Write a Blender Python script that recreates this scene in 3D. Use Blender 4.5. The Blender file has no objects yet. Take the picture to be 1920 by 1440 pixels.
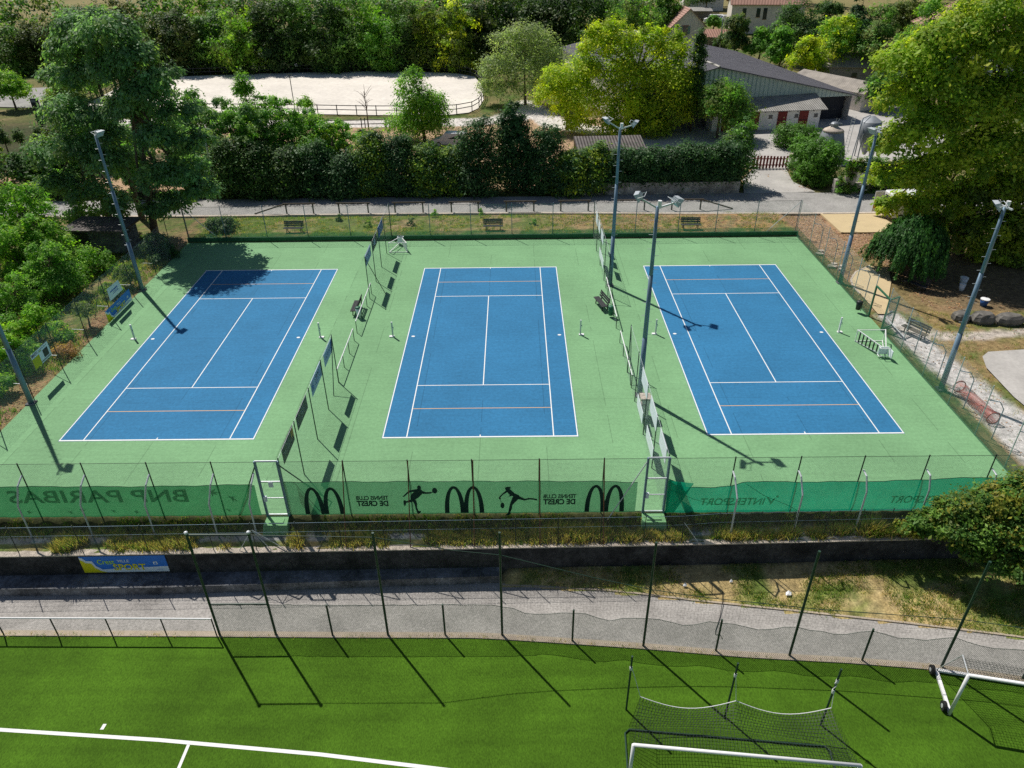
import bpy, math, random
import numpy as np
from mathutils import Vector, Matrix

random.seed(11)
rng = np.random.default_rng(11)
sc = bpy.context.scene
COL = sc.collection
R = math.radians

# ------------------------------------------------------------------ helpers
def world_loc(o):
    v = Vector((0, 0, 0))
    while o is not None:
        v += o.location
        o = o.parent
    return v

def tag(o, label, cat, group=None, kind=None):
    if label: o['label'] = label
    if cat: o['category'] = cat
    if group: o['group'] = group
    if kind: o['kind'] = kind
    return o

def thing(name, label, cat, loc=(0, 0, 0), rotz=0.0, group=None):
    o = bpy.data.objects.new(name, None)
    COL.objects.link(o)
    o.empty_display_size = 0.2
    o.location = loc
    o.rotation_euler = (0, 0, rotz)
    return tag(o, label, cat, group)

class MB:
    """collects shapes for one mesh"""
    def __init__(s):
        s.V = []; s.F = []; s.M = []; s.UV = {}
    def add(s, vs, fs, m=0):
        b = len(s.V)
        s.V.extend([tuple(v) for v in vs])
        for f in fs:
            s.F.append(tuple(b + i for i in f)); s.M.append(m)
        return s
    def box(s, c, d, rz=0.0, m=0, mat4=None):
        x, y, z = d[0] / 2, d[1] / 2, d[2] / 2
        vs = [Vector((sx * x, sy * y, sz * z)) for sz in (-1, 1) for sy in (-1, 1) for sx in (-1, 1)]
        if mat4 is not None: vs = [mat4 @ v for v in vs]
        ca, sa = math.cos(rz), math.sin(rz)
        vs = [(c[0] + v.x * ca - v.y * sa, c[1] + v.x * sa + v.y * ca, c[2] + v.z) for v in vs]
        return s.add(vs, [(0, 2, 3, 1), (4, 5, 7, 6), (0, 1, 5, 4), (2, 6, 7, 3), (0, 4, 6, 2), (1, 3, 7, 5)], m)
    def bar(s, a, b, w, h, m=0, up=(0, 0, 1)):
        """rectangular bar from a to b"""
        a = Vector(a); b = Vector(b); d = (b - a).normalized(); u = Vector(up)
        if abs(d.dot(u)) > .98: u = Vector((0, 1, 0))
        x = d.cross(u).normalized(); u = x.cross(d)
        vs = []
        for p in (a, b):
            for sx, sy in ((-1, -1), (1, -1), (1, 1), (-1, 1)):
                vs.append(p + x * (sx * w / 2) + u * (sy * h / 2))
        return s.add(vs, [(0, 3, 2, 1), (4, 5, 6, 7), (0, 1, 5, 4), (1, 2, 6, 5), (2, 3, 7, 6), (3, 0, 4, 7)], m)
    def tube(s, pts, r, n=8, m=0):
        pts = [Vector(p) for p in pts]
        k = len(pts)
        rs = r if isinstance(r, (list, tuple)) else [r] * k
        vs = []; prev = None
        for i, p in enumerate(pts):
            t = (pts[min(i + 1, k - 1)] - pts[max(i - 1, 0)]).normalized()
            if prev is None:
                a = Vector((0, 0, 1)) if abs(t.z) < .9 else Vector((1, 0, 0))
                x = t.cross(a).normalized()
            else:
                x = (prev - t * prev.dot(t))
                x = x.normalized() if x.length > 1e-6 else t.orthogonal().normalized()
            prev = x
            y = t.cross(x)
            for j in range(n):
                a = 2 * math.pi * j / n
                vs.append(p + (x * math.cos(a) + y * math.sin(a)) * rs[i])
        fs = []
        for i in range(k - 1):
            for j in range(n):
                fs.append((i * n + j, i * n + (j + 1) % n, (i + 1) * n + (j + 1) % n, (i + 1) * n + j))
        fs.append(tuple(range(n))[::-1]); fs.append(tuple((k - 1) * n + j for j in range(n)))
        return s.add(vs, fs, m)
    def lathe(s, prof, c=(0, 0, 0), n=20, m=0):
        vs = []; fs = []
        for r, z in prof:
            for j in range(n):
                a = 2 * math.pi * j / n
                vs.append((c[0] + r * math.cos(a), c[1] + r * math.sin(a), c[2] + z))
        for i in range(len(prof) - 1):
            for j in range(n):
                fs.append((i * n + j, i * n + (j + 1) % n, (i + 1) * n + (j + 1) % n, (i + 1) * n + j))
        fs.append(tuple(range(n))[::-1]); fs.append(tuple((len(prof) - 1) * n + j for j in range(n)))
        return s.add(vs, fs, m)
    def poly(s, pts, m=0):
        return s.add(pts, [tuple(range(len(pts)))], m)
    def prism(s, pts2, z0, z1, m=0):
        n = len(pts2)
        vs = [(x, y, z0) for x, y in pts2] + [(x, y, z1) for x, y in pts2]
        fs = [tuple(range(n))[::-1], tuple(range(n, 2 * n))] + [(i, (i + 1) % n, n + (i + 1) % n, n + i) for i in range(n)]
        return s.add(vs, fs, m)
    def hull(s, pts, z, m=0):
        return s.poly([(x, y, z) for x, y in pts], m)
    def panel(s, a, b, z0, z1, m=0, z0b=None, z1b=None):
        """vertical panel with UV in metres"""
        z0b = z0 if z0b is None else z0b; z1b = z1 if z1b is None else z1b
        L = math.hypot(b[0] - a[0], b[1] - a[1])
        u0 = s.UV.get('u', 0.0)
        s.add([(a[0], a[1], z0), (b[0], b[1], z0b), (b[0], b[1], z1b), (a[0], a[1], z1)], [(0, 1, 2, 3)], m)
        s.UV[len(s.F) - 1] = [(u0, z0), (u0 + L, z0b), (u0 + L, z1b), (u0, z1)]
        s.UV['u'] = u0 + L
        return s
    def build(s, name, mats, parent=None, world=True, smooth=False, loc=None):
        me = bpy.data.meshes.new(name)
        off = Vector((0, 0, 0))
        if parent is not None and world: off = world_loc(parent)
        if loc is not None: off = Vector(loc)
        me.from_pydata([(v[0] - off.x, v[1] - off.y, v[2] - off.z) for v in s.V], [], s.F)
        if not isinstance(mats, (list, tuple)): mats = [mats]
        for m in mats: me.materials.append(m)
        if len(mats) > 1: me.polygons.foreach_set('material_index', s.M)
        if s.UV:
            uv = me.uv_layers.new(name='UVMap')
            for p in me.polygons:
                q = s.UV.get(p.index)
                if q:
                    for k, li in enumerate(p.loop_indices): uv.data[li].uv = q[k]
        if smooth: me.polygons.foreach_set('use_smooth', [True] * len(me.polygons))
        me.update()
        o = bpy.data.objects.new(name, me)
        COL.objects.link(o)
        if parent is not None: o.parent = parent
        elif loc is not None: o.location = loc
        return o

def solo(name, mb, m, label, cat, loc=None, group=None, kind=None, smooth=False):
    return tag(mb.build(name, m, loc=loc, smooth=smooth), label, cat, group, kind)

def struct(name, mb, m, label=None):
    return tag(mb.build(name, m), label, None, None, 'structure')

def copy_tree(o, parent=None):
    c = o.copy(); COL.objects.link(c)
    if parent is not None: c.parent = parent
    for ch in list(o.children): copy_tree(ch, c)
    return c

def np_mesh(name, V, F, cols=None, m=None, parent=None, loc=None):
    """V (n,3), F (k,4) or (k,3) ; cols (n,3) point colours"""
    me = bpy.data.meshes.new(name)
    V = np.asarray(V, dtype=np.float32); F = np.asarray(F, dtype=np.int32)
    off = np.zeros(3)
    if parent is not None: off = np.array(world_loc(parent))
    elif loc is not None: off = np.array(loc)
    V = V - off.astype(np.float32)
    me.vertices.add(len(V)); me.vertices.foreach_set('co', V.ravel())
    k = F.shape[1]
    me.loops.add(F.size); me.loops.foreach_set('vertex_index', F.ravel())
    me.polygons.add(len(F))
    me.polygons.foreach_set('loop_start', np.arange(0, F.size, k, dtype=np.int32))
    me.polygons.foreach_set('loop_total', np.full(len(F), k, dtype=np.int32))
    if cols is not None:
        a = me.color_attributes.new('Col', 'FLOAT_COLOR', 'POINT')
        c4 = np.ones((len(V), 4), dtype=np.float32); c4[:, :3] = cols
        a.data.foreach_set('color', c4.ravel())
    if m is not None: me.materials.append(m)
    me.update(calc_edges=True)
    o = bpy.data.objects.new(name, me); COL.objects.link(o)
    if parent is not None: o.parent = parent
    elif loc is not None: o.location = loc
    return o

def hash2(ix, iy, seed):
    h = (ix.astype(np.int64) * 374761393 + iy.astype(np.int64) * 668265263 + seed * 974634) & 0x7fffffff
    h = ((h ^ (h >> 13)) * 1274126177) & 0x7fffffff
    return ((h ^ (h >> 16)) & 0xffff) / 65535.0

def vnoise(x, y, s, seed=0):
    x = np.asarray(x, float) / s; y = np.asarray(y, float) / s
    ix = np.floor(x); iy = np.floor(y); fx = x - ix; fy = y - iy
    fx = fx * fx * (3 - 2 * fx); fy = fy * fy * (3 - 2 * fy)
    a = hash2(ix, iy, seed); b = hash2(ix + 1, iy, seed); c = hash2(ix, iy + 1, seed); d = hash2(ix + 1, iy + 1, seed)
    return (a * (1 - fx) + b * fx) * (1 - fy) + (c * (1 - fx) + d * fx) * fy

def fbm(x, y, s, seed=0):
    return .5 * vnoise(x, y, s, seed) + .3 * vnoise(x, y, s / 2.3, seed + 1) + .2 * vnoise(x, y, s / 5.1, seed + 2)

# ------------------------------------------------------------------ materials
def newmat(name):
    m = bpy.data.materials.new(name); m.use_nodes = True
    nt = m.node_tree; nt.nodes.clear()
    out = nt.nodes.new('ShaderNodeOutputMaterial')
    return m, nt, out

def noise_col(nt, col, var, scale, detail=5, coord='Object', col2=None):
    tc = nt.nodes.new('ShaderNodeTexCoord')
    nz = nt.nodes.new('ShaderNodeTexNoise'); nz.inputs['Scale'].default_value = scale; nz.inputs['Detail'].default_value = detail
    nz.inputs['Roughness'].default_value = .65
    nt.links.new(tc.outputs[coord], nz.inputs['Vector'])
    rp = nt.nodes.new('ShaderNodeValToRGB')
    lo = [max(0, c * (1 - var)) for c in col]; hi = [c * (1 + var) for c in col]
    if col2 is not None: hi = col2
    rp.color_ramp.elements[0].position = .3; rp.color_ramp.elements[1].position = .7
    rp.color_ramp.elements[0].color = (*lo, 1); rp.color_ramp.elements[1].color = (*hi, 1)
    nt.links.new(nz.outputs['Fac'], rp.inputs['Fac'])
    return tc, nz, rp.outputs['Color']

def mat(name, col, rough=.7, var=.12, scale=3., metal=0., bump=0., spec=.3, fine=0., fine_scale=40., col2=None):
    m, nt, out = newmat(name)
    tc, nz, c = noise_col(nt, col, var, scale, col2=col2)
    p = nt.nodes.new('ShaderNodeBsdfPrincipled')
    if fine > 0:
        n2 = nt.nodes.new('ShaderNodeTexNoise'); n2.inputs['Scale'].default_value = fine_scale; n2.inputs['Detail'].default_value = 3
        nt.links.new(tc.outputs['Object'], n2.inputs['Vector'])
        mr = nt.nodes.new('ShaderNodeMapRange'); mr.inputs[1].default_value = .25; mr.inputs[2].default_value = .75
        mr.inputs[3].default_value = 1 - fine; mr.inputs[4].default_value = 1 + fine
        nt.links.new(n2.outputs['Fac'], mr.inputs[0])
        vm = nt.nodes.new('ShaderNodeVectorMath'); vm.operation = 'SCALE'
        nt.links.new(c, vm.inputs[0]); nt.links.new(mr.outputs[0], vm.inputs['Scale'])
        c = vm.outputs[0]
    nt.links.new(c, p.inputs['Base Color'])
    p.inputs['Roughness'].default_value = rough; p.inputs['Metallic'].default_value = metal
    p.inputs['Specular IOR Level'].default_value = spec
    if bump > 0:
        b = nt.nodes.new('ShaderNodeBump'); b.inputs['Strength'].default_value = bump; b.inputs['Distance'].default_value = .05
        nt.links.new(nz.outputs['Fac'], b.inputs['Height']); nt.links.new(b.outputs[0], p.inputs['Normal'])
    nt.links.new(p.outputs[0], out.inputs[0])
    return m

def leaf_mat(name, transl=.3, gloss=.25):
    m, nt, out = newmat(name)
    at = nt.nodes.new('ShaderNodeAttribute'); at.attribute_name = 'Col'
    p = nt.nodes.new('ShaderNodeBsdfPrincipled'); p.inputs['Roughness'].default_value = .55
    p.inputs['Specular IOR Level'].default_value = gloss
    t = nt.nodes.new('ShaderNodeBsdfTranslucent')
    vm = nt.nodes.new('ShaderNodeVectorMath'); vm.operation = 'MULTIPLY'; vm.inputs[1].default_value = (1.3, 1.5, .6)
    mx = nt.nodes.new('ShaderNodeMixShader'); mx.inputs[0].default_value = transl
    nt.links.new(at.outputs['Color'], p.inputs['Base Color'])
    nt.links.new(at.outputs['Color'], vm.inputs[0]); nt.links.new(vm.outputs[0], t.inputs['Color'])
    nt.links.new(p.outputs[0], mx.inputs[1]); nt.links.new(t.outputs[0], mx.inputs[2]); nt.links.new(mx.outputs[0], out.inputs[0])
    return m

def attr_mat(name, rough=.95, fine=.3, fine_scale=9., fine2=60.):
    m, nt, out = newmat(name)
    at = nt.nodes.new('ShaderNodeAttribute'); at.attribute_name = 'Col'
    tc = nt.nodes.new('ShaderNodeTexCoord')
    c = at.outputs['Color']
    for s, f in ((fine_scale, fine), (fine2, fine)):
        n2 = nt.nodes.new('ShaderNodeTexNoise'); n2.inputs['Scale'].default_value = s; n2.inputs['Detail'].default_value = 4
        nt.links.new(tc.outputs['Object'], n2.inputs['Vector'])
        mr = nt.nodes.new('ShaderNodeMapRange'); mr.inputs[1].default_value = .25; mr.inputs[2].default_value = .75
        mr.inputs[3].default_value = 1 - f; mr.inputs[4].default_value = 1 + f
        nt.links.new(n2.outputs['Fac'], mr.inputs[0])
        vm = nt.nodes.new('ShaderNodeVectorMath'); vm.operation = 'SCALE'
        nt.links.new(c, vm.inputs[0]); nt.links.new(mr.outputs[0], vm.inputs['Scale']); c = vm.outputs[0]
    p = nt.nodes.new('ShaderNodeBsdfPrincipled'); p.inputs['Roughness'].default_value = rough; p.inputs['Specular IOR Level'].default_value = .15
    nt.links.new(c, p.inputs['Base Color']); nt.links.new(p.outputs[0], out.inputs[0])
    return m

def wire_mat(name, col, pitch=.06, wire=.004, metal=.3, square=False):
    """woven wire: diagonal lattice cut out in UV metres"""
    m, nt, out = newmat(name)
    uv = nt.nodes.new('ShaderNodeUVMap'); uv.uv_map = 'UVMap'
    sp = nt.nodes.new('ShaderNodeSeparateXYZ'); nt.links.new(uv.outputs[0], sp.inputs[0])
    def math_(op, a, b=None, v=None):
        n = nt.nodes.new('ShaderNodeMath'); n.operation = op
        nt.links.new(a, n.inputs[0])
        if b is not None: nt.links.new(b, n.inputs[1])
        if v is not None: n.inputs[1].default_value = v
        return n.outputs[0]
    if square: a, b = sp.outputs[0], sp.outputs[1]; P = pitch
    else: a = math_('ADD', sp.outputs[0], sp.outputs[1]); b = math_('SUBTRACT', sp.outputs[0], sp.outputs[1]); P = pitch * 1.414
    w = wire * (1 if square else 1.414)
    fa = math_('LESS_THAN', math_('FLOORED_MODULO', a, v=P), v=w)
    fb = math_('LESS_THAN', math_('FLOORED_MODULO', b, v=P), v=w)
    mk = math_('MAXIMUM', fa, fb)
    p = nt.nodes.new('ShaderNodeBsdfPrincipled'); p.inputs['Base Color'].default_value = (*col, 1)
    p.inputs['Metallic'].default_value = metal; p.inputs['Roughness'].default_value = .5
    t = nt.nodes.new('ShaderNodeBsdfTransparent')
    mx = nt.nodes.new('ShaderNodeMixShader')
    nt.links.new(mk, mx.inputs[0]); nt.links.new(t.outputs[0], mx.inputs[1]); nt.links.new(p.outputs[0], mx.inputs[2]); nt.links.new(mx.outputs[0], out.inputs[0])
    return m

def screen_mat(name, col, cover=.7, transl=.5, var=.12):
    m, nt, out = newmat(name)
    tc, nz, c = noise_col(nt, col, var, 1.3)
    d = nt.nodes.new('ShaderNodeBsdfDiffuse'); t = nt.nodes.new('ShaderNodeBsdfTranslucent')
    nt.links.new(c, d.inputs[0]); nt.links.new(c, t.inputs[0])
    m1 = nt.nodes.new('ShaderNodeMixShader'); m1.inputs[0].default_value = transl
    nt.links.new(d.outputs[0], m1.inputs[1]); nt.links.new(t.outputs[0], m1.inputs[2])
    tr = nt.nodes.new('ShaderNodeBsdfTransparent'); m2 = nt.nodes.new('ShaderNodeMixShader'); m2.inputs[0].default_value = cover
    nt.links.new(tr.outputs[0], m2.inputs[1]); nt.links.new(m1.outputs[0], m2.inputs[2]); nt.links.new(m2.outputs[0], out.inputs[0])
    return m

def court_mat(name, col, fine=.1):
    """acrylic carpet: soft mottling, fine grain, faint seams every 3.66 m, lighter scuffs"""
    m, nt, out = newmat(name)
    tc, nz, c = noise_col(nt, col, .12, .20, detail=9)
    sp = nt.nodes.new('ShaderNodeSeparateXYZ'); nt.links.new(tc.outputs['Object'], sp.inputs[0])
    def node(op, a, v):
        n = nt.nodes.new('ShaderNodeMath'); n.operation = op; nt.links.new(a, n.inputs[0])
        if isinstance(v, (int, float)): n.inputs[1].default_value = v
        else: nt.links.new(v, n.inputs[1])
        return n.outputs[0]
    sx = node('LESS_THAN', node('FLOORED_MODULO', node('ADD', sp.outputs[0], 200 * 3.66), 3.66), .045)
    sy = node('LESS_THAN', node('FLOORED_MODULO', node('ADD', sp.outputs[1], 16.2 + 100 * 8.1), 8.1), .04)
    n3 = nt.nodes.new('ShaderNodeTexNoise'); n3.inputs['Scale'].default_value = .35
    nt.links.new(tc.outputs['Object'], n3.inputs['Vector'])
    brk = node('GREATER_THAN', n3.outputs['Fac'], .47)
    seam = node('MULTIPLY', node('MAXIMUM', sx, node('MULTIPLY', sy, .6)), brk)
    # grain
    n2 = nt.nodes.new('ShaderNodeTexNoise'); n2.inputs['Scale'].default_value = 5; n2.inputs['Detail'].default_value = 6; n2.inputs['Roughness'].default_value = .85
    nt.links.new(tc.outputs['Object'], n2.inputs['Vector'])
    g = nt.nodes.new('ShaderNodeMapRange'); g.inputs[1].default_value = .25; g.inputs[2].default_value = .75; g.inputs[3].default_value = 1 - fine; g.inputs[4].default_value = 1 + fine
    nt.links.new(n2.outputs['Fac'], g.inputs[0])
    # long east-west brush streaks
    mp = nt.nodes.new('ShaderNodeMapping'); mp.inputs['Scale'].default_value = (.35, 5.5, 1)
    nt.links.new(tc.outputs['Object'], mp.inputs['Vector'])
    n4 = nt.nodes.new('ShaderNodeTexNoise'); n4.inputs['Scale'].default_value = 1; n4.inputs['Detail'].default_value = 5
    nt.links.new(mp.outputs[0], n4.inputs['Vector'])
    g4 = nt.nodes.new('ShaderNodeMapRange'); g4.inputs[1].default_value = .3; g4.inputs[2].default_value = .7; g4.inputs[3].default_value = .95; g4.inputs[4].default_value = 1.05
    nt.links.new(n4.outputs['Fac'], g4.inputs[0])
    wn = nt.nodes.new('ShaderNodeTexWhiteNoise'); wn.noise_dimensions = '1D'
    nt.links.new(node('FLOOR', node('DIVIDE', node('ADD', sp.outputs[0], 200 * 3.66), 3.66), 0), wn.inputs['W'])
    g5 = nt.nodes.new('ShaderNodeMapRange'); g5.inputs[3].default_value = .955; g5.inputs[4].default_value = 1.035
    nt.links.new(wn.outputs['Value'], g5.inputs[0])
    k = node('MULTIPLY', node('MULTIPLY', g.outputs[0], g4.outputs[0]), g5.outputs[0])
    k = node('MULTIPLY', k, node('SUBTRACT', node('MULTIPLY', seam, -.28), -1.0))
    vm = nt.nodes.new('ShaderNodeVectorMath'); vm.operation = 'SCALE'
    nt.links.new(c, vm.inputs[0]); nt.links.new(k, vm.inputs['Scale'])
    p = nt.nodes.new('ShaderNodeBsdfPrincipled'); p.inputs['Roughness'].default_value = .85; p.inputs['Specular IOR Level'].default_value = .2
    nt.links.new(vm.outputs[0], p.inputs['Base Color']); nt.links.new(p.outputs[0], out.inputs[0])
    return m

def corr_mat(name, col, pitch=.2, axis=0, var=.15, rot=0., depth=.35, rough=.7):
    """corrugated sheet: light/dark ribs as bump plus weathering"""
    m, nt, out = newmat(name)
    tc, nz, c = noise_col(nt, col, var, .8, detail=7)
    mp = nt.nodes.new('ShaderNodeMapping'); mp.inputs['Rotation'].default_value = (0, 0, rot)
    nt.links.new(tc.outputs['Object'], mp.inputs['Vector'])
    w = nt.nodes.new('ShaderNodeTexWave'); w.wave_type = 'BANDS'; w.bands_direction = 'XYZ'[axis]
    w.inputs['Scale'].default_value = 1 / pitch / 3.2; w.inputs['Distortion'].default_value = .3
    nt.links.new(mp.outputs[0], w.inputs['Vector'])
    b = nt.nodes.new('ShaderNodeBump'); b.inputs['Strength'].default_value = 1; b.inputs['Distance'].default_value = depth * pitch
    nt.links.new(w.outputs['Fac'], b.inputs['Height'])
    p = nt.nodes.new('ShaderNodeBsdfPrincipled'); p.inputs['Roughness'].default_value = rough
    nt.links.new(c, p.inputs['Base Color']); nt.links.new(b.outputs[0], p.inputs['Normal']); nt.links.new(p.outputs[0], out.inputs[0])
    return m

M = {}
M['court'] = court_mat('green court acrylic', (.185, .36, .18), .24)
M['blue'] = court_mat('blue court acrylic', (.032, .175, .345), .30)
M['line'] = mat('white line paint', (.8, .8, .78), .8, .06, 4)
M['orange'] = mat('orange line paint', (.62, .40, .22), .8, .08, 4)
def turf_mat():
    m, nt, out = newmat('artificial turf')
    tc, nz, c = noise_col(nt, (.056, .126, .0085), .28, .22, detail=6)
    fac = None
    def mr(sock, lo, hi, a=.3, b=.7):
        n = nt.nodes.new('ShaderNodeMapRange'); n.inputs[1].default_value = a; n.inputs[2].default_value = b; n.inputs[3].default_value = lo; n.inputs[4].default_value = hi
        nt.links.new(sock, n.inputs[0]); return n.outputs[0]
    def mul(a, b):
        n = nt.nodes.new('ShaderNodeMath'); n.operation = 'MULTIPLY'; nt.links.new(a, n.inputs[0]); nt.links.new(b, n.inputs[1]); return n.outputs[0]
    n1 = nt.nodes.new('ShaderNodeTexNoise'); n1.inputs['Scale'].default_value = 22; n1.inputs['Detail'].default_value = 4; n1.inputs['Roughness'].default_value = .8
    mp = nt.nodes.new('ShaderNodeMapping'); mp.inputs['Scale'].default_value = (1, .45, 1); mp.inputs['Rotation'].default_value = (0, 0, .4)
    nt.links.new(tc.outputs['Object'], mp.inputs['Vector']); nt.links.new(mp.outputs[0], n1.inputs['Vector'])
    mp2 = nt.nodes.new('ShaderNodeMapping'); mp2.inputs['Scale'].default_value = (.12, 1.3, 1); mp2.inputs['Rotation'].default_value = (0, 0, .1)
    n2 = nt.nodes.new('ShaderNodeTexNoise'); n2.inputs['Scale'].default_value = 1.2; n2.inputs['Detail'].default_value = 5
    nt.links.new(tc.outputs['Object'], mp2.inputs['Vector']); nt.links.new(mp2.outputs[0], n2.inputs['Vector'])
    k = mul(mr(n1.outputs['Fac'], .55, 1.5), mr(n2.outputs['Fac'], .86, 1.14))
    vm = nt.nodes.new('ShaderNodeVectorMath'); vm.operation = 'SCALE'; nt.links.new(c, vm.inputs[0]); nt.links.new(k, vm.inputs['Scale'])
    p = nt.nodes.new('ShaderNodeBsdfPrincipled'); p.inputs['Roughness'].default_value = .9; p.inputs['Specular IOR Level'].default_value = .1
    nt.links.new(vm.outputs[0], p.inputs['Base Color']); nt.links.new(p.outputs[0], out.inputs[0]); return m
M['turf'] = turf_mat()
M['asphalt'] = mat('old pale asphalt', (.32, .31, .295), .95, .2, .4, fine=.25, fine_scale=9, spec=.15)
M['path'] = mat('grey path asphalt', (.345, .325, .305), .95, .22, .45, fine=.3, fine_scale=12, spec=.15)
M['kerbtan'] = mat('dusty concrete edge', (.42, .35, .27), .95, .15, 2, fine=.2)
M['sand'] = mat('pale arena sand', (.72, .67, .60), 1, .11, .12, fine=.1, fine_scale=1.5, spec=.05)
M['yard'] = mat('concrete yard', (.42, .40, .375), .95, .16, .35, fine=.1, fine_scale=5)
M['tan'] = mat('tan sand slab', (.56, .44, .26), .95, .07, 1, fine=.1)
M['concrete'] = mat('weathered concrete', (.085, .088, .095), .95, .4, 1.0, fine=.4, fine_scale=6, bump=.3, col2=(.24, .245, .26))
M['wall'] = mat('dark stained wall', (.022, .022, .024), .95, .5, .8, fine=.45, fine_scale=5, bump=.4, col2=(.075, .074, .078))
M['coping'] = mat('bleached coping', (.50, .43, .36), .95, .25, 3, fine=.3, fine_scale=14)
M['galv'] = mat('galvanised steel', (.58, .61, .63), .5, .15, 5, metal=.25)
M['mast'] = mat('blue grey mast steel', (.17, .25, .33), .55, .1, 2, metal=.35)
M['whitepaint'] = mat('white paint', (.8, .8, .8), .45, .05, 4, spec=.4)
M['gategreen'] = mat('green gate paint', (.03, .13, .07), .5, .15, 4, spec=.4)
M['greenpost'] = mat('dark green post paint', (.02, .055, .035), .5, .2, 4, spec=.4)
M['darkpost'] = mat('dark fence post', (.035, .05, .04), .55, .25, 4)
M['rust'] = mat('rusty brown post', (.10, .055, .035), .8, .4, 3, col2=(.22, .09, .04))
M['greenkerb'] = mat('dark green kerb paint', (.03, .12, .055), .8, .2, 2)
M['stepgreen'] = mat('green painted concrete', (.20, .42, .19), .85, .12, 3)
M['darkwood'] = mat('dark weathered timber', (.042, .044, .047), .8, .3, 6)
M['railwood'] = mat('brown round timber', (.105, .088, .068), .85, .3, 6)
M['bark'] = mat('grey brown bark', (.12, .09, .065), .95, .4, 5, bump=.5)
M['black'] = mat('black paint', (.012, .012, .013), .5, .2, 5)
M['rubber'] = mat('black rubber', (.02, .02, .02), .8, .2, 5)
M['bingreen'] = mat('green plastic', (.03, .14, .08), .45, .1, 4)
M['bindark'] = mat('dark plastic', (.03, .035, .035), .5, .1, 4)
M['boulder'] = mat('shaded grey rock', (.16, .15, .135), .95, .4, 2, fine=.3, bump=.6)
M['stone'] = mat('grey stone', (.34, .31, .28), .95, .3, 3, fine=.2, bump=.5)
M['cream'] = mat('cream render', (.76, .69, .62), .9, .12, .8)
M['stablewhite'] = mat('whitewash', (.82, .80, .77), .9, .1, 1.2)
M['redwood'] = mat('red painted boards', (.20, .035, .03), .75, .2, 3)
M['redmetal'] = mat('red painted wire', (.30, .05, .035), .5, .15, 4)
M['silo'] = mat('dull zinc silo', (.30, .32, .34), .5, .2, 1.5, metal=.4)
M['darkgap'] = mat('dark interior', (.012, .012, .014), .95, .2, 2)
M['navy'] = mat('dark blue panel', (.02, .024, .035), .6, .2, 1)
M['boardblack'] = mat('black board', (.012, .014, .014), .5, .2, 5)
M['boardblue'] = mat('blue board', (.02, .10, .42), .5, .1, 3)
M['boardpale'] = mat('pale blue board', (.30, .42, .62), .5, .15, 3)
M['boardwhite'] = mat('white board', (.74, .79, .84), .5, .06, 3)
M['boardgrey'] = mat('grey lettering', (.22, .24, .27), .6, .1, 3)
M['yellow'] = mat('yellow print', (.48, .46, .01), .5, .06, 3)
M['banblue'] = mat('banner blue', (.03, .20, .72), .5, .06, 3)
M['banpale'] = mat('banner pale', (.75, .85, .95), .5, .04, 3)
M['banyellow'] = mat('banner yellow', (.72, .68, .01), .5, .05, 3)
M['banlime'] = mat('banner lime', (.45, .75, .03), .5, .05, 3)
M['lime'] = mat('lime print', (.30, .42, .02), .5, .06, 3)
M['paleprint'] = mat('pale blue print', (.55, .65, .82), .5, .05, 3)
M['printdark'] = mat('dark green print', (.012, .05, .035), .8, .15, 3)
M['maroon'] = mat('maroon print', (.09, .02, .07), .6, .1, 3)
M['scr1'] = screen_mat('faded green windscreen', (.045, .27, .105), .90)
M['scr2'] = screen_mat('grey green windscreen', (.065, .27, .125), .80)
M['scr3'] = screen_mat('teal windscreen', (.01, .40, .23), .88)
M['scr4'] = screen_mat('low green windscreen', (.05, .22, .12), .5)
M['roofbrown'] = corr_mat('dark brown corrugated roof', (.085, .07, .065), .35, 0, .5, depth=.2)
M['bnp'] = screen_mat('faint print', (.02, .10, .05), .62, .35)
M['bnp2'] = screen_mat('faint olive print', (.06, .14, .03), .6, .35)
M['wire'] = wire_mat('galvanised chain link', (.46, .55, .53), .055, .0035, .1)
M['wiregreen'] = wire_mat('green chain link', (.24, .33, .29), .06, .0120, .0)
M['wirelow'] = wire_mat('grey chain link', (.22, .23, .24), .06, .0036, .1)
M['net'] = wire_mat('ball stop net', (.02, .05, .035), .14, .0042, .0, True)
M['goalnet'] = wire_mat('black goal net', (.015, .02, .02), .12, .013, .0, True)
M['roofslate'] = corr_mat('dark fibre cement roof', (.115, .11, .125), .55, 1, .28, rot=R(-9), depth=.5)
M['rooflight'] = corr_mat('grey fibre cement roof', (.42, .40, .36), .3, 0, .25, rot=R(-6), depth=.6)
M['cladding'] = corr_mat('pale green cladding', (.50, .60, .55), .6, 0, .08, rot=R(-9), depth=.25)
M['rooftile'] = corr_mat('clay tile roof', (.34, .17, .115), .35, 0, .2)
M['roofpink'] = corr_mat('pink tile roof', (.42, .24, .185), .35, 0, .15)
M['roofgrey'] = corr_mat('weathered tile roof', (.30, .265, .225), .28, 0, .3, rot=R(-9), depth=.15)
M['lampglass'] = mat('floodlight glass', (.35, .42, .48), .15, .1, 6, spec=.6)
M['lampbody'] = mat('floodlight housing', (.52, .56, .58), .4, .1, 5, metal=.3)
M['glassdark'] = mat('dark window glass', (.03, .04, .05), .1, .2, 3, spec=.6)
M['shutter'] = mat('green shutter', (.22, .32, .27), .7, .1, 3)
M['vanwhite'] = mat('white car paint', (.72, .72, .72), .3, .04, 2, spec=.5)
M['vanyellow'] = mat('yellow car paint', (.65, .36, .01), .35, .05, 2, spec=.5)
M['amber'] = mat('amber board', (.55, .30, .02), .6, .06, 3)
M['redlight'] = mat('red tail light', (.45, .02, .02), .2, .05, 3)
M['bluebin'] = mat('blue plastic', (.03, .10, .30), .5, .1, 3)
M['leaf'] = leaf_mat('tree leaves', .52)
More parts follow.
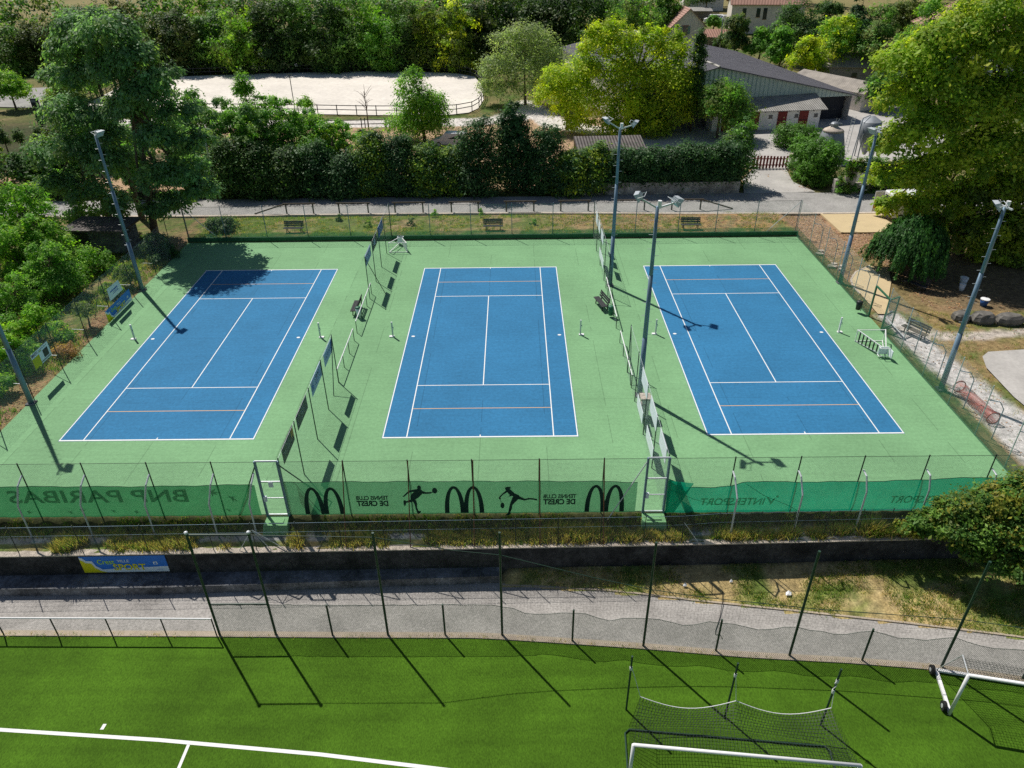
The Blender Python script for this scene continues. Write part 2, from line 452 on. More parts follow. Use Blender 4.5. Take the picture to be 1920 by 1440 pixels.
M['leafdark'] = leaf_mat('dark leaves', .34)
M['ground'] = attr_mat('ground', .95, .42, 2.6, 13.)
M['litter'] = attr_mat('litter', .9, .15, 9, 60)
# ------------------------------------------------------------------ camera, sun, sky
cam = bpy.data.cameras.new('camera'); cam.sensor_width = 36; cam.lens = 36 * 1386.48 / 1920
cam.clip_start = .5; cam.clip_end = 4000
co = bpy.data.objects.new('camera', cam); COL.objects.link(co); sc.camera = co
yaw, pit, rol = R(-.37805), R(32.20469), R(-.76065)
cy, sy, cp, sp_ = math.cos(yaw), math.sin(yaw), math.cos(pit), math.sin(pit)
fw = Vector((sy * cp, cy * cp, -sp_)); rt = Vector((cy, -sy, 0)); up = rt.cross(fw)
r2 = rt * math.cos(rol) + up * math.sin(rol); u2 = up * math.cos(rol) - rt * math.sin(rol)
mw = Matrix((r2, u2, -fw)).transposed().to_4x4(); mw.translation = (2.0433, -45.2574, 24.5248)
co.matrix_world = mw

SUN = Vector((-.62 * math.cos(R(54.3)), .785 * math.cos(R(54.3)), math.sin(R(54.3)))).normalized()
sl = bpy.data.lights.new('sun', 'SUN'); sl.energy = 4.8; sl.angle = R(.5); sl.color = (1, .955, .88)
so = bpy.data.objects.new('sun', sl); COL.objects.link(so)
so.rotation_euler = SUN.to_track_quat('Z', 'Y').to_euler(); so.location = (0, 0, 60)
w = bpy.data.worlds.new('World'); sc.world = w; w.use_nodes = True
nt = w.node_tree; bg = nt.nodes['Background']
sky = nt.nodes.new('ShaderNodeTexSky'); sky.sky_type = 'NISHITA'; sky.sun_disc = False
sky.sun_elevation = R(54.3); sky.sun_rotation = math.atan2(SUN.x, SUN.y)
sky.air_density = 1.0; sky.dust_density = .6
nt.links.new(sky.outputs[0], bg.inputs[0]); bg.inputs[1].default_value = .058
sc.view_settings.view_transform = 'Standard'; sc.view_settings.look = 'None'; sc.view_settings.exposure = 0
sc.cycles.max_bounces = 8; sc.cycles.transparent_max_bounces = 16; sc.cycles.diffuse_bounces = 3
sc.cycles.use_denoising = False

# ------------------------------------------------------------------ terrain
GZ, TZ = -2.4, -.6
def wall_y(x):
    return -19.86 + .0125 * np.clip(x, -40, 30) + np.maximum(0, np.asarray(x, float) - 5) ** 2 * .0004

def ss(a, b, t):
    t = np.clip((t - a) / (b - a), 0, 1); return t * t * (3 - 2 * t)

def upper_z(x, y):
    z = np.full(x.shape, -.03)
    bank = ss(18.3, 18.6, y) * (1 - ss(22.5, 25.0, y)) * (np.abs(x) < 27.6)
    z = z + bank * (.34 + .1 * (vnoise(x, y, 3, 5) - .5))
    out = (np.abs(x) > 27.7) | (y > 26)
    z = z + out * (.10 * (fbm(x, y, 4, 3) - .5)) * (y > -19)
    # south bank down to the terrace
    t = ss(-18.16, -18.75, y) if False else np.clip((-18.16 - y) / .55, 0, 1)
    z = np.where(y < -18.16, -.03 + (TZ + .03) * t + .05 * (vnoise(x, y, .7, 9) - .5) * (t > .2), z)
    # distant hills
    z = z + ss(330, 900, np.hypot(x, y)) * 70 * (.5 + vnoise(x, y, 260, 4))
    return z

def polydist(x, y, pts, w):
    """1 inside a band of half width w about a polyline"""
    d = np.full(x.shape, 1e9)
    for (x0, y0), (x1, y1) in zip(pts[:-1], pts[1:]):
        dx, dy = x1 - x0, y1 - y0
        t = np.clip(((x - x0) * dx + (y - y0) * dy) / (dx * dx + dy * dy), 0, 1)
        d = np.minimum(d, np.hypot(x - x0 - t * dx, y - y0 - t * dy))
    return d

def mix(a, b, t):
    return a * (1 - t[..., None]) + np.array(b) * t[..., None]

def upper_col(x, y):
    n1 = fbm(x, y, 6, 1); n2 = fbm(x, y, 1.6, 2); n3 = fbm(x, y, .7, 6)
    c = np.ones(x.shape + (3,)) * np.array((.145, .135, .05))
    c = mix(c, (.075, .12, .025), ss(.42, .62, n1))
    c = mix(c, (.26, .19, .10), ss(.55, .72, n2) * .7)
    # far meadows
    c = mix(c, (.24, .20, .09), ss(175, 190, y) * .8)
    c = mix(c, (.035, .05, .018), ss(103, 108, y) * ss(178, 168, y) * ss(34, 26, x))  # not meadow: shade under the back trees put into the ground colour
    c = mix(c, (.045, .05, .022), ss(26, 31, y) * ss(72, 62, y) * ss(-28, -34, x) * .9)  # dark shade among the western trees and hedges painted on the ground
    # bank north of the courts
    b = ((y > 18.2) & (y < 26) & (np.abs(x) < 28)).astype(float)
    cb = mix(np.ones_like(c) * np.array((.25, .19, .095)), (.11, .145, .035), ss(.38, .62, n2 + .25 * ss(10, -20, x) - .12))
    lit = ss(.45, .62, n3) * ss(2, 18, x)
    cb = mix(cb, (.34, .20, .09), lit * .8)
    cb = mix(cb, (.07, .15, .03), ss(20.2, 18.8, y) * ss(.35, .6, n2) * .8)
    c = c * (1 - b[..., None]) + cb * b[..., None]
    # litter in the north east corner
    e = ((x > 27.3) & (y > 3) & (y < 24.4)).astype(float) * ss(62, 55, x + 2 * n2)
    ce = mix(np.ones_like(c) * np.array((.30, .19, .115)), (.18, .14, .06), ss(.5, .7, n1))
    ce = mix(ce, (.17, .125, .07), ss(33, 35, x))
    c = c * (1 - e[..., None]) + ce * e[..., None]
    # dry grass to the east
    g = ((x > 27.3) & (y <= 3)).astype(float)
    cg = mix(np.ones_like(c) * np.array((.25, .18, .085)), (.12, .14, .04), ss(.42, .62, n2))
    c = c * (1 - g[..., None]) + cg * g[..., None]
    # gravel strips
    d = polydist(x, y, [(29.0, 2.2), (29.1, -2.0), (29.3, -5.2), (29.8, -8.5), (30.2, -12), (30.6, -18.5)], 0)
    c = mix(c, (.50, .47, .45), ss(1.25, .75, d + .9 * (n2 - .5) - .5 * ss(-2, -12, y)) * (x > 27.6))
    d = polydist(x, y, [(28.6, .5), (32, -.9), (40, .3), (60, 1)], 0)
    c = mix(c, (.42, .37, .32), ss(.7, .35, d + .7 * (n2 - .5)))
    # bare earth between hedge and arena
    s = ((y > 33) & (y < 66) & (x > -60) & (x < 30)).astype(float) * ss(.3, .5, n1 + .12)
    c = c * (1 - s[..., None]) + np.array((.40, .27, .17)) * s[..., None]
    c = mix(c, (.60, .56, .52), ss(2.6, 2.0, polydist(x, y, [(-60, 66), (-25, 63.8), (-4, 63.8), (2, 66), (4, 75), (8, 62), (24, 50), (34, 50)], 0) + .8 * (n2 - .5)))
    # terrace behind the wall
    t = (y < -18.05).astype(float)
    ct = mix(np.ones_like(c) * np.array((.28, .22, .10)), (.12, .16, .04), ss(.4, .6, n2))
    ct = mix(ct, (.07, .075, .03), ss(-18.8, -18.55, y))  # shadow of the windscreens painted into the bank colour
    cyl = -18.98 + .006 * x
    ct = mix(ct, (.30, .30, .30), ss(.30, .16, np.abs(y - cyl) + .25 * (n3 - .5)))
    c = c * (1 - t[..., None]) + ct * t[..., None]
    # weeds west of the courts
    wv = ((x < -27.5) & (y > -18) & (y < 25.5)).astype(float)
    cw = mix(np.ones_like(c) * np.array((.22, .17, .08)), (.09, .125, .03), ss(.40, .62, .5 * n1 + .5 * n3))
    cw = mix(cw, (.25, .16, .09), ss(.9, .3, np.abs(x + 28.3)) * ss(.35, .55, n2))
    c = c * (1 - wv[..., None]) + cw * wv[..., None]
    return np.clip(c * (.82 + .36 * n3[..., None]), 0, 1)

def sheet(name, X, Y, Z, Cc, label):
    ny, nx = X.shape
    V = np.stack([X, Y, Z], -1).reshape(-1, 3)
    i = np.arange(nx * ny).reshape(ny, nx)
    F = np.stack([i[:-1, :-1], i[:-1, 1:], i[1:, 1:], i[1:, :-1]], -1).reshape(-1, 4)
    o = np_mesh(name, V, F, Cc.reshape(-1, 3), M['ground'])
    return tag(o, label, None, None, 'structure')

xs = np.concatenate([[-1500, -900, -600, -400, -300, -240, -200, -170, -150], np.arange(-130, -62, 2.), np.arange(-60, 60.1, .4), np.arange(62, 131, 2.), [150, 170, 200, 240, 300, 400, 600, 900, 1500]])
rows = list(np.linspace(0, 1, 19)) 
ya = np.concatenate([np.arange(-17.5, 46, .4), np.arange(46.5, 68, .7), np.arange(69, 130, 2.), np.arange(132, 200, 4.), [210, 225, 245, 270, 300, 340, 400, 500, 650, 900, 1500]])
X = np.zeros((19 + len(ya), len(xs))); Y = X.copy()
for k, t in enumerate(rows):
    X[k] = xs; Y[k] = (wall_y(xs) + .12) * (1 - t) + (-18.1) * t
for k, y in enumerate(ya): X[19 + k] = xs; Y[19 + k] = y
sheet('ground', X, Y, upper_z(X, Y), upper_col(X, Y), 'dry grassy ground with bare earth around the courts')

PE = [(-1500, -22.9), (-300, -22.9), (-60, -23.0), (-21.2, -23.27), (-13.9, -23.37), (-6.8, -23.5), (.34, -23.6), (2.7, -23.8), (7.3, -24.22), (11.8, -24.72), (16.2, -25.05), (19.5, -25.4), (22.5, -25.95), (30, -27.5), (40, -29.5), (80, -38), (300, -90), (1500, -360)]
PT = [(1.24, -20.55), (4.3, -20.8), (6.5, -20.98), (10.2, -21.6), (14.9, -22.3), (19.4, -23.0), (23.75, -23.75), (30, -25.1), (40, -27.2), (80, -35.5), (300, -87), (1500, -355)]
def pe_y(x): return np.interp(x, [p[0] for p in PE], [p[1] for p in PE])
def pt_y(x): return np.interp(x, [-1500, 1.2] + [p[0] for p in PT], [-20, -20.2] + [p[1] for p in PT])
yb = np.concatenate([[-1500, -700, -300, -150, -90, -60, -45, -38, -33], np.arange(-30, -17.9, .3)])
X, Y = np.meshgrid(xs, yb)
tt = np.clip((Y - pt_y(X)) / np.maximum(.3, wall_y(X) - pt_y(X)), 0, 1)
Z = np.where((X > 1.5) & (Y > pt_y(X)), GZ + .02 + .42 * tt + .06 * (vnoise(X, Y, .8, 3) - .5), GZ - .02)
Z = np.where(Y > wall_y(X) + .3, GZ - .3, Z)
n1 = fbm(X, Y, 2.2, 21); n2 = fbm(X, Y, .7, 22)
Cc = mix(np.ones(X.shape + (3,)) * np.array((.44, .33, .15)), (.15, .20, .045), ss(.42, .62, n1))
Cc = mix(Cc, (.42, .33, .18), ss(.55, .75, n2) * .6)
Cc = mix(Cc, (.05, .10, .02), ss(-26.5, -27.5, Y - (pe_y(X) + 23)))
sheet('lower_ground', X, Y, Z, Cc, 'lower grassy ground in front of the retaining wall')

# ------------------------------------------------------------------ flat surfaces
mb = MB(); mb.box((0, .1, -.1), (55.0, 36.3, .2)); struct('court_surface', mb, M['court'], 'green court surround shared by three tennis courts')
CXS = (-18.1606, 0.0, 18.1627)
HD, HS, HB, HV = 10.97 / 2, 8.23 / 2, 23.77 / 2, 6.40
for i, cx in enumerate(CXS):
    nm = ('west', 'middle', 'east')[i]
    mb = MB(); mb.hull([(cx - HD - .02, -HB - .02), (cx + HD + .02, -HB - .02), (cx + HD + .02, HB + .02), (cx - HD - .02, HB + .02)], .004)
    struct('playing_area', mb, M['blue'], 'blue playing area of the %s tennis court' % nm)
    mb = MB()
    def ln(x0, x1, y0, y1, z=.008): mb.hull([(x0, y0), (x1, y0), (x1, y1), (x0, y1)], z)
    for s in (-1, 1):
        a = cx + s * HD; ln(min(a, a - s * .06), max(a, a - s * .06), -HB + .1, HB - .1)
        b = cx + s * HS; ln(b - .03, b + .03, -HB + .1, HB - .1)
        y = s * HB; ln(cx - HD, cx + HD, min(y, y - s * .1), max(y, y - s * .1))
        y = s * HV; ln(cx - HS + .03, cx + HS - .03, y - .03, y + .03)
        y = s * (HB - .1); ln(cx - .03, cx + .03, min(y, y - s * .15), max(y, y - s * .15))
    ln(cx - .03, cx + .03, -HV + .03, HV - .03)
    for s in (-1, 1): 
        ax = cx + s * 5.08
        mb.hull([(ax + .13 * math.cos(k * .785), .02 + .1 * math.sin(k * .785)) for k in range(8)], .009)
    struct('court_lines', mb, M['line'], 'white lines of the %s tennis court' % nm)
    mb = MB()
    for y in (-8.97, 9.03): mb.hull([(cx - HS + .03, y - .03), (cx + HS - .03, y - .03), (cx + HS - .03, y + .03), (cx - HS + .03, y + .03)], .008)
    struct('short_court_lines', mb, M['orange'], 'orange short court lines on the %s tennis court' % nm)

def strip(name, top, bot, z, m, label):
    """sheet between two polylines"""
    mb = MB(); n = len(top)
    mb.add([(x, y, z) for x, y in top] + [(x, y, z) for x, y in bot], [(i, n + i, n + i + 1, i + 1) for i in range(n - 1)])
    return struct(name, mb, m, label)

dense = [x for x in np.arange(-60, 60.1, 1.0)]
full = [-1500, -300] + dense + [80, 300, 1500]
strip('football_pitch', [(x, float(pe_y(x))) for x in full], [(x, -1500.0) for x in full], GZ + .004, M['turf'], 'artificial grass football pitch')
strip('path', [(x, -20.1 if x < 1.5 else float(pt_y(x))) for x in full], [(x, float(pe_y(x)) + .30) for x in full], GZ + .006, M['path'], 'grey asphalt path between retaining wall and football pitch')
mb = MB()
for a, b in zip(full[:-1], full[1:]):
    ya_, yb_ = float(pe_y(a)), float(pe_y(b))
    mb.add([(a, ya_, GZ), (b, yb_, GZ), (b, yb_ + .30, GZ), (a, ya_ + .30, GZ), (a, ya_, GZ + .05), (b, yb_, GZ + .05), (b, yb_ + .30, GZ + .05), (a, ya_ + .30, GZ + .05)], [(4, 5, 6, 7), (0, 1, 5, 4), (2, 3, 7, 6)])
struct('kerb', mb, M['kerbtan'], 'dusty concrete edge along the football pitch')
mb = MB(); px = [x for x in np.arange(1.3, 60, 1.0)]
for a, b in zip(px[:-1], px[1:]):
    ya_, yb_ = float(pt_y(a)), float(pt_y(b))
    mb.add([(a, ya_, GZ), (b, yb_, GZ), (b, yb_ + .1, GZ), (a, ya_ + .1, GZ), (a, ya_, GZ + .06), (b, yb_, GZ + .06), (b, yb_ + .1, GZ + .06), (a, ya_ + .1, GZ + .06)], [(4, 5, 6, 7), (0, 1, 5, 4), (2, 3, 7, 6)])
struct('grass_edging', mb, M['kerbtan'], 'thin concrete edging between path and grass slope')
# pitch markings
mb = MB()
LP = [(-40, -26.0), (-28, -27.0), (-18.5, -27.72), (-12.0, -28.2), (-5.6, -28.83), (-1.4, -29.38), (4, -30.1), (20, -32.4), (60, -38.5)]
mb.add([(x, y, GZ + .010) for x, y in LP] + [(x - .012, y - .15, GZ + .010) for x, y in LP], [(i, len(LP) + i, len(LP) + i + 1, i + 1) for i in range(len(LP) - 1)])
mb.hull([(-14.52, -27.82), (-14.38, -27.82), (-14.36, -27.58), (-14.5, -27.58)], GZ + .010)
mb.hull([(-10.86, -29.6), (-10.74, -29.6), (-10.71, -28.47), (-10.83, -28.46)], GZ + .010)
struct('pitch_lines', mb, M['line'], 'white lines painted on the football pitch')
# road north of the courts
RS = [(-1500, 40), (-200, 30), (-60, 26.2), (-46, 25.6), (-28, 25.2), (-12, 25.25), (4, 25.1), (19, 24.4), (30, 24.1), (34, 24), (60, 24.5), (200, 40), (1500, 200)]
RN = [(-1500, 46), (-200, 36), (-60, 30.6), (-46, 30.2), (-28, 30.3), (-12, 30.4), (4, 30.0), (19, 30.2), (30, 30.6), (34, 30.2), (60, 29.5), (200, 45), (1500, 206)]
strip('road', RN, RS, .07, M['asphalt'], 'sunlit grey road running past the courts')
mb = MB(); mb.hull([(25.9, 30.3), (31, 30.45), (33.4, 30.6), (32.2, 34), (33.0, 39.2), (29.4, 39.4), (27.0, 35), (26.2, 31.5)], .076); struct('driveway', mb, M['yard'], 'pale concrete driveway leading to the farm gate')
mb = MB(); mb.hull([(29.2, 39.4), (33.1, 39.2), (45, 40), (56, 44), (62, 62), (62, 74), (50, 74), (47, 64), (26, 60), (12, 56), (13, 46.5), (24, 46)], .08); struct('farm_yard', mb, M['yard'], 'concrete farm yard between stable and silos')
mb = MB()
for a, b in zip(RS[2:-3], RS[3:-2]):
    mb.add([(a[0], a[1] - .35, -.02), (b[0], b[1] - .35, -.02), (b[0], b[1], -.02), (a[0], a[1], -.02), (a[0], a[1] - .35, .14), (b[0], b[1] - .35, .14), (b[0], b[1], .14), (a[0], a[1], .14)], [(4, 5, 6, 7), (0, 1, 5, 4), (2, 3, 7, 6)])
struct('road_kerb', mb, M['coping'], 'low concrete kerb along the south side of the road')
mb = MB(); mb.box((34.7, 21.2, .05), (6.0, 4.9, .1)); mb.bar((31.6, 23.7, .06), (31.7, 18.7, .06), .2, .16); struct('parking_slab', mb, M['tan'], 'sandy parking slab beside the road')
AR = [(-66, 73), (-43.5, 71.6), (-27.5, 69.8), (-19.4, 68.7), (-12, 68.3), (-7.6, 68.2), (-4.6, 69.6), (-3.3, 72.5), (-2.7, 79), (-3.2, 90), (-5, 99), (-8.5, 102.8), (-12, 104.2), (-24.7, 106.2), (-43, 105.4), (-60, 103), (-68, 101)]
mb = MB(); mb.hull(AR, .09); struct('arena_sand', mb, M['sand'], 'white sand riding arena')
mb = MB(); mb.hull([(-74, 95), (-70, 76), (-82, 78), (-90, 92)], .09); struct('track', mb, M['asphalt'], 'pale track west of the riding arena')
mb = MB(); mb.hull([(33.1, -3.0), (36, -2.7), (50, -2.4), (50, -16), (34, -16), (31.9, -10.8), (31.7, -8.4), (31.9, -5.0), (32.4, -3.6)], .06); struct('concrete_pad', mb, M['yard'], 'smooth grey concrete pad east of the courts')
mb = MB(); mb.hull([(-47, 18), (-36, 16.6), (-27.9, 17.0), (-27.9, 19.4), (-40, 20.2), (-47, 21)], .05) ; 
# ------------------------------------------------------------------ fences of the courts
def post(parent, x, y, z0, z1, r=.03, m='darkpost', name='post', x1=None, y1=None):
    mb = MB(); mb.tube([(x, y, z0), (x if x1 is None else x1, y if y1 is None else y1, z1)], r, 7)
    return mb.build(name, M[m], parent)

def rail(parent, pts, r=.022, m='darkpost', name='rail'):
    mb = MB(); mb.tube(pts, r, 6); return mb.build(name, M[m], parent)

# north
FY = 18.5
t = thing('chain_link_fence', 'tall north chain link fence on the dark green kerb beside the road', 'fence', (0, FY, 0), group='tall fences around the courts')
NX = [-27.45, -24.1, -20.35, -16.64, -12.78, -9.08, -5.57, -1.88, 1.8, 5.47, 9.15, 12.9, 16.76, 20.11, 23.65, 27.35]
mb = MB()
for a, b in zip(NX[:-1], NX[1:]): mb.panel((a, FY), (b, FY), .4, 3.2)
mb.build('wire_mesh', M['wire'], t)
for x in NX: post(t, x, FY, .2, 3.25, .032, 'mast')
rail(t, [(NX[0], FY, 3.18), (NX[-1], FY, 3.18)], .012)
for s, x in ((1, NX[0]), (-1, NX[-1])): post(t, x, FY, 3.1, .35, .028, 'galv', 'brace', x + s * -0 + s * 2.6, FY)
mb = MB(); mb.panel((-27.4, FY - .04), (27.3, FY - .04), .38, .74)
o = mb.build('low_windscreen', M['scr4'], t)
mb = MB(); mb.box((0, 18.36, .18), (55.1, .2, .44)); solo('kerb_wall', mb, M['greenkerb'], 'long dark green kerb wall under the north fence', 'kerb wall', (0, 18.36, 0))

# west
FX = -27.5
t = thing('chain_link_fence', 'tall west chain link fence in front of the overgrown shrubs', 'fence', (FX, 0, 0), group='tall fences around the courts')
WY = [-18.05, -14.4, -10.86, -7.4, -3.92, -.4, 3.2, 6.9, 11.1, 14.8, 18.45]
mb = MB()
for a, b in zip(WY[:-1], WY[1:]): mb.panel((FX, a), (FX, b), .02, 3.3)
mb.build('wire_mesh', M['wire'], t)
for y in WY: post(t, FX, y, -.1, 3.35, .03, 'darkpost')
for y in (-10.86, -3.92, 3.2): post(t, FX, y, 3.2, 0, .022, 'darkpost', 'brace', FX - 1.3, y)
for y in WY[:-1]:
    mb = MB(); mb.bar((FX, y, 1.0), (FX - 0.9, y + .1, 1.0), .03, .03); mb.build('cross_rail', M['galv'], t)

# east with gate
EX = 27.42
t = thing('chain_link_fence', 'tall east chain link fence with bent steel props along the gravel strip', 'fence', (EX, 0, 0), group='tall fences around the courts')
EY = [-18.05, -15.0, -12.1, -9.1, -5.9, -2.8, .1]; EY2 = [2.35, 5.3, 8.6, 11.7, 15.0, 18.4]
for L_ in (EY, EY2):
    mb = MB(); mb2 = MB()
    for a, b in zip(L_[:-1], L_[1:]):
        mb.panel((EX, a), (EX, b), .02, 3.2); mb2.panel((EX - .04, a), (EX - .04, b), .02, .85)
    mb.build('wire_mesh', M['wire'], t); mb2.build('low_windscreen', M['scr4'], t)
for y in EY[1:] + EY2: post(t, EX, y, -.1, 3.25, .028, 'galv')
for y in EY[1:-1] + EY2[1:-1]:
    mb = MB(); mb.tube([(EX + .75, y - .35, -.1), (EX + .75, y - .35, 1.95), (EX + .5, y - .25, 2.35), (EX, y, 2.35)], .028, 6); mb.build('bent_prop', M['mast'], t)
rail(t, [(EX, -2.8, 1.1), (EX, .1, 1.1)], .02, 'galv'); 

g = thing('gate', 'open green steel gate in the east fence', 'gate', (EX, 1.2, 0))
mb = MB()
for y in (.15, 2.3): mb.bar((EX, y, 0), (EX, y, 2.4), .1, .1)
mb.bar((EX, .15, 2.4), (EX, 2.3, 2.4), .1, .1); mb.build('gate_frame', M['gategreen'], g)
mb = MB(); A = Vector((EX + .02, .22, 0)); Bv = Vector((EX + .95, .75, 0))
for p in (A, Bv): mb.bar(p + Vector((0, 0, .08)), p + Vector((0, 0, 2.3)), .08, .08)
for z in (.08, 1.2, 2.3): mb.bar(A + Vector((0, 0, z)), Bv + Vector((0, 0, z)), .08, .08)
lf = mb.build('gate_leaf', M['gategreen'], g)
mb = MB(); mb.panel((A.x, A.y), (Bv.x, Bv.y), .1, 2.28); mb.build('wire_mesh', M['wiregreen'], g)
mb = MB(); mb.box((EX + .5, .5, 1.15), (.32, .02, .42), rz=math.atan2(.53, .93)); mb.build('notice', M['boardwhite'], g)

# south
SY = -18.12
t = thing('chain_link_fence', 'tall south chain link fence carrying the green windscreens above the wall', 'fence', (0, SY, 0), group='tall fences around the courts')
SX = [-27.45, -24.25, -21.22, -18.26, -15.22, -12.2, -10.15, None, -9.1, -6.06, -3.05, -.06, 3.08, 6.1, 8.14, None, 9.14, 12.18, 15.22, 18.16, 21.13, 24.2, 27.42]
for ch in (SX[:7], SX[8:15], SX[16:]):
    mb = MB()
    for a, b in zip(ch[:-1], ch[1:]): mb.panel((a, SY), (b, SY), 0, 3.3)
    mb.build('wire_mesh', M['wire'], t)
for x in SX:
    if x in (None, -10.15, -9.1, 8.14, 9.14): continue
    post(t, x, SY, -.15, 3.34, .03, 'darkpost' if abs(x) > 7 else 'darkpost')
post(t, -10.15, SY - .02, 3.1, 0, .03, 'greenpost', 'brace', -11.55, SY - .02)
post(t, 8.1, SY - .02, 3.1, -.3, .028, 'galv', 'brace', 6.4, SY - .25)
post(t, -9.05, SY - .02, 3.1, 0, .03, 'greenpost', 'brace', -7.2, SY + .9)
# bent galvanised props on the terrace
for x in (-24.25, -21.22, -18.26, -15.22, -12.2, -10.3):
    mb = MB(); mb.tube([(x - .28, -18.86, TZ - .1), (x - .26, -18.85, 1.34), (x - .04, -18.6, 2.36), (x, SY - .03, 2.64)], .042, 7)
    mb.build('bent_prop', M['galv'], t)
for x, y in [(12.2, -19.2), (15.27, -19.02), (18.3, -18.85), (21.25, -18.75), (24.3, -18.7)]:
    mb = MB(); mb.tube([(x, y - .02, TZ - .1), (x, y, 1.75), (x - .04, SY - .4, 2.45), (x - .04, SY - .02, 2.5)], .042, 7)
    mb.build('bent_prop', M['galv'], t)
for x in (-6.06, -3.02, .0, 3.1, 6.1):
    post(t, x, float(wall_y(x)) + .06, TZ - .1, 3.3, .026, 'rust', 'leaning_prop', x, SY - .03)
rail(t, [(-27.4, SY, 3.28), (-10.2, SY, 3.28)], .01); rail(t, [(-9.1, SY, 3.28), (8.1, SY, 3.28)], .01); rail(t, [(9.2, SY, 3.28), (27.4, SY, 3.28)], .01)

def steel_gate(x0, x1, label):
    g = thing('gate', label, 'gate', ((x0 + x1) / 2, SY, 0), group='steel gates of the south fence')
    mb = MB()
    for x in (x0, x1): mb.bar((x, SY, -.15), (x, SY, 3.32), .1, .1, up=(0, 1, 0))
    mb.build('gate_frame', M['mast'], g)
    mb = MB(); mb.tube([(x0, SY, 3.32), (x1, SY, 3.32)], .045, 6); mb.build('top_bar', M['galv'], g)
    mb = MB()
    for z in (.05, 2.1): mb.bar((x0 + .05, SY, z), (x1 - .05, SY, z), .06, .06)
    mb.bar((x0 + .05, SY, 1.1), (x1 - .05, SY, 1.1), .04, .04)
    mb.build('gate_leaf', M['galv'], g)
    mb = MB(); mb.panel((x0, SY + .02), (x1, SY + .02), .05, 3.3); mb.build('wire_mesh', M['wire'], g)
    mb = MB(); mb.box((x0 + .12, SY - .06, 1.1), (.14, .1, .3)); mb.build('lock_box', M['boardwhite'], g)
    return g
g = steel_gate(-10.15, -9.1, 'steel gate between faded lettered windscreen and arch windscreen')
mb = MB(); mb.box((-9.62, SY - .05, 1.95), (.22, .02, .3)); mb.build('notice', M['boardwhite'], g)
steel_gate(8.14, 9.14, 'steel gate next to the torn teal windscreen')

for x0, x1, lab in ((-10.15, -9.1, 'green painted concrete step below the gate by the faded lettering'), (8.1, 9.15, 'green painted concrete step below the gate by the teal screen')):
    mb = MB(); V = [(x0, -18.16, -.02), (x1, -18.16, -.02), (x1 + .04, -18.75, -.1), (x0 - .06, -18.75, -.1), (x0 - .05, -18.16, -.65), (x1 + .05, -18.16, -.65), (x1 + .09, -18.95, -.65), (x0 - .12, -18.95, -.65)]
    mb.add(V, [(0, 3, 2, 1), (4, 5, 6, 7), (0, 1, 5, 4), (2, 3, 7, 6), (1, 2, 6, 5), (3, 0, 4, 7)])
    mb.box(((x0 + x1) / 2, -18.45, -.045), (.72, .34, .03))
    solo('concrete_step', mb, M['stepgreen'], lab, 'step', ((x0 + x1) / 2, -18.5, -.6), 'green steps at the south gates')

# dividing fences
def divider(x, side, ya_, yb_, posts, label, brace):
    t = thing('chain_link_fence', label, 'fence', (x, (ya_ + yb_) / 2, 0), group='dividing fences between the courts')
    mb = MB()
    for a, b in zip(posts[:-1], posts[1:]): mb.panel((x, a), (x, b), .02, 3.38)
    mb.build('wire_mesh', M['wire'], t)
    for y in posts: post(t, x, y, -.05, 3.42, .03, 'greenpost')
    if brace: post(t, x, brace[0], 3.3, 0, .026, 'greenpost', 'brace', x + brace[2], brace[1])
    rail(t, [(x, posts[0], 3.37), (x, posts[-1], 3.37)], .008, 'galv')
    return t
def low_fence(x, ys, label):
    t = thing('low_fence', label, 'fence', (x, sum(ys) / len(ys), 0), group='low fences beside the net posts')
    mb = MB(); mb.panel((x, ys[0]), (x, ys[-1]), .02, .9); mb.build('wire_mesh', M['wire'], t)
    for y in ys: post(t, x, y, -.05, .92, .026, 'greenpost')
    mb = MB(); mb.tube([(x, ys[0], .92), (x, ys[-1], .92)], .034, 7); mb.build('top_rail', M['whitepaint'], t)
LX = -9.08; RX = 9.12
divider(LX, 0, 6.1, 18.4, [18.4, 15.17, 12.19, 9.24, 6.11], 'far stretch of tall dividing fence with blue boards, west of the middle court', (6.11, 6.9, 1.1))
divider(LX, 0, -18, -5.96, [-5.96, -8.97, -11.92, -15.03, -18.0], 'near stretch of tall dividing fence with two black boards', (-5.96, -7.5, 0))
low_fence(LX, [.58, 2.7, 4.8, 6.95], 'low white railed fence by the bench west of the middle court')
low_fence(LX, [-5.9, -4.1, -2.3, -.52], 'low white railed fence ending at the black board fence')
divider(RX, 0, 7.9, 18.4, [18.4, 15.2, 12.1, 9.0, 6.2], 'far stretch of tall dividing fence with white boards, by the far floodlight mast', (6.2, 4.6, .2))
divider(RX, 0, -18, -5.1, [-5.1, -8.4, -11.75, -14.75, -18.0], 'near stretch of tall dividing fence with white boards and stone pillar', (-5.1, -6.6, 0))
low_fence(RX, [.9, 2.9, 4.9, 7.6], 'low white railed fence behind the bench east of the middle court')
low_fence(RX, [-6.9, -5, -3, -1.2], 'low white railed fence next to the near floodlight mast')

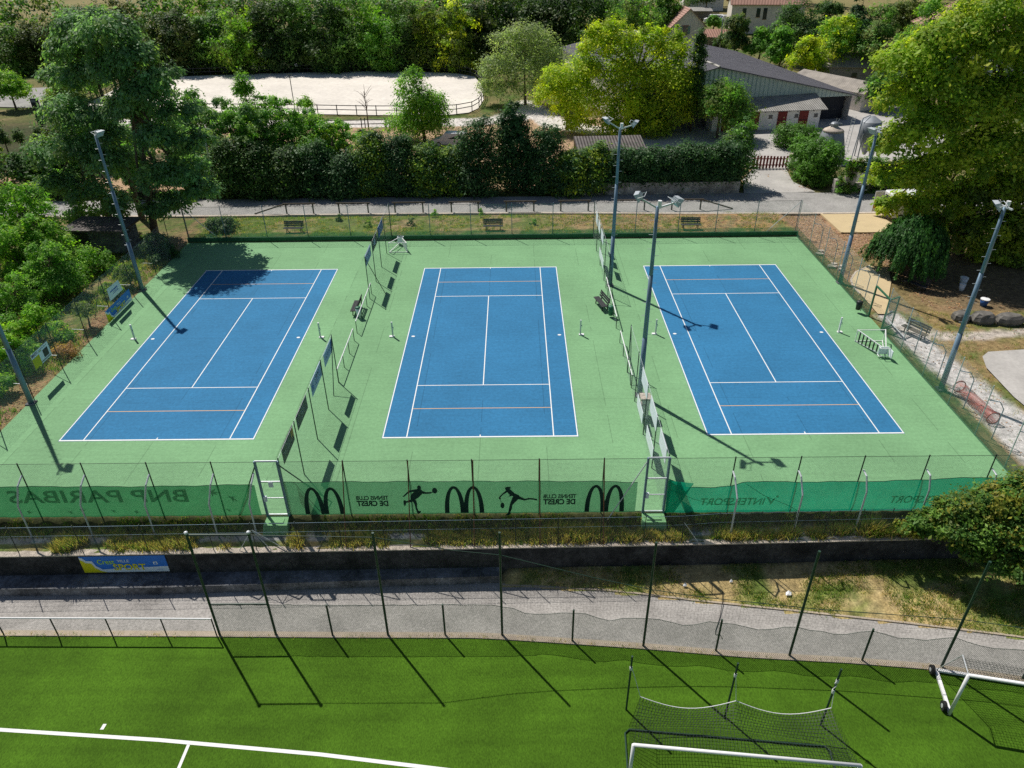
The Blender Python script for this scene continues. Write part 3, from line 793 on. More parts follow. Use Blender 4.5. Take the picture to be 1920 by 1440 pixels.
# boards hanging on the dividing fences
def side_board(x, y0, y1, z0, z1, mats, label, group, marks=None, off=.05, name='advert_board'):
    o = thing(name, label, 'board', (x, (y0 + y1) / 2, z0), group=group)
    mb = MB(); mb.box((x - off * .0 - .045, (y0 + y1) / 2, (z0 + z1) / 2), (.02, abs(y1 - y0), z1 - z0)); mb.build('panel', M[mats], o)
    if marks:
        for (m_, rects) in marks:
            mb = MB(); L_ = y1 - y0; H_ = z1 - z0
            for (a, b, c, d) in rects:   # fractions along y and z
                for sx in (-.060, -.030):
                    mb.add([(x + sx, y0 + a * L_, z0 + c * H_), (x + sx, y0 + b * L_, z0 + c * H_), (x + sx, y0 + b * L_, z0 + d * H_), (x + sx, y0 + a * L_, z0 + d * H_)], [(0, 1, 2, 3)])
            mb.build('print', M[m_], o)
    return o
def lines_(n, a0, a1, z0, z1, seed):
    r = random.Random(seed); out = []
    for i in range(n):
        z = z1 - (z1 - z0) * (i + .5) / n; h = (z1 - z0) / n * .45
        y = a0 + r.random() * .08
        while y < a1 - .05:
            w_ = .025 + r.random() * .05; out.append((y, min(a1, y + w_), z - h / 2, z + h / 2)); y += w_ + .018
    return out
gb = 'boards hung on the dividing fences'
side_board(LX, -17.25, -15.25, 2.46, 3.36, 'boardblack', 'black board with orange edge, nearest the gate on the dividing fence', gb, [('boardgrey', lines_(6, .32, .62, .25, .8, 1) + lines_(2, .06, .3, .35, .6, 5)), ('amber', [(.80, .84, .35, .85), (.86, .9, .5, .95), (.92, .98, .3, .9)])])
side_board(LX, -14.5, -12.4, 2.46, 3.32, 'boardblack', 'black board without orange edge on the dividing fence', gb, [('boardgrey', lines_(5, .3, .72, .25, .75, 2))])
side_board(LX, -11.3, -8.95, 2.42, 3.32, 'boardpale', 'pale blue board with dark lettering beside the black boards', gb, [('boardblue', lines_(3, .3, .9, .2, .8, 3) + [(.05, .2, .25, .7)]), ('maroon', lines_(1, .45, .8, .55, .8, 13))])
side_board(LX, -8.1, -6.0, 2.4, 3.2, 'boardpale', 'pale blue board at the open end of the near dividing fence', gb, [('boardblue', lines_(3, .1, .8, .3, .7, 4) + [(.82, .95, .2, .85)])])
side_board(LX, 6.35, 8.75, 2.5, 3.38, 'boardpale', 'sky blue board at the open end of the far dividing fence', gb, [('boardblue', lines_(3, .15, .8, .15, .85, 6) + [(.05, .1, .1, .9), (.9, .95, .1, .9)])])
side_board(LX, 9.5, 11.6, 2.4, 3.3, 'navy', 'dark blue board halfway along the far dividing fence', gb, [('boardpale', [(.35, .5, .3, .75), (.55, .65, .2, .8)] + lines_(2, .1, .3, .4, .7, 8))])
side_board(LX, 12.6, 14.9, 2.4, 3.3, 'boardblue', 'bright blue board closest to the road on the dividing fence', gb, [('boardpale', lines_(3, .2, .8, .2, .8, 7))])
for i, (a, b, z0, z1, lab) in enumerate([(14.9, 16.3, 2.5, 3.4, 'white board back nearest the road on the east dividing fence'), (12.9, 14.3, 2.6, 3.4, 'white board back halfway between road and mast on the dividing fence'), (10.5, 12.1, 2.6, 3.4, 'white board back beside the far centre mast'), (9.6, 12.6, .7, 1.4, 'low white board back at the foot of the far east dividing fence'),
    (-12.0, -10.1, 2.72, 3.62, 'white board back hanging above the stone pillar'), (-14.95, -13.0, 2.72, 3.62, 'white board back between stone pillar and gate, hung high'), (-17.6, -15.9, 2.72, 3.62, 'white board back hung high beside the teal windscreen gate'), (-14.85, -12.75, .58, 1.36, 'low white board back between stone pillar and gate'), (-11.4, -9.4, .45, 1.2, 'low white board back behind the stone pillar')]):
    z1 -= .2 if z0 > 2 else 0; z0 -= .2 if z0 > 2 else 0
    side_board(RX, a, b, z0, z1, 'boardwhite', lab, gb)

# boards on the west fence (face the courts)
def text_mesh(body, size, xform, m, name='lettering', parent=None, bold=.0, shear=0., sx=1.0):
    cu = bpy.data.curves.new('text', 'FONT'); cu.body = body; cu.size = size; cu.offset = bold; cu.shear = shear; cu.resolution_u = 3
    tmp = bpy.data.objects.new('text', cu); COL.objects.link(tmp)
    dg = bpy.context.evaluated_depsgraph_get(); dg.update()
    me0 = bpy.data.meshes.new_from_object(tmp.evaluated_get(dg))
    vs = [xform(v.co.x * sx, v.co.y) for v in me0.vertices]; fs = [tuple(p.vertices) for p in me0.polygons]
    bpy.data.objects.remove(tmp); bpy.data.curves.remove(cu); bpy.data.meshes.remove(me0)
    mb = MB(); mb.add(vs, fs)
    return mb.build(name, M[m], parent)
def text_width(body, size, bold=0.):
    cu = bpy.data.curves.new('text', 'FONT'); cu.body = body; cu.size = size; cu.offset = bold
    tmp = bpy.data.objects.new('text', cu); COL.objects.link(tmp); bpy.context.view_layer.update()
    wd = tmp.dimensions.x; bpy.data.objects.remove(tmp); bpy.data.curves.remove(cu); return wd
def fit(body, width, height, bold=0.):
    """size and x scale so that capitals are `height` tall and the line `width` wide"""
    size = height / .69; return size, width / max(.01, text_width(body, size, bold))

def town_banner(o, T, W_, H_, mirror_left=True):
    """blue/white/lime town sports banner; T(u,v,off) maps metres to world"""
    def P(pts, m, off, name='print'):
        mb = MB(); mb.poly([T(a * W_, b * H_, off) for a, b in pts]); mb.build(name, M[m], o)
    P([(0, 0), (1, 0), (1, 1), (0, 1)], 'banblue', .0, 'panel')
    P([(.10, .18), (.2, .17), (.45, .24), (1, .33), (1, 0), (.10, 0)], 'banpale', .004)
    P([(.0, .95), (.035, .9), (.07, .72), (.135, .72), (.16, .4), (.22, .2), (.3, 0), (0, 0)], 'banpale', .006)
    P([(.0, .80), (.03, .74), (.06, .6), (.12, .58), (.145, .3), (.2, .1), (.27, 0), (0, 0)], 'banyellow', .009)
    P([(.84, .45), (.89, .45), (.89, .62), (.84, .62)], 'banpale', .006); P([(.852, .48), (.878, .48), (.878, .57), (.852, .57)], 'banblue', .009)
    P([(.86, .13), (.93, .13), (.93, .15), (.86, .15)], 'banblue', .008)
    s, k = fit('Crest', .20 * W_, .28 * H_, .004); text_mesh('Crest', s, lambda x, y: T(.19 * W_ + x, .52 * H_ + y, .012), 'banlime', 'lettering', o, .004, 0, k)
    s, k = fit('VILLE', .14 * W_, .16 * H_, .003); text_mesh('VILLE', s, lambda x, y: T(.43 * W_ + x, .62 * H_ + y, .012), 'banpale', 'lettering', o, .003, 0, k)
    s, k = fit('SPORT', .38 * W_, .36 * H_, .012); text_mesh('SPORT', s, lambda x, y: T(.36 * W_ + x, .14 * H_ + y, .015), 'banyellow', 'lettering', o, .012, 0, k)

BX = -27.40
o = thing('banner', 'blue town sports banner with yellow lettering on the west fence', 'banner', (BX, 4.35, 0), group='blue town sports banners')
town_banner(o, lambda u, v, off: (BX + off, 2.4 + u, .04 + v), 3.9, .93)
o = thing('sign_board', 'white board with blue mark above the blue banner on the west fence', 'board', (BX, 4.45, 1.3))
mb = MB(); mb.poly([(BX, 3.45, 1.28), (BX, 5.5, 1.28), (BX, 5.35, 1.75), (BX, 5.25, 2.18), (BX, 3.5, 2.22)]); mb.build('panel', M['boardwhite'], o)
mb = MB()
for a, b, c, d in lines_(1, .15, .75, .5, .75, 21) + lines_(2, .3, .75, .3, .5, 22): mb.poly([(BX + .01, 3.45 + 2 * a, 1.28 + .9 * c), (BX + .01, 3.45 + 2 * b, 1.28 + .9 * c), (BX + .01, 3.45 + 2 * b, 1.28 + .9 * d), (BX + .01, 3.45 + 2 * a, 1.28 + .9 * d)])
mb.build('print', M['boardblue'], o)
o = thing('sign_board', 'white and yellow board with a dark picture above the near west fence', 'board', (BX, -5.45, 1.4))
def wb(pts, m, off, nm='print'):
    mb = MB(); mb.poly([(BX + off, -6.4 + 1.88 * a, 1.42 + .98 * b) for a, b in pts]); mb.build(nm, M[m], o)
wb([(0, 0), (1, 0), (1, 1), (0, 1)], 'boardwhite', 0, 'panel'); wb([(.0, .0), (.4, .0), (.4, .68), (.0, .68)], 'yellow', .01)
wb([(.62, .2), (.9, .2), (.9, .72), (.62, .72)], 'bindark', .01); wb([(.4, .06), (.95, .06), (.95, .14), (.4, .14)], 'boardgrey', .01); wb([(.42, .86), (.9, .86), (.9, .89), (.42, .89)], 'boardgrey', .01); wb([(.42, .76), (.56, .76), (.56, .82), (.42, .82)], 'lime', .01)
s, k = fit('BRICO', .62, .17, .004); text_mesh('BRICO', s, lambda x, y: (BX + .012, -6.36 + x, 1.42 + .76 + y), 'maroon', 'lettering', o, .004, 0, k)

# ------------------------------------------------------------------ windscreens on the south fence
def windscreen(xs_, tops, bots, m, label, yoff=-.05, sag=.05, seed=0):
    x = np.arange(xs_[0], xs_[-1] + .001, .25); tp = np.interp(x, xs_, tops); bt = np.interp(x, xs_, bots)
    r = np.random.default_rng(seed)
    tp = tp + .02 * np.sin(x * 2.1 + seed) + .015 * r.standard_normal(len(x)).cumsum() * 0
    V = []; n = len(x)
    for k in range(7):
        f = k / 6
        y = SY + yoff - sag * math.sin(math.pi * f) * (.6 + .4 * np.sin(x * 1.7 + seed)) - .02 * np.sin(x * 6.1 + k + seed) * (1 - .3 * f)
        V.append(np.stack([x, y, bt * (1 - f) + tp * f], -1))
    V = np.concatenate(V); i = np.arange(7 * n).reshape(7, n)
    F = np.stack([i[:-1, :-1], i[:-1, 1:], i[1:, 1:], i[1:, :-1]], -1).reshape(-1, 4)
    o = thing('windscreen', label, 'windscreen', ((xs_[0] + xs_[-1]) / 2, SY, 0), group='green windscreens on the south fence')
    c = np_mesh('fabric', V, F, None, M[m], o); c.data.polygons.foreach_set('use_smooth', [True] * len(c.data.polygons))
    mb = MB(); step = max(1, n // 60); pts = [tuple(V[6 * n + j]) for j in range(0, n, step)]
    mb.tube([(p[0], p[1] - .005, p[2]) for p in pts], .014, 5); mb.build('hem', M['printdark'], o)
    return o
PYW = SY - .13
def poly_print(o, pts, m, k=0, name='emblem'):
    mb = MB(); mb.poly([(x, PYW - .003 * k, z) for x, z in pts]); return mb.build(name, M[m], o)
def mirrored(o, body, xl, xr, z0, h, m, bold=.02, shear=0., y=None):
    s, k = fit(body, xr - xl, h, bold)
    text_mesh(body, s, lambda x, z: (xr - x, PYW - .002, z0 + z), m, 'lettering', o, bold, shear, k)

ws = windscreen([-27.4, -22, -17, -14.9, -12.4, -10.62, -10.3], [2.0, 1.99, 1.93, 1.92, 1.96, 1.98, 1.9], [.05] * 7, 'scr1', 'faded green windscreen with large grey lettering and star marks', seed=1)
mirrored(ws, 'BNP PARIBAS', -22.2, -13.6, 1.03, .74, 'bnp', .02)
S1 = [(610, 350), (820, 290), (740, 350), (950, 380), (780, 380), (830, 430), (720, 400), (690, 470), (650, 380)]
S2 = [(960, 495), (1090, 465), (1060, 420), (1130, 460), (1300, 460), (1200, 485), (1310, 580), (1200, 530), (1180, 580), (1140, 510), (1090, 475)]
def star(pts, dx=0., dz=0., sc_=1., k=0):
    cxm = sum(p[0] for p in pts) / len(pts); cym = sum(p[1] for p in pts) / len(pts)
    out = []
    for a, b in pts:
        a2 = cxm + (a - cxm) * sc_; b2 = cym + (b - cym) * sc_
        u = 340 + a2 / 12; v = 890 + b2 / 12
        out.append((-12.6 + (u - 392) / 44.6 + dx, 1.77 - (v - 915) / 29.3 + dz))
    poly_print(ws, out, 'bnp', k)
star(S1); star(S2)
for i, (dx, dz) in enumerate(((-6.6, -1.0), (-4.0, -1.15), (-9.2, -1.1))): star(S1, dx, dz, .6, i)
for i, (dx, dz) in enumerate(((-5.9, -.75), (-8.0, -.8), (-.3, -.75))): star(S2, dx, dz, .55, i)
ws = windscreen([-9.0, -6.1, 0, 3.2, 6.5, 7.95], [2.1, 2.1, 2.06, 2.03, 1.97, 1.9], [.05] * 6, 'scr2', 'grey green windscreen with dark arches and two tennis players', sag=.02, seed=2)
def arches(o, xc, zb, W_, H_):
    for s in (-1, 1):
        cx = xc + s * W_ * .245; wo, wi = W_ * .262, W_ * .142
        out = [(cx + wo * math.cos(a), zb + H_ * max(0, math.sin(a)) ** .92) for a in np.linspace(0, math.pi, 25)]
        inn = [(cx + wi * math.cos(a), zb + H_ * .90 * max(0, math.sin(a)) ** .92) for a in np.linspace(math.pi, 0, 25)]
        mb = MB(); k = len(out); vs = out + inn[::-1]
        off = 0 if s < 0 else .004
        mb.add([(x, PYW - off, z) for x, z in vs], [(i, i + 1, k + i + 1, k + i) for i in range(k - 1)])
        mb.build('arch_emblem', M['printdark'], o)
for xc in (-7.27, -.51, 6.24): arches(ws, xc, .16, 1.88, 1.68)
for xl, xr in ((-5.68, -4.12), (3.28, 4.86)):
    mirrored(ws, 'TENNIS CLUB', xl, xr, 1.04, .235, 'printdark', .012)
    mirrored(ws, 'DE CREST', xl + .02, xr - .02, .66, .31, 'printdark', .02)
def man_pt(a, b): return (-2.6 + (560 + a / 6.857 - 788) / 42.3, 1.89 - (890 + b / 6.857 - 908) / 29.5)
def wom_pt(a, b): return (1.14 + (920 + a / 7.385 - 934) / 39.2, 1.77 - (890 + b / 7.385 - 910) / 29.4)
def ell(cx, cy, rx, ry, n=18): return [(cx + rx * math.cos(2 * math.pi * k / n), cy + ry * math.sin(2 * math.pi * k / n)) for k in range(n)]
MANP = [ell(1563, 150, 27, 30), [(1540, 165), (1590, 170), (1615, 205), (1590, 235), (1545, 270), (1500, 295), (1475, 310), (1430, 300), (1430, 250), (1480, 205)],
        [(1545, 163), (1480, 172), (1420, 182), (1375, 215), (1320, 262), (1345, 262), (1400, 222), (1440, 203), (1500, 200)], [(1595, 185), (1650, 203), (1720, 203), (1725, 222), (1660, 227), (1600, 224)],
        [(1715, 208), (1748, 195), (1752, 205), (1722, 218)], ell(1775, 185, 36, 36), [(1445, 288), (1370, 315), (1345, 298), (1328, 310), (1325, 350), (1338, 380), (1355, 362), (1365, 335), (1440, 326), (1495, 310)],
        [(1455, 305), (1505, 298), (1516, 350), (1508, 390), (1525, 440), (1562, 440), (1552, 460), (1520, 480), (1503, 470), (1488, 420), (1478, 360)]]
WOMP = [[(195, 160), (225, 148), (262, 148), (285, 165), (265, 173), (252, 192), (225, 207), (205, 190)], [(213, 198), (262, 173), (330, 235), (390, 262), (405, 285), (370, 312), (318, 322), (300, 270), (240, 280), (262, 258), (240, 235)],
        [(215, 193), (150, 245), (108, 290), (112, 308), (130, 322), (142, 300), (132, 290), (172, 250), (235, 217)], [(128, 315), (147, 355), (140, 360), (124, 322)], ell(158, 398, 28, 40),
        [(385, 268), (470, 308), (530, 296), (600, 304), (642, 313), (642, 336), (600, 325), (540, 318), (460, 333), (400, 318), (350, 312)], [(300, 285), (385, 308), (340, 350), (295, 395), (290, 440), (268, 490), (273, 516), (235, 533), (190, 536), (235, 495), (245, 450), (265, 370)]]
def figure(o, polys, f, name):
    mb = MB()
    for k, p in enumerate(polys): mb.poly([(f(a, b)[0], PYW - .003 * k, f(a, b)[1]) for a, b in p])
    mb.build(name, M['printdark'], o)
figure(ws, MANP, man_pt, 'player_silhouette'); figure(ws, WOMP, wom_pt, 'player_silhouette')
ws = windscreen([9.2, 9.5, 10.0, 10.4, 11.4, 12.3, 12.8, 15.4, 19, 21.5, 22.4, 27.4], [2.1, 1.95, 1.62, 1.58, 1.52, 1.68, 1.9, 1.84, 1.84, 1.92, 2.0, 2.0], [-.02] * 12, 'scr3', 'bright teal windscreen sagging at its torn west end', sag=.08, seed=3)
mirrored(ws, 'INTERSPORT', 10.82, 13.9, .52, .42, 'bnp2', .014, -.15)
mirrored(ws, 'INTERSPORT', 19.9, 22.9, .56, .42, 'bnp2', .014, -.15)
for xr in (13.95, 22.95):   # leaping figure mark beside the lettering
    poly_print(ws, [(xr, .98), (xr + .12, .97), (xr + .28, .74), (xr + .36, .9), (xr + .46, .93), (xr + .34, .6), (xr + .24, .5), (xr + .22, .62)], 'bnp2'); poly_print(ws, ell(xr + .52, 1.02, .07, .07, 10), 'bnp2', 1)
mb = MB(); mb.tube([(9.3, SY - .12, 1.5), (10.5, SY - .13, .9), (11.5, SY - .13, .55), (12.4, SY - .12, .5)], .014, 4); mb.tube([(12.8, SY - .13, 1.86), (13.8, SY - .14, 1.1), (15.2, SY - .14, .4), (15.6, SY - .13, .1)], .014, 4)
mb.build('crease', M['scr4'], ws)
mb = MB(); mb.poly([(9.15, SY - .1, 2.05), (10.35, SY - .22, 1.95), (9.95, SY - .25, 1.0), (9.6, SY - .2, .1), (9.2, SY - .1, .05)]); mb.build('torn_flap', M['scr3'], ws)

# ------------------------------------------------------------------ floodlight masts
peg = MB(); peg.tube([(0, 0, 0), (.24, 0, 0)], .012, 5)
def flood(parent, c, aim, w_=.72):
    """one floodlight: housing and glass, aimed along a horizontal direction"""
    c = Vector(c); a = Vector((aim[0], aim[1], 0)).normalized(); side = Vector((-a.y, a.x, 0))
    d = (a * .80 + Vector((0, 0, -.6))).normalized(); upv = side.cross(d) * -1
    if upv.z < 0: upv = -upv
    def q(x, y, z): return c + side * x + upv * y + d * z
    mb = MB(); h = .5; b = [(-w_ / 2, -h / 2), (w_ / 2, -h / 2), (w_ / 2, h / 2), (-w_ / 2, h / 2)]
    front = [q(x, y, .1) for x, y in b]; back = [q(x * .75, y * .6, -.12) for x, y in b]
    mb.add(front + back, [(4, 5, 6, 7), (0, 1, 5, 4), (1, 2, 6, 5), (2, 3, 7, 6), (3, 0, 4, 7)])
    for k in range(5):
        x = (-.3 + .15 * k) * w_ * .8 / .72 ; mb.bar(q(x, -.14, -.13), q(x, .14, -.13), .02, .05, up=d)
    hs = mb.build('floodlight', M['lampbody'], parent)
    mb = MB(); mb.poly([q(x * .95, y * .92, .103) for x, y in b]); mb.build('lens', M['lampglass'], hs)
    mb = MB(); mb.tube([q(-w_ / 2 - .03, 0, 0), q(-w_ / 2 - .03, -.1, -.35), q(w_ / 2 + .03, -.1, -.35), q(w_ / 2 + .03, 0, 0)], .018, 5); mb.build('yoke', M['galv'], hs)
def mast(x, y, h, label, lamps, bars):
    t = thing('floodlight_mast', label, 'floodlight', (x, y, 0), group='floodlight masts around the courts')
    mb = MB(); mb.tube([(x, y, -.05), (x, y, h * .34)], [.165, .145], 12); mb.tube([(x, y, h * .34), (x, y, h * .67)], [.14, .118], 12); mb.tube([(x, y, h * .67), (x, y, h)], [.112, .09], 12)
    mb.build('pole', M['mast'], t, smooth=True)
    mb = MB(); mb.box((x, y, .03), (.5, .5, .1)); mb.build('footing', M['concrete'], t)
    p0 = None; k = 0; z = 3.8
    while z < h - .4:
        sgn = 1 if k % 2 else -1
        if p0 is None: p0 = peg.build('climbing_peg', M['galv'], t, world=False); o = p0
        else: o = p0.copy(); COL.objects.link(o); o.parent = t
        o.location = (sgn * .08, 0, z); o.rotation_euler = (0, 0, 0 if sgn > 0 else math.pi)
        k += 1; z += .40
    for a, b in bars:
        mb = MB(); mb.bar((x + a[0], y + a[1], h + a[2]), (x + b[0], y + b[1], h + b[2]), .08, .08); mb.build('arm', M['galv'], t)
    for c, aim in lamps: flood(t, (x + c[0], y + c[1], h + c[2]), aim)
    mb = MB(); mb.tube([(x + .1, y, h - .1), (x + .1, y, h + .3)], .11, 9); mb.build('junction_box', M['whitepaint'], t)
PH = 11.75
mast(9.5, 8.05, PH + .3, 'floodlight mast with two lamps at the far end between middle and east court', [((-1.0, -.15, .55), (-1, -.3)), ((1.0, -.1, .30), (1, -.3))], [((0, 0, -.1), (-.9, -.1, .45)), ((0, 0, -.1), (.9, -.1, .2))])
mast(9.5, -7.75, PH, 'floodlight mast with two lamps beside the stone pillar', [((-1.0, .15, .50), (-1, .3)), ((1.0, .1, .25), (1, .3))], [((0, 0, -.1), (-.9, .1, .4)), ((0, 0, -.1), (.9, .1, .15))])
mast(-27.35, 8.05, 11.9, 'floodlight mast in front of the big trees by the west court', [((.35, -.1, .2), (1, -.3))], [((-.1, .35, 0), (.2, -.5, .1))])
mast(-27.3, -8.0, 11.2, 'floodlight mast leaning into view at the near west corner', [((.35, .1, .2), (1, .3))], [((-.1, .45, 0), (.15, -.55, 0))])
mast(27.55, 8.1, 11.6, 'floodlight mast before the plane trees by the weeping shrub', [((-.35, -.1, .05), (-1, -.3))], [((-.1, .5, 0), (.1, -.5, 0))])
mast(27.85, -7.4, 11.4, 'floodlight mast on the gravel strip near the red wire tube', [((-.35, .1, .05), (-1, .3))], [((-.1, .5, 0), (.1, -.5, 0))])

# ------------------------------------------------------------------ court furniture
for x, lab in ((-24.49, 'white net post beside the blue banner'), (-11.53, 'white net post between west court and low fence'), (-6.48, 'white net post on the west side of the middle court'), (6.53, 'white net post on the east side of the middle court'), (11.74, 'white net post by the near centre mast'), (24.41, 'white net post beside the umpire chair lying by the east fence')):
    t = thing('net_post', lab, 'net post', (x, 0, 0), group='net posts of the tennis courts')
    mb = MB(); mb.bar((0, 0, 0), (0, 0, 1.12), .09, .09, up=(0, 1, 0)); mb.box((0, 0, 1.13), (.1, .1, .03)); mb.build('pole', M['galv'] if x < 20 else M['whitepaint'], t, world=False)
    s = -1 if x in (-24.49, -6.48, 11.74) else 1
    mb = MB(); mb.box((s * .08, 0, .03), (.34, .22, .06)); mb.build('foot', M['whitepaint'], t, world=False)
    mb = MB(); mb.tube([(0, 0, .75), (0.09, -.05, .75)], .03, 7); mb.tube([(.09, -.05, .75), (.09, -.05, .6)], .012, 5); mb.build('crank', M['mast'], t, world=False)

def bench(loc, rz, label, m='darkwood', L_=1.8, group='benches around the courts'):
    t = thing('bench', label, 'bench', loc, rz, group)
    mb = MB()
    for y in (-.26, -.11, .04): mb.box((0, y, .45), (L_, .135, .045))
    mb.build('seat', M[m], t, world=False)
    mb = MB()
    for z, y in ((.60, .17), (.77, .22), (.92, .26)): mb.box((0, y, z), (L_, .035, .14))
    mb.build('backrest', M[m], t, world=False)
    for x in (-L_ * .36, L_ * .36):
        mb = MB(); mb.bar((x, -.22, 0), (x, -.18, .43), .06, .06); mb.bar((x, .2, 0), (x, .26, .85), .06, .06); mb.bar((x, -.22, .41), (x, .16, .41), .05, .05)
        mb.build('leg', M['black'], t, world=False)
bench((-9.66, 4.0, 0), R(-90), 'dark bench with its back to the low fence, facing the west court')
bench((8.45, 4.3, 0), R(-75), 'dark bench on the east side of the middle court by the far mast')
bench((-18.2, 19.75, .32), 0, 'dark bench on the grass bank behind the west court')
bench((.08, 19.75, .32), 0, 'dark bench on the grass bank behind the middle court')
bench((18.1, 19.55, .32), 0, 'dark bench on the grass bank behind the east court')
bench((29.35, -.6, 0), R(-62), 'grey slatted bench on the gravel outside the east gate', 'railwood')
bench((32.9, 6.9, 0), R(-58), 'dark bench in the shade under the weeping shrub')

def litter_bin(loc, m, label, r=.19, h=.75):
    t = thing('litter_bin', label, 'bin', loc, group='litter bins by the courts')
    mb = MB(); mb.lathe([(r * .8, .12), (r * .95, .5), (r, h), (r * .9, h), (r * .8, .3)], n=14); mb.build('body', M[m], t, world=False, smooth=True)
    mb = MB(); mb.lathe([(r * 1.08, h - .02), (r * 1.08, h + .04), (r * .6, h + .1)], n=14); mb.build('lid', M['bingreen'] if m != 'bindark' else M['bindark'], t, world=False, smooth=True)
    mb = MB(); mb.tube([(r + .03, 0, -.02), (r + .03, 0, h + .1)], .025, 6); mb.build('pole', M['darkpost'], t, world=False)
litter_bin((8.92, 2.65, .05), 'bingreen', 'green litter bin against the low fence near the east bench')
litter_bin((-9.35, 2.95, .05), 'boardwhite', 'pale lidded litter bin at the end of the west bench')
litter_bin((26.85, 2.95, .15), 'bindark', 'black litter bin on a post next to the east gate', .2, .7)

# stone pillar
t = thing('stone_pillar', 'beige stone pillar with capstone at the foot of the near mast', 'pillar', (9.42, -9.95, 0))
mb = MB(); mb.box((9.42, -9.95, .62), (.42, .5, 1.3)); mb.build('shaft', M['cream'], t)
mb = MB(); mb.box((9.42, -9.95, 1.33), (.6, .66, .12)); mb.build('capstone', M['coping'], t)
mb = MB(); mb.box((9.30, -10.21, .95), (.3, .03, .06)); mb.build('groove', M['stone'], t)

# umpire chairs
def umpire(loc, mat4, label):
    t = thing('umpire_chair', label, 'umpire chair', loc, group='white umpire chairs')
    def b(name, bars, m='whitepaint', w_=.05):
        mb = MB()
        for p, q in bars: mb.bar(mat4 @ Vector(p), mat4 @ Vector(q), w_, w_)
        return mb.build(name, M[m], t, world=False)
    for sx in (-.42, .42):
        b('front_leg', [((sx, .75, 0), (sx * .6, .12, 1.75))]); b('rear_leg', [((sx, -.75, 0), (sx * .6, -.1, 1.75))])
    b('base_bar', [((-.42, -.75, .05), (.42, -.75, .05)), ((-.42, .75, .05), (.42, .75, .05)), ((-.42, .75, .05), (-.42, -.75, .05)), ((.42, .75, .05), (.42, -.75, .05))], w_=.04)
    for k in range(1, 7):
        f = k / 7.; y = .75 - f * .63; x = .42 - f * .168; z = 1.75 * f
        b('step', [((-x, y, z), (x, y, z))], 'bindark' if 'east' in label else 'whitepaint', .07)
    mb = MB(); mb.box((0, 0, 0), (.52, .5, .05), mat4=mat4 @ Matrix.Translation((0, 0, 1.78))); mb.build('seat', M['boardwhite'], t, world=False)
    mb = MB(); mb.box((0, 0, 0), (.5, .04, .45), mat4=mat4 @ Matrix.Translation((0, -.25, 2.1))); mb.build('backrest', M['boardwhite'], t, world=False)
    for sx in (-.28, .28): b('armrest', [((sx, .25, 2.0), (sx, -.25, 2.0)), ((sx, .25, 2.0), (sx, .25, 1.75))], w_=.04)
LIE_E = Matrix(((0, -1, 0), (0, 0, -1), (1, 0, 0))).to_4x4() @ Matrix.Diagonal((1, 1.25, 1.18, 1))
umpire((25.95, -1.3, .46), LIE_E, 'white umpire chair lying on its side by the east fence')
LIE_N = Matrix(((0, 1, 0), (0, 0, 1), (1, 0, 0))).to_4x4() @ Matrix.Diagonal((1, 1.05, 1, 1))
umpire((-8.1, 15.3, .46), LIE_N, 'white umpire chair lying on its side under the dividing fence at the north end')
# ------------------------------------------------------------------ retaining wall and lower side
wx = [x for x in np.arange(-70, 60.1, 1.0)]
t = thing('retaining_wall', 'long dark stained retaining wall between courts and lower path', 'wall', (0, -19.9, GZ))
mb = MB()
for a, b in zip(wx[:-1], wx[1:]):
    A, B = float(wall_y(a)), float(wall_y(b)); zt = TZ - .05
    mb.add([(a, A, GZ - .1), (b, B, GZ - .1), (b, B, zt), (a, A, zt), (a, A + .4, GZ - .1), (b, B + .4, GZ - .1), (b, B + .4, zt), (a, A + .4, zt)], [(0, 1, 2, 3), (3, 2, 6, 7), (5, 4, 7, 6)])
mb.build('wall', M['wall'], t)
mb = MB(); rr = random.Random(4)
cx_ = list(np.arange(-70, 60.1, .35)); jit = [(rr.uniform(-.02, .02), rr.uniform(-.05, .05)) for _ in cx_]
for i, (a, b) in enumerate(zip(cx_[:-1], cx_[1:])):
    A, B = float(wall_y(a)), float(wall_y(b)); za, zb = TZ + jit[i][0], TZ + jit[i + 1][0]; wa, wb_ = .30 + jit[i][1], .30 + jit[i + 1][1]
    mb.add([(a, A - .03, TZ - .055), (b, B - .03, TZ - .055), (b, B - .03, zb), (a, A - .03, za), (a, A + wa, za + .02), (b, B + wb_, zb + .02), (a, A + wa, TZ - .2), (b, B + wb_, TZ - .2)], [(0, 1, 2, 3), (3, 2, 5, 4), (4, 5, 7, 6)])
mb.build('coping', M['coping'], t)
mb = MB(); lx = [-70] + list(np.arange(-60, 1.3, 1.0)) + [1.25]
def ledge_y(x): return float(np.interp(x, [-70, -22, -14.8, -4.8, 1.25], [-20.95, -20.95, -20.93, -20.58, -20.38]))
for a, b in zip(lx[:-1], lx[1:]):
    A, B = ledge_y(a), ledge_y(b); zt = GZ + .48
    mb.add([(a, A, GZ - .05), (b, B, GZ - .05), (b, B, zt), (a, A, zt), (a, float(wall_y(a)) + .05, zt + .04), (b, float(wall_y(b)) + .05, zt + .04)], [(0, 1, 2, 3), (3, 2, 5, 4)])
mb.add([(1.25, ledge_y(1.25), GZ - .05), (1.25, -19.7, GZ - .05), (1.25, -19.7, GZ + .52), (1.25, ledge_y(1.25), GZ + .48)], [(0, 1, 2, 3)])
solo('concrete_ledge', mb, M['concrete'], 'low weathered concrete ledge along the foot of the retaining wall', 'ledge', (-20, -20.5, GZ))
o = thing('banner', 'blue town sports banner with yellow lettering on the retaining wall', 'banner', (-16.6, -20.15, -1.2), group='blue town sports banners')
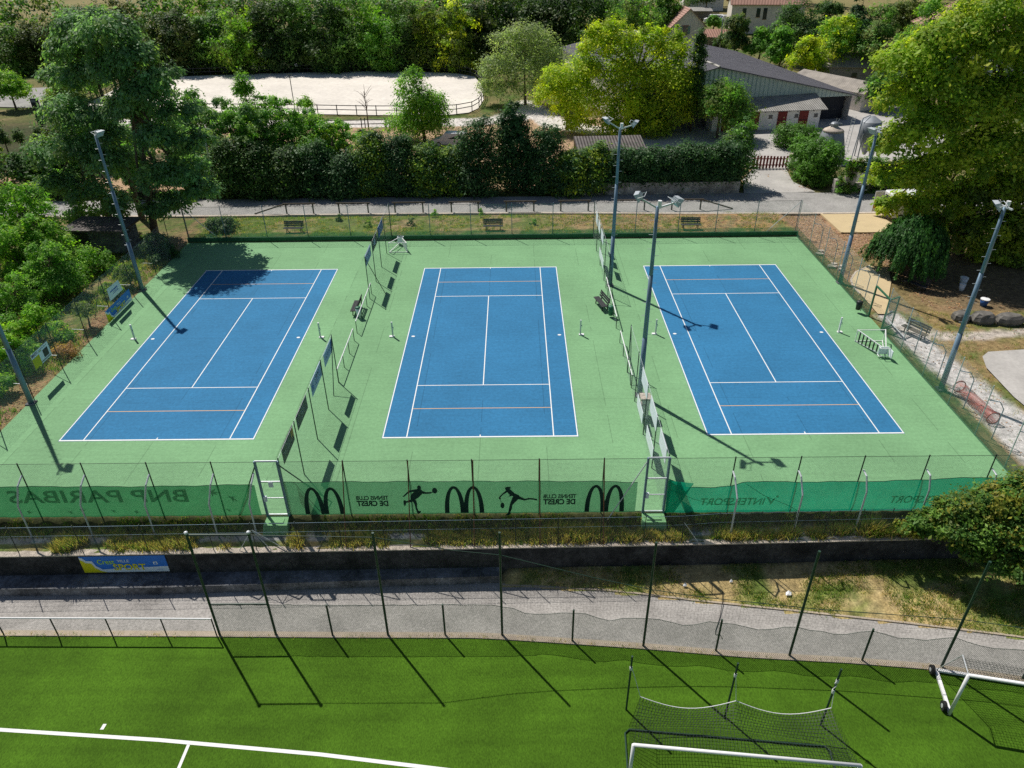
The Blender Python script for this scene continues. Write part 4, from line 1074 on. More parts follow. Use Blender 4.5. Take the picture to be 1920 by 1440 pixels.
town_banner(o, lambda u, v, off: (-18.66 + u, float(wall_y(-18.66 + u)) - .04 - off, -1.72 + v), 4.05, 1.04)

# low wire fence on the wall
fx = [-39.5, -36.5, -33.5, -30.5, -27.5, -24.5, -21.5, -18.48, -15.4, -12.32, -10.3, -8.25, -6.25, -4.2, -2.15, -.1, 1.95, 3.95, 5.95, 8.0, 9.8, 11.48, 13.43, 15.1, 16.6, 18.2, 19.58, 21.4, 23.3]
t = thing('low_fence', 'low sagging wire fence along the top of the retaining wall', 'fence', (-8, -19.7, TZ))
mb = MB(); fy = lambda x: float(wall_y(x)) + .16 + (.12 if x > 11 else 0)
for a, b in zip(fx[:-1], fx[1:]): mb.panel((a, fy(a)), (b, fy(b)), TZ, TZ + 1.62)
mb.build('wire_mesh', M['wirelow'], t)
for x in fx: post(t, x, fy(x), TZ - .05, TZ + 1.72, .02, 'darkpost')
rail(t, [(x, fy(x), TZ + 1.63) for x in fx], .008, 'mast'); rail(t, [(x, fy(x), TZ + 1.08) for x in fx], .005, 'mast')
for a, b in ((-10.3, -11.1), (-10.3, -8.9), (9.8, 10.6), (-10.3, -9.6)): post(t, a, fy(a), TZ + 1.25, TZ, .016, 'galv', 'brace', b, fy(b) - .05)

# hand rail left
t = thing('hand_rail', 'white topped hand rail with dark posts along the pitch edge', 'railing', (-18, -23.4, GZ))
hx = [-38, -35.6, -33.2, -30.8, -28.3, -25.9, -23.45, -21.0, -18.55, -16.1, -13.65, -11.4]
for x in hx: post(t, x, float(pe_y(x)) + .06, GZ, GZ + 1.12, .03, 'darkpost')
mb = MB(); mb.tube([(x, float(pe_y(x)) + .06, GZ + 1.14) for x in hx], .036, 7); mb.build('rail', M['whitepaint'], t)
mb = MB()
for a, b in zip(hx[:-1], hx[1:]): mb.panel((a, float(pe_y(a)) + .06), (b, float(pe_y(b)) + .06), GZ + .02, GZ + 1.08)
mb.build('wire_mesh', wire_mat('thin chain link', (.4, .45, .45), .06, .0035, .3), t)

# ball stop
t = thing('ball_stop_fence', 'tall dark green ball stop net with low chain link along the pitch', 'fence', (4, -24, GZ))
tall = [(-11.27, -23.33), (-8.76, -23.33), (-3.75, -23.41), (1.32, -23.45), (7.47, -24.08), (13.65, -24.63), (19.85, -25.25), (26.0, -26.45), (32, -27.7)]
short = [(-6.22, -23.39), (-1.21, -23.42), (4.4, -23.78), (10.56, -24.36), (16.65, -24.9), (22.9, -25.85), (29, -27.1)]
for x, y in tall: post(t, x, y, GZ, GZ + 6.2, .055, 'greenpost', 'tall_post')
for x, y in short: post(t, x, y, GZ, GZ + 2.02, .045, 'greenpost', 'short_post')
for z in (2.03, 6.08): rail(t, [(tall[0][0], tall[0][1], GZ + z), (tall[1][0], tall[1][1], GZ + z)], .04, 'greenpost', 'cross_bar')
mb = MB(); mb.lathe([(.075, 6.15), (.075, 6.24), (.03, 6.27)], (tall[0][0], tall[0][1], GZ), 10); mb.build('post_cap', M['galv'], t)
mb = MB(); mb.lathe([(.075, 6.15), (.075, 6.24), (.03, 6.27)], (tall[1][0], tall[1][1], GZ), 10); mb.build('post_cap', M['galv'], t)
allp = sorted(tall + short)
mb = MB(); topl = []; rr = random.Random(9)
for a, b in zip(allp[:-1], allp[1:]):
    for k in range(6):
        f0, f1 = k / 6, (k + 1) / 6
        p = (a[0] + (b[0] - a[0]) * f0, a[1] + (b[1] - a[1]) * f0); q = (a[0] + (b[0] - a[0]) * f1, a[1] + (b[1] - a[1]) * f1)
        sg = lambda f, x: (1.98 if x < 1.2 else 1.9 - .30 * math.sin(math.pi * f) ** 2 - .1 * math.sin(x * 1.9) ** 2) + (.0 if f in (0, 1) else .03 * math.sin(x * 7))
        mb.panel(p, q, GZ + .02, GZ + sg(f0, p[0]), z1b=GZ + sg(f1, q[0]), z0b=GZ + .02)
        topl.append((p[0], p[1], GZ + sg(f0, p[0])))
mb.build('chain_link', M['wiregreen'], t)
rail(t, topl, .012, 'greenpost', 'tension_wire')
# net hangs from a cable, slack between the posts
mb = MB(); cab = []; 
for a, b in zip(tall[1:-1], tall[2:]):
    first = a == tall[1]
    n = 8
    for k in range(n):
        f0, f1 = k / n, (k + 1) / n
        p = (a[0] + (b[0] - a[0]) * f0, a[1] + (b[1] - a[1]) * f0); q = (a[0] + (b[0] - a[0]) * f1, a[1] + (b[1] - a[1]) * f1)
        def hz(x): return GZ + float(np.interp(x, [-8.8, -3.75, -.5, 1.32, 5, 7.5, 9.5, 14, 32], [6.05, 5.95, 5.2, 4.95, 4.05, 3.55, 3.3, 3.0, 2.9]))
        mb.panel(p, q, GZ + 1.9, hz(p[0]), z0b=GZ + 1.9, z1b=hz(q[0])); cab.append((p[0], p[1], hz(p[0])))
mb.build('net', M['net'], t); rail(t, cab, .016, 'greenpost', 'cable')

# football goals
def net_surface(P00, P10, P01, P11, n, m_, sagf, name, parent, mat_='goalnet', sagdir=(0, 0, -1)):
    mb = MB(); W_ = (Vector(P10) - Vector(P00)).length; H_ = (Vector(P01) - Vector(P00)).length
    pt = lambda i, j: (Vector(P00).lerp(Vector(P10), i / n)).lerp(Vector(P01).lerp(Vector(P11), i / n), j / m_) + Vector(sagdir) * sagf(i / n, j / m_)
    for i in range(n):
        for j in range(m_):
            mb.add([pt(i, j), pt(i + 1, j), pt(i + 1, j + 1), pt(i, j + 1)], [(0, 1, 2, 3)])
            mb.UV[len(mb.F) - 1] = [(i / n * W_, j / m_ * H_), ((i + 1) / n * W_, j / m_ * H_), ((i + 1) / n * W_, (j + 1) / m_ * H_), (i / n * W_, (j + 1) / m_ * H_)]
    return mb.build(name, M[mat_], parent, smooth=True)
t = thing('football_goal', 'white football goal with black net hung on three poles', 'goal', (9.8, -30.4, GZ), group='football goals on the pitch')
L0, L1 = Vector((6.02, -30.12, GZ)), Vector((13.62, -30.92, GZ)); UP = Vector((0, 0, 2.44))
mb = MB(); mb.tube([L0 + UP, L1 + UP], .065, 10); mb.build('crossbar', M['whitepaint'], t, smooth=True)
for p in (L0, L1): mb = MB(); mb.tube([p, p + UP], .065, 10); mb.build('goal_post', M['whitepaint'], t, smooth=True)
G0, G1 = Vector((6.33, -28.0, GZ + .05)), Vector((13.7, -28.75, GZ + .05))
mb = MB(); mb.tube([L0 + Vector((0, 0, .05)), G0 + Vector((-.18, -.15, 0)), G0, G1, G1 + Vector((.12, -.2, 0)), L1 + Vector((0, 0, .05))], .035, 7); mb.build('ground_frame', M['greenpost'], t)
K = [Vector((6.72, -27.55, -.95)), Vector((10.37, -27.72, -1.0)), Vector((13.9, -28.05, -1.0))]
rope = []
for a, b in ((K[0], K[1]), (K[1], K[2])):
    for k in range(13):
        f = k / 12; p = a.lerp(b, f); p.z -= .42 * math.sin(math.pi * f); p.y -= .12 * math.sin(math.pi * f); rope.append(p)
mb = MB(); mb.tube(rope, .016, 5); mb.build('rope', M['whitepaint'], t)
tops = [(6.38, -27.17, GZ + 2.6), (10.24, -27.5, GZ + 2.6), (13.9, -27.9, GZ + 2.1)]
for kx, tp in zip(K, tops): mb = MB(); mb.tube([kx, tp], .012, 5); mb.build('tie_rope', M['whitepaint'], t)
def chain(i0, i1): return rope[i0:i1]
mb = MB(); n = len(rope); W_ = 7.5
for lvl, (src, dst, h0) in enumerate(((rope, [G0.lerp(G1, i / (n - 1)) + Vector((0, .1 + .25 * math.sin(math.pi * i / (n - 1)), 0)) for i in range(n)], 1.0), (rope, [(L0 + UP).lerp(L1 + UP, i / (n - 1)) for i in range(n)], 2.6))):
    J = 6
    for i in range(n - 1):
        for j in range(J):
            def pt(a, b):
                p = src[a].lerp(dst[a], b / J); p = p.copy(); p.z -= (.25 if lvl else 0) * math.sin(math.pi * b / J); return p
            mb.add([pt(i, j), pt(i + 1, j), pt(i + 1, j + 1), pt(i, j + 1)], [(0, 1, 2, 3)])
            u0, u1 = i / (n - 1) * W_, (i + 1) / (n - 1) * W_; v0, v1 = j / J * h0, (j + 1) / J * h0
            mb.UV[len(mb.F) - 1] = [(u0, v0), (u1, v0), (u1, v1), (u0, v1)]
mb.build('net', M['goalnet'], t, smooth=True)
net_surface(L0 + Vector((0, 0, .05)), G0, L0 + UP, K[0], 4, 6, lambda a, b: 0, 'side_net', t); net_surface(L1 + Vector((0, 0, .05)), G1, L1 + UP, K[2], 4, 6, lambda a, b: 0, 'side_net', t)
for (bx, by), h, tilt, lab in (((6.33, -27.12), 3.3, 0, 'dark net pole behind the goal, nearest the pitch lines'), ((10.2, -27.46), 3.3, .03, 'dark net pole behind the middle of the goal'), ((13.86, -27.84), 3.42, .05, 'dark net pole behind the goal with cord wound round it')):
    p = thing('net_pole', lab, 'pole', (bx, by, GZ), group='net poles behind the football goal')
    mb = MB(); mb.tube([(bx, by, GZ), (bx + tilt, by, GZ + h)], .04, 8); mb.build('pole', M['greenpost'], p)
    mb = MB(); mb.lathe([(.055, h - .78), (.06, h - .7), (.055, h - .62)], (bx + tilt, by, GZ), 8); 
    if tilt > .04: mb.lathe([(.055, h - 1.4), (.06, h - 1.3), (.055, h - 1.2)], (bx + tilt * .6, by, GZ), 8); mb.tube([(bx + .06, by, GZ + h - .6), (bx - .05, by - .05, GZ + h - .75), (bx + .06, by - .05, GZ + h - .9), (bx - .05, by - .05, GZ + h - 1.1)], .012, 5)
    mb.build('cord', M['whitepaint'], p)
t = thing('football_goal', 'white football goal on black wheels at the pitch corner', 'goal', (22, -27, GZ), group='football goals on the pitch')
A0 = Vector((19.1, -27.42, GZ)); dirx = Vector((1.85, -.39, 0)).normalized(); A1 = A0 + dirx * 7.32
B0 = Vector((19.5, -25.45, GZ)); B1 = B0 + dirx * 7.32
mb = MB(); mb.tube([A0 + UP, A1 + UP], .065, 10); mb.build('crossbar', M['whitepaint'], t, smooth=True)
for p in (A0, A1): mb = MB(); mb.tube([p, p + UP], .065, 10); mb.build('goal_post', M['whitepaint'], t, smooth=True)
mb = MB()
for p, q in ((A0, B0), (A1, B1), (B0, B1)): mb.bar(p + Vector((0, 0, .1)), q + Vector((0, 0, .1)), .13, .1)
mb.build('ground_frame', M['whitepaint'], t)
for p, q in ((A0, B0), (A1, B1)):
    tp = p.lerp(q, .42) + UP + Vector((-.0, .0, .1))
    mb = MB(); mb.tube([p + UP, tp], .02, 6); mb.tube([tp, q + Vector((0, 0, .1))], .016, 6); mb.build('net_stay', M['galv'], t)
T0, T1 = A0.lerp(B0, .42) + UP, A1.lerp(B1, .42) + UP
net_surface(B0 + Vector((0, 0, .1)), B1 + Vector((0, 0, .1)), T0, T1, 10, 6, lambda a, b: .15 * math.sin(math.pi * a), 'net', t, 'goalnet'); net_surface(A0 + UP, A1 + UP, T0, T1, 8, 2, lambda a, b: .05, 'net', t, 'goalnet')
for c in (A0.lerp(B0, .12), A0.lerp(B0, .97)):
    cc = c + Vector((-.2, 0, .2)); mb = MB(); ax = (B0 - A0).normalized().cross(Vector((0, 0, 1))).normalized()
    mb.tube([cc - ax * .07, cc + ax * .07], .2, 16); wl = mb.build('wheel', M['rubber'], t)
    mb = MB(); mb.tube([cc - ax * .08, cc + ax * .08], .09, 12); mb.build('hub', M['galv'], wl)

# litter on the slope
for x, y, s, lab in ((9.9, -20.85, .10, 'white litter scrap on the grass slope under the wall'), (12.1, -20.7, .08, 'small pale litter scrap on the slope by a post shadow'), (14.6, -21.4, .15, 'largest white litter scrap on the dry grass slope'), (26.6, -23.7, .12, 'white litter scrap beyond the last tall post')):
    mb = MB(); tt_ = max(0., min(1., (y - float(pt_y(x))) / max(.3, float(wall_y(x)) - float(pt_y(x)))))
    z = GZ + .08 + .42 * tt_; mb.add([(x - s, y - s * .5, z), (x + s * .6, y - s * .6, z + .02), (x + s, y + s * .4, z + .05), (x + s * .1, y + s * .8, z + .12), (x - s * .7, y + s * .5, z + .03), (x, y, z + .07)], [(0, 1, 5), (1, 2, 5), (2, 3, 5), (3, 4, 5), (4, 0, 5)])
    solo('paper_scrap', mb, M['whitepaint'], lab, 'litter', (x, y, z), 'white scraps on the slope')
mb = MB(); mb.tube([(11.6, -21.2, GZ + .2), (11.45, -21.8, GZ + .12), (11.15, -22.6, GZ + .05), (10.8, -23.3, GZ + .04), (10.75, -23.5, GZ + .04), (10.95, -23.55, GZ + .05), (11.0, -23.75, GZ + .04)], .015, 5)
solo('cable', mb, M['black'], 'loose black cable lying across the path', 'cable', (11, -22.5, GZ))

# ------------------------------------------------------------------ road side and farm
BAR = [(-20.4, -17.75), (-15.2, -12.35), (-9.7, -6.95), (-4.15, -1.5), (1.25, 3.95), (6.6, 9.3), (12.05, 14.8), (17.5, 20.3)]
ordn = ['first', 'second', 'third', 'fourth', 'fifth', 'sixth', 'seventh', 'eighth']
for i, (a, b) in enumerate(BAR):
    t = thing('rail_barrier', 'timber rail barrier along the road, %s counted from the big trees' % ordn[i], 'barrier', ((a + b) / 2, 25.45, .07), group='timber rail barriers along the road')
    for x in (a, b): post(t, x, 25.45, .05, 1.08, .075, 'railwood')
    mb = MB(); mb.tube([(a - .25, 25.45, 1.1), (b + .25, 25.45, 1.1)], .075, 8); 
    mb.build('rail', M['railwood'], t)
    if i in (0, 7):
        mb = MB(); s = -1 if i == 0 else 1; e = a if i == 0 else b
        mb.tube([(e, 25.45, 1.1), (e + s * 3.2, 25.45, .12)], .07, 8); mb.build('ramp_rail', M['railwood'], t)
mb = MB(); pass

# arena fence
t = thing('paddock_fence', 'brown timber rail fence around the white riding arena', 'fence', (-25, 87, 0))
AF = [(p[0], p[1]) for p in AR]
def resample(pl, d):
    out = [Vector((pl[0][0], pl[0][1], 0))]; acc = 0
    for a, b in zip(pl[:-1], pl[1:]):
        a = Vector((*a, 0)); b = Vector((*b, 0)); L_ = (b - a).length; k = d - acc
        while k <= L_: out.append(a.lerp(b, k / L_)); k += d
        acc = (acc + L_) % d
    return out
AP = resample(AF + [AF[0]], 3.0)
pp = MB(); pp.tube([(0, 0, 0), (0, 0, 1.42)], .07, 6); p0 = None
for p in AP:
    if p0 is None: p0 = pp.build('post', M['darkwood'], t, world=False); o = p0
    else: o = p0.copy(); COL.objects.link(o); o.parent = t
    o.location = (p.x + 25, p.y - 87, .05)
for z in (.78, 1.38):
    mb = MB()
    for a, b in zip(AP[:-1], AP[1:]): mb.bar((a.x, a.y, z), (b.x, b.y, z), .06, .1)
    mb.build('rail', M['darkwood'], t)
for x, y in ((-24.7, 106.0), (-12, 104.1), (-39, 105.4)):
    mb = MB(); mb.lathe([(.28, -.02), (.28, .02)], (0, 0, 0), 12); o = mb.build('letter_plate', M['whitepaint'], t, world=False); o.location = (x + 25, y - 87 - .1, 1.5); o.rotation_euler = (R(90), 0, 0)
t = thing('paddock_fence', 'short brown timber fence in front of the arena path', 'fence', (-20, 60, 0))
for x in (-25, -22.2, -19.1, -18.6, -15.6): post(t, x, 61.0 - abs(x + 19) * .2, 0, 1.4, .07, 'darkwood')
for z in (.75, 1.3): mb = MB(); mb.bar((-25.2, 59.9, z), (-15.6, 60.2, z), .06, .1); mb.build('rail', M['darkwood'], t)
for (x, y, h), lab in (((-31.6, 73.6, 5.0), 'thin lamp pole at the near edge of the riding arena'),):
    t = thing('lamp_pole', lab, 'pole', (x, y, 0)); post(t, x, y, 0, h, .06, 'darkpost', 'pole'); mb = MB(); mb.bar((x - .45, y, h), (x + .45, y, h), .12, .1); mb.build('lamp_head', M['darkpost'], t)
t = thing('street_pole', 'pale concrete pole at the road edge beside the young locust trees', 'pole', (-29.5, 32, 0)); post(t, -29.5, 32, 0, 6.4, .1, 'galv', 'pole'); mb = MB(); mb.bar((-29.5, 32, 6.3), (-28.9, 31.6, 6.45), .12, .1); mb.build('lamp_head', M['galv'], t)
t = thing('sign_totem', 'dark upright totem sign by the track left of the arena', 'sign', (-65.9, 64.9, 0)); mb = MB(); mb.box((-65.9, 64.9, 1.9), (.9, .5, 3.6)); mb.build('panel', M['navy'], t); mb = MB(); mb.box((-65.9, 64.62, 3.4), (.7, .03, .35)); mb.build('strip', M['boardgrey'], t)

# white roadside wall under the hedge
mb = MB(); mb.box((16.8, 30.55, .6), (17.2, .3, 1.35)); solo('garden_wall', mb, mat('stained pale wall', (.22, .20, .18), .95, .4, 1.0, fine=.3, fine_scale=6, col2=(.55, .52, .47)), 'stained pale garden wall under the dark hedge by the road', 'wall', (16.8, 30.55, 0))
# red gate
t = thing('farm_gate', 'red picket gate at the head of the driveway', 'gate', (31.1, 39.2, 0))
mb = MB(); mb.bar((29.2, 39.25, .45), (33.1, 39.1, .45), .08, .1); mb.bar((29.2, 39.25, 1.15), (33.1, 39.1, 1.15), .08, .1); mb.build('cross_rail', M['redwood'], t)
for k in range(11): 
    x = 29.3 + k * .37; mb = MB(); mb.box((x, 39.17, .78), (.2, .06, 1.35 + .1 * math.sin(k * .6))); mb.build('picket', M['redwood'], t)
t = thing('gate_pillar', 'pale masonry gate pillar beside the clipped hedge', 'pillar', (33.5, 39.0, 0)); mb = MB(); mb.box((33.5, 39, .8), (.5, .5, 1.7)); mb.build('shaft', M['cream'], t); mb = MB(); mb.box((33.5, 39, 1.7), (.62, .62, .12)); mb.build('capstone', M['coping'], t)
# ivy wall
t = thing('garden_wall', 'ivy covered garden wall with a white framed opening', 'wall', (38.4, 30.2, 0))
mb = MB()
for c, d in (((36.2, 30.2, 1.6), (.4, .35, 3.2)), ((38.4, 30.2, .55), (4.0, .35, 1.1)), ((38.4, 30.2, 2.75), (4.0, .35, .9)), ((42.4, 30.2, 1.6), (4.0, .35, 3.2))): mb.box(c, d)
mb.box((36.75, 30.2, 1.7), (.7, .35, 1.2)); mb.box((39.7, 30.2, 1.7), (1.4, .35, 1.2))
mb.build('wall', M['stone'], t); mb = MB(); mb.box((38.0, 30.12, 1.7), (1.75, .06, .95)); mb.build('opening', M['stablewhite'], t)
mb = MB(); mb.box((40.2, 30.25, 3.24), (8.4, .5, .1)); mb.build('coping', M['coping'], t)
t = thing('gate_pillar', 'low stone gate pillar between hedge and ivy wall', 'pillar', (35.5, 30.4, 0)); mb = MB(); mb.box((35.5, 30.4, .7), (.8, .7, 1.4)); mb.build('shaft', M['stone'], t); mb = MB(); mb.lathe([(.2, 1.4), (.25, 1.6), (.1, 1.75)], (35.6, 30.4, 0), 10); mb.build('finial', M['stone'], t)

# stable
ST = Matrix.Translation((33.6, 56.9, 0)) @ Matrix.Rotation(R(5.5), 4, 'Z')
t = thing('stable', 'whitewashed stable with three red doors and grey corrugated roof', 'stable', (33.6, 56.9, 0), R(5.5))
X0 = -5.2; X1 = 9.6; DY = 4.0
mb = MB(); mb.box(((X0 + X1) / 2, DY / 2, 1.35), (X1 - X0, DY, 2.7)); 
mb.add([(X0, 0, 2.7), (X1, 0, 2.7), (X1, DY, 2.7), (X0, DY, 2.7), (X0, DY, 3.9), (X1, DY, 3.9)], [(0, 3, 4), (1, 5, 2)])
mb.build('wall', M['stablewhite'], t, world=False)
mb = MB(); mb.add([(X0 - .4, -.75, 2.62), (X1 + .55, -.75, 2.62), (X1 + .55, DY + .1, 4.12), (X0 - .4, DY + .1, 4.12), (X0 - .4, -.75, 2.54), (X1 + .55, -.75, 2.54), (X1 + .55, DY + .1, 4.04), (X0 - .4, DY + .1, 4.04)], [(0, 1, 2, 3), (7, 6, 5, 4), (0, 4, 5, 1), (1, 5, 6, 2), (3, 7, 4, 0)]); mb.build('roof', M['rooflight'], t, world=False)
for xd in (-2.9, .55, 4.35, 8.15 - 1.0):
    if xd > 5: xd = 7.3
    if xd < -1: xd = -3.2
    mb = MB(); mb.box((xd, -.04, 1.2), (1.25, .08, 2.35)); d = mb.build('door', M['redwood'], t, world=False)
    mb = MB(); mb.box((xd, -.095, 1.25), (1.25, .03, .06)); mb.build('hinge', M['black'], d, world=False)
for xw in (2.75, 6.3, 9.0, -1.2):
    mb = MB(); mb.box((xw, -.02, 1.75), (.48, .06, .42)); f = mb.build('window', M['glassdark'], t, world=False); mb = MB(); mb.box((xw, -.05, 1.52), (.6, .1, .06)); mb.build('sill', M['stone'], f, world=False)
for k in range(14): mb = MB(); mb.box((X0 + .3 + k * 1.1, -.35, 2.5), (.1, .7, .12)); mb.build('rafter', M['darkwood'], t, world=False)

# hangar
HA = R(9)
t = thing('farm_hangar', 'large farm hangar with dark grey roof and pale green gable', 'hangar', (29.0, 59.0, 0), HA)
HW, HR, HE, HL, LW = 20.0, 7.75, 3.55, 40.0, 12.0
LE = HR - (HR - HE) * LW / HW
mb = MB()
mb.add([(-LW, 0, 3.3), (HW, 0, 3.3), (HW, 0, HE - .02), (0, 0, HR - .05), (-LW, 0, LE - .02)], [(0, 1, 2, 3, 4)]); mb.build('gable', M['cladding'], t, world=False)
mb = MB(); mb.add([(-LW, 0, 0), (13.5, 0, 0), (13.5, 0, 3.3), (-LW, 0, 3.3)], [(0, 1, 2, 3)]); mb.build('front_wall', M['concrete'], t, world=False)
mb = MB(); mb.add([(14.0, 1.2, 0), (HW - .3, 1.2, 0), (HW - .3, 1.2, 3.35), (14.0, 1.2, 3.35)], [(0, 1, 2, 3)]); mb.build('sliding_door', M['navy'], t, world=False)
mb = MB(); mb.add([(13.4, 3, 0), (14.4, 3, 0), (14.4, 3, 3.35), (13.4, 3, 3.35)], [(0, 1, 2, 3)]); mb.box((14.9, .3, 1.3), (.9, .5, 2.6)); mb.build('door_leaf', M['concrete'], t, world=False)
mb = MB(); mb.add([(HW, 0, 0), (HW, HL, 0), (HW, HL, HE - .02), (HW, 0, HE - .02)], [(0, 1, 2, 3)]); mb.add([(-LW, 0, 0), (-LW, HL, 0), (-LW, HL, LE - .02), (-LW, 0, LE - .02)], [(0, 1, 2, 3)]); mb.add([(-LW, HL, 0), (HW, HL, 0), (HW, HL, HE), (0, HL, HR - .05), (-LW, HL, LE)], [(0, 1, 2, 3, 4)]); mb.build('side_wall', M['cream'], t, world=False)
for s in (-1, 1):
    mb = MB(); e = HW + .5 if s > 0 else -LW - .5; ze = HR - abs(e) * (HR - HE) / HW
    mb.add([(0, -.45, HR + .02), (e, -.45, ze + .02), (e, HL + .4, ze + .02), (0, HL + .4, HR + .02), (0, -.45, HR - .12), (e, -.45, ze - .12), (e, HL + .4, ze - .12), (0, HL + .4, HR - .12)], [(0, 1, 2, 3), (4, 7, 6, 5), (0, 4, 5, 1), (1, 5, 6, 2)])
    mb.build('roof', M['roofslate'], t, world=False)
mb = MB(); mb.tube([(0, -.45, HR + .04), (0, HL + .4, HR + .04)], .14, 6); mb.build('ridge_cap', M['rooflight'], t, world=False)

# outbuilding right of the hangar
def house(name, label, cat, loc, rz, W_, D_, He, Hr, wall, roof, wins=(), doors=(), over=.35, chim=None, along='x', shutters=False, gable_wins=()):
    t = thing(name, label, cat, loc, rz)
    mb = MB(); mb.box((0, D_ / 2, He / 2 - .1), (W_, D_, He + .2))
    if along == 'x': mb.add([(-W_ / 2, 0, He), (-W_ / 2, D_, He), (-W_ / 2, D_ / 2, Hr - .05), (W_ / 2, 0, He), (W_ / 2, D_, He), (W_ / 2, D_ / 2, Hr - .05)], [(0, 2, 1), (3, 4, 5)])
    else: mb.add([(-W_ / 2, 0, He), (W_ / 2, 0, He), (0, 0, Hr - .05), (-W_ / 2, D_, He), (W_ / 2, D_, He), (0, D_, Hr - .05)], [(0, 1, 2), (3, 5, 4)])
    mb.build('wall', M[wall], t, world=False)
    sl_ = (Hr - He) / ((D_ if along == 'x' else W_) / 2)
    for s in (-1, 1):
        mb = MB()
        if along == 'x':
            y0 = D_ / 2 + s * (D_ / 2 + over); z0 = He - over * sl_
            q = [(-W_ / 2 - over, D_ / 2, Hr), (W_ / 2 + over, D_ / 2, Hr), (W_ / 2 + over, y0, z0), (-W_ / 2 - over, y0, z0)]
        else:
            x0 = s * (W_ / 2 + over); z0 = He - over * sl_
            q = [(0, -over, Hr), (0, D_ + over, Hr), (x0, D_ + over, z0), (x0, -over, z0)]
        mb.add(q + [(x, y, z - .12) for x, y, z in q], [(0, 1, 2, 3), (7, 6, 5, 4), (2, 6, 7, 3), (1, 5, 6, 2), (0, 3, 7, 4)])
        mb.build('roof', M[roof], t, world=False)
    for x, z, w_, h_ in wins:
        mb = MB(); mb.box((x, -.02, z), (w_, .08, h_)); f = mb.build('window', M['glassdark'], t, world=False)
        mb = MB(); mb.box((x, -.06, z - h_ / 2 - .06), (w_ + .2, .12, .08)); mb.build('sill', M['rooftile'], f, world=False)
        if shutters:
            for s in (-1, 1): mb = MB(); mb.box((x + s * (w_ * .75 + .04), -.04, z), (w_ / 2, .06, h_)); mb.build('shutter', M['shutter'], f, world=False)
            mb = MB(); mb.box((x, -.05, z + h_ / 2 + .1), (w_ + .5, .08, .16)); mb.build('lintel', M['rooftile'], f, world=False)
    for x, w_, h_ in doors: mb = MB(); mb.box((x, -.03, h_ / 2), (w_, .08, h_)); mb.build('door', M['glassdark'], t, world=False)
    if chim: mb = MB(); mb.box(chim, (.6, .6, 1.6)); mb.build('chimney', M['cream'], t, world=False)
    return t
house('outbuilding', 'low farm building with mossy tiled roof behind the hangar corner', 'farm building', (49.3, 73.4, 0), R(-62.7), 14, 5.6, 2.7, 3.7, 'cream', 'roofgrey', [(2.5, 1.6, 1.0, .7)])
mb = MB(); mb.box((52.3, 66.4, 1.7), (1.1, .08, .8), rz=R(27)); mb.build('window', M['glassdark'], bpy.data.objects['outbuilding'])
house('stone_shed', 'dark stone shed with grey roof under the yellow walnut tree', 'shed', (58.5, 88, 0), R(-12), 9, 6, 3.0, 4.6, 'stone', 'roofgrey', [(1, 1.6, .8, .6)])
house('house', 'pinkish gabled house with green shutters behind the hangar ridge', 'house', (37.4, 119, 0), R(4), 6.6, 12, 6.0, 9.0, 'cream', 'roofpink', [(-.6, 5.0, 1.0, 1.5), (-.6, 2.0, 1.0, 1.9)], along='y', shutters=True, over=.5)
house('house', 'cream house with tiled roof and dark shutters behind the garden trees', 'house', (63.5, 153, 0), R(-8), 17, 9, 6.6, 8.8, 'cream', 'rooftile', [(-5.5, 4.6, .9, 1.9), (-2.2, 4.6, .9, 1.9), (-.6, 4.4, .9, 2.4), (4, 4.6, .9, 1.9)], over=.5, chim=(3, 4.5, 9.2))
house('house', 'white walled house at the top edge beyond the yellow van', 'house', (60, 206, 0), R(-4), 12, 9, 8.5, 10.5, 'stablewhite', 'rooftile', [(2, 5, .9, 1.6)])
mb = MB(); rc = (84.5, 100.0)
t = thing('house', 'house with pink hipped tile roof behind the plane trees', 'house', (*rc, 0), R(-12))
mb.box((0, 0, 3.6), (17, 13, 7.4)); mb.build('wall', M['cream'], t, world=False)
mb = MB(); a, b_, zr, ze = 9.1, 7.1, 11.4, 7.2
mb.add([(-a, -b_, ze), (a, -b_, ze), (a, b_, ze), (-a, b_, ze), (-4, 0, zr), (4, 0, zr)], [(0, 1, 5, 4), (2, 3, 4, 5), (3, 0, 4), (1, 2, 5), (0, 3, 2, 1)]); mb.build('roof', M['roofpink'], t, world=False)
for p in ((-4, 0), (4, 0)): mb = MB(); mb.tube([(p[0], p[1], zr - .1), (p[0] + .05, p[1], zr + 1.0)], [.14, .03], 7); mb.build('finial', M['rooftile'], t, world=False)
for p in ((-a, -b_, -4), (a, -b_, 4), (-a, b_, -4), (a, b_, 4)): mb = MB(); mb.tube([(p[0], p[1], ze + .04), (p[2], 0, zr + .04)], .13, 6); mb.build('hip_ridge', M['roofpink'], t, world=False)
for x in (-4, 0, 4): mb = MB(); mb.box((x, -6.52, 5), (1, .08, 1.6)); mb.build('window', M['glassdark'], t, world=False)
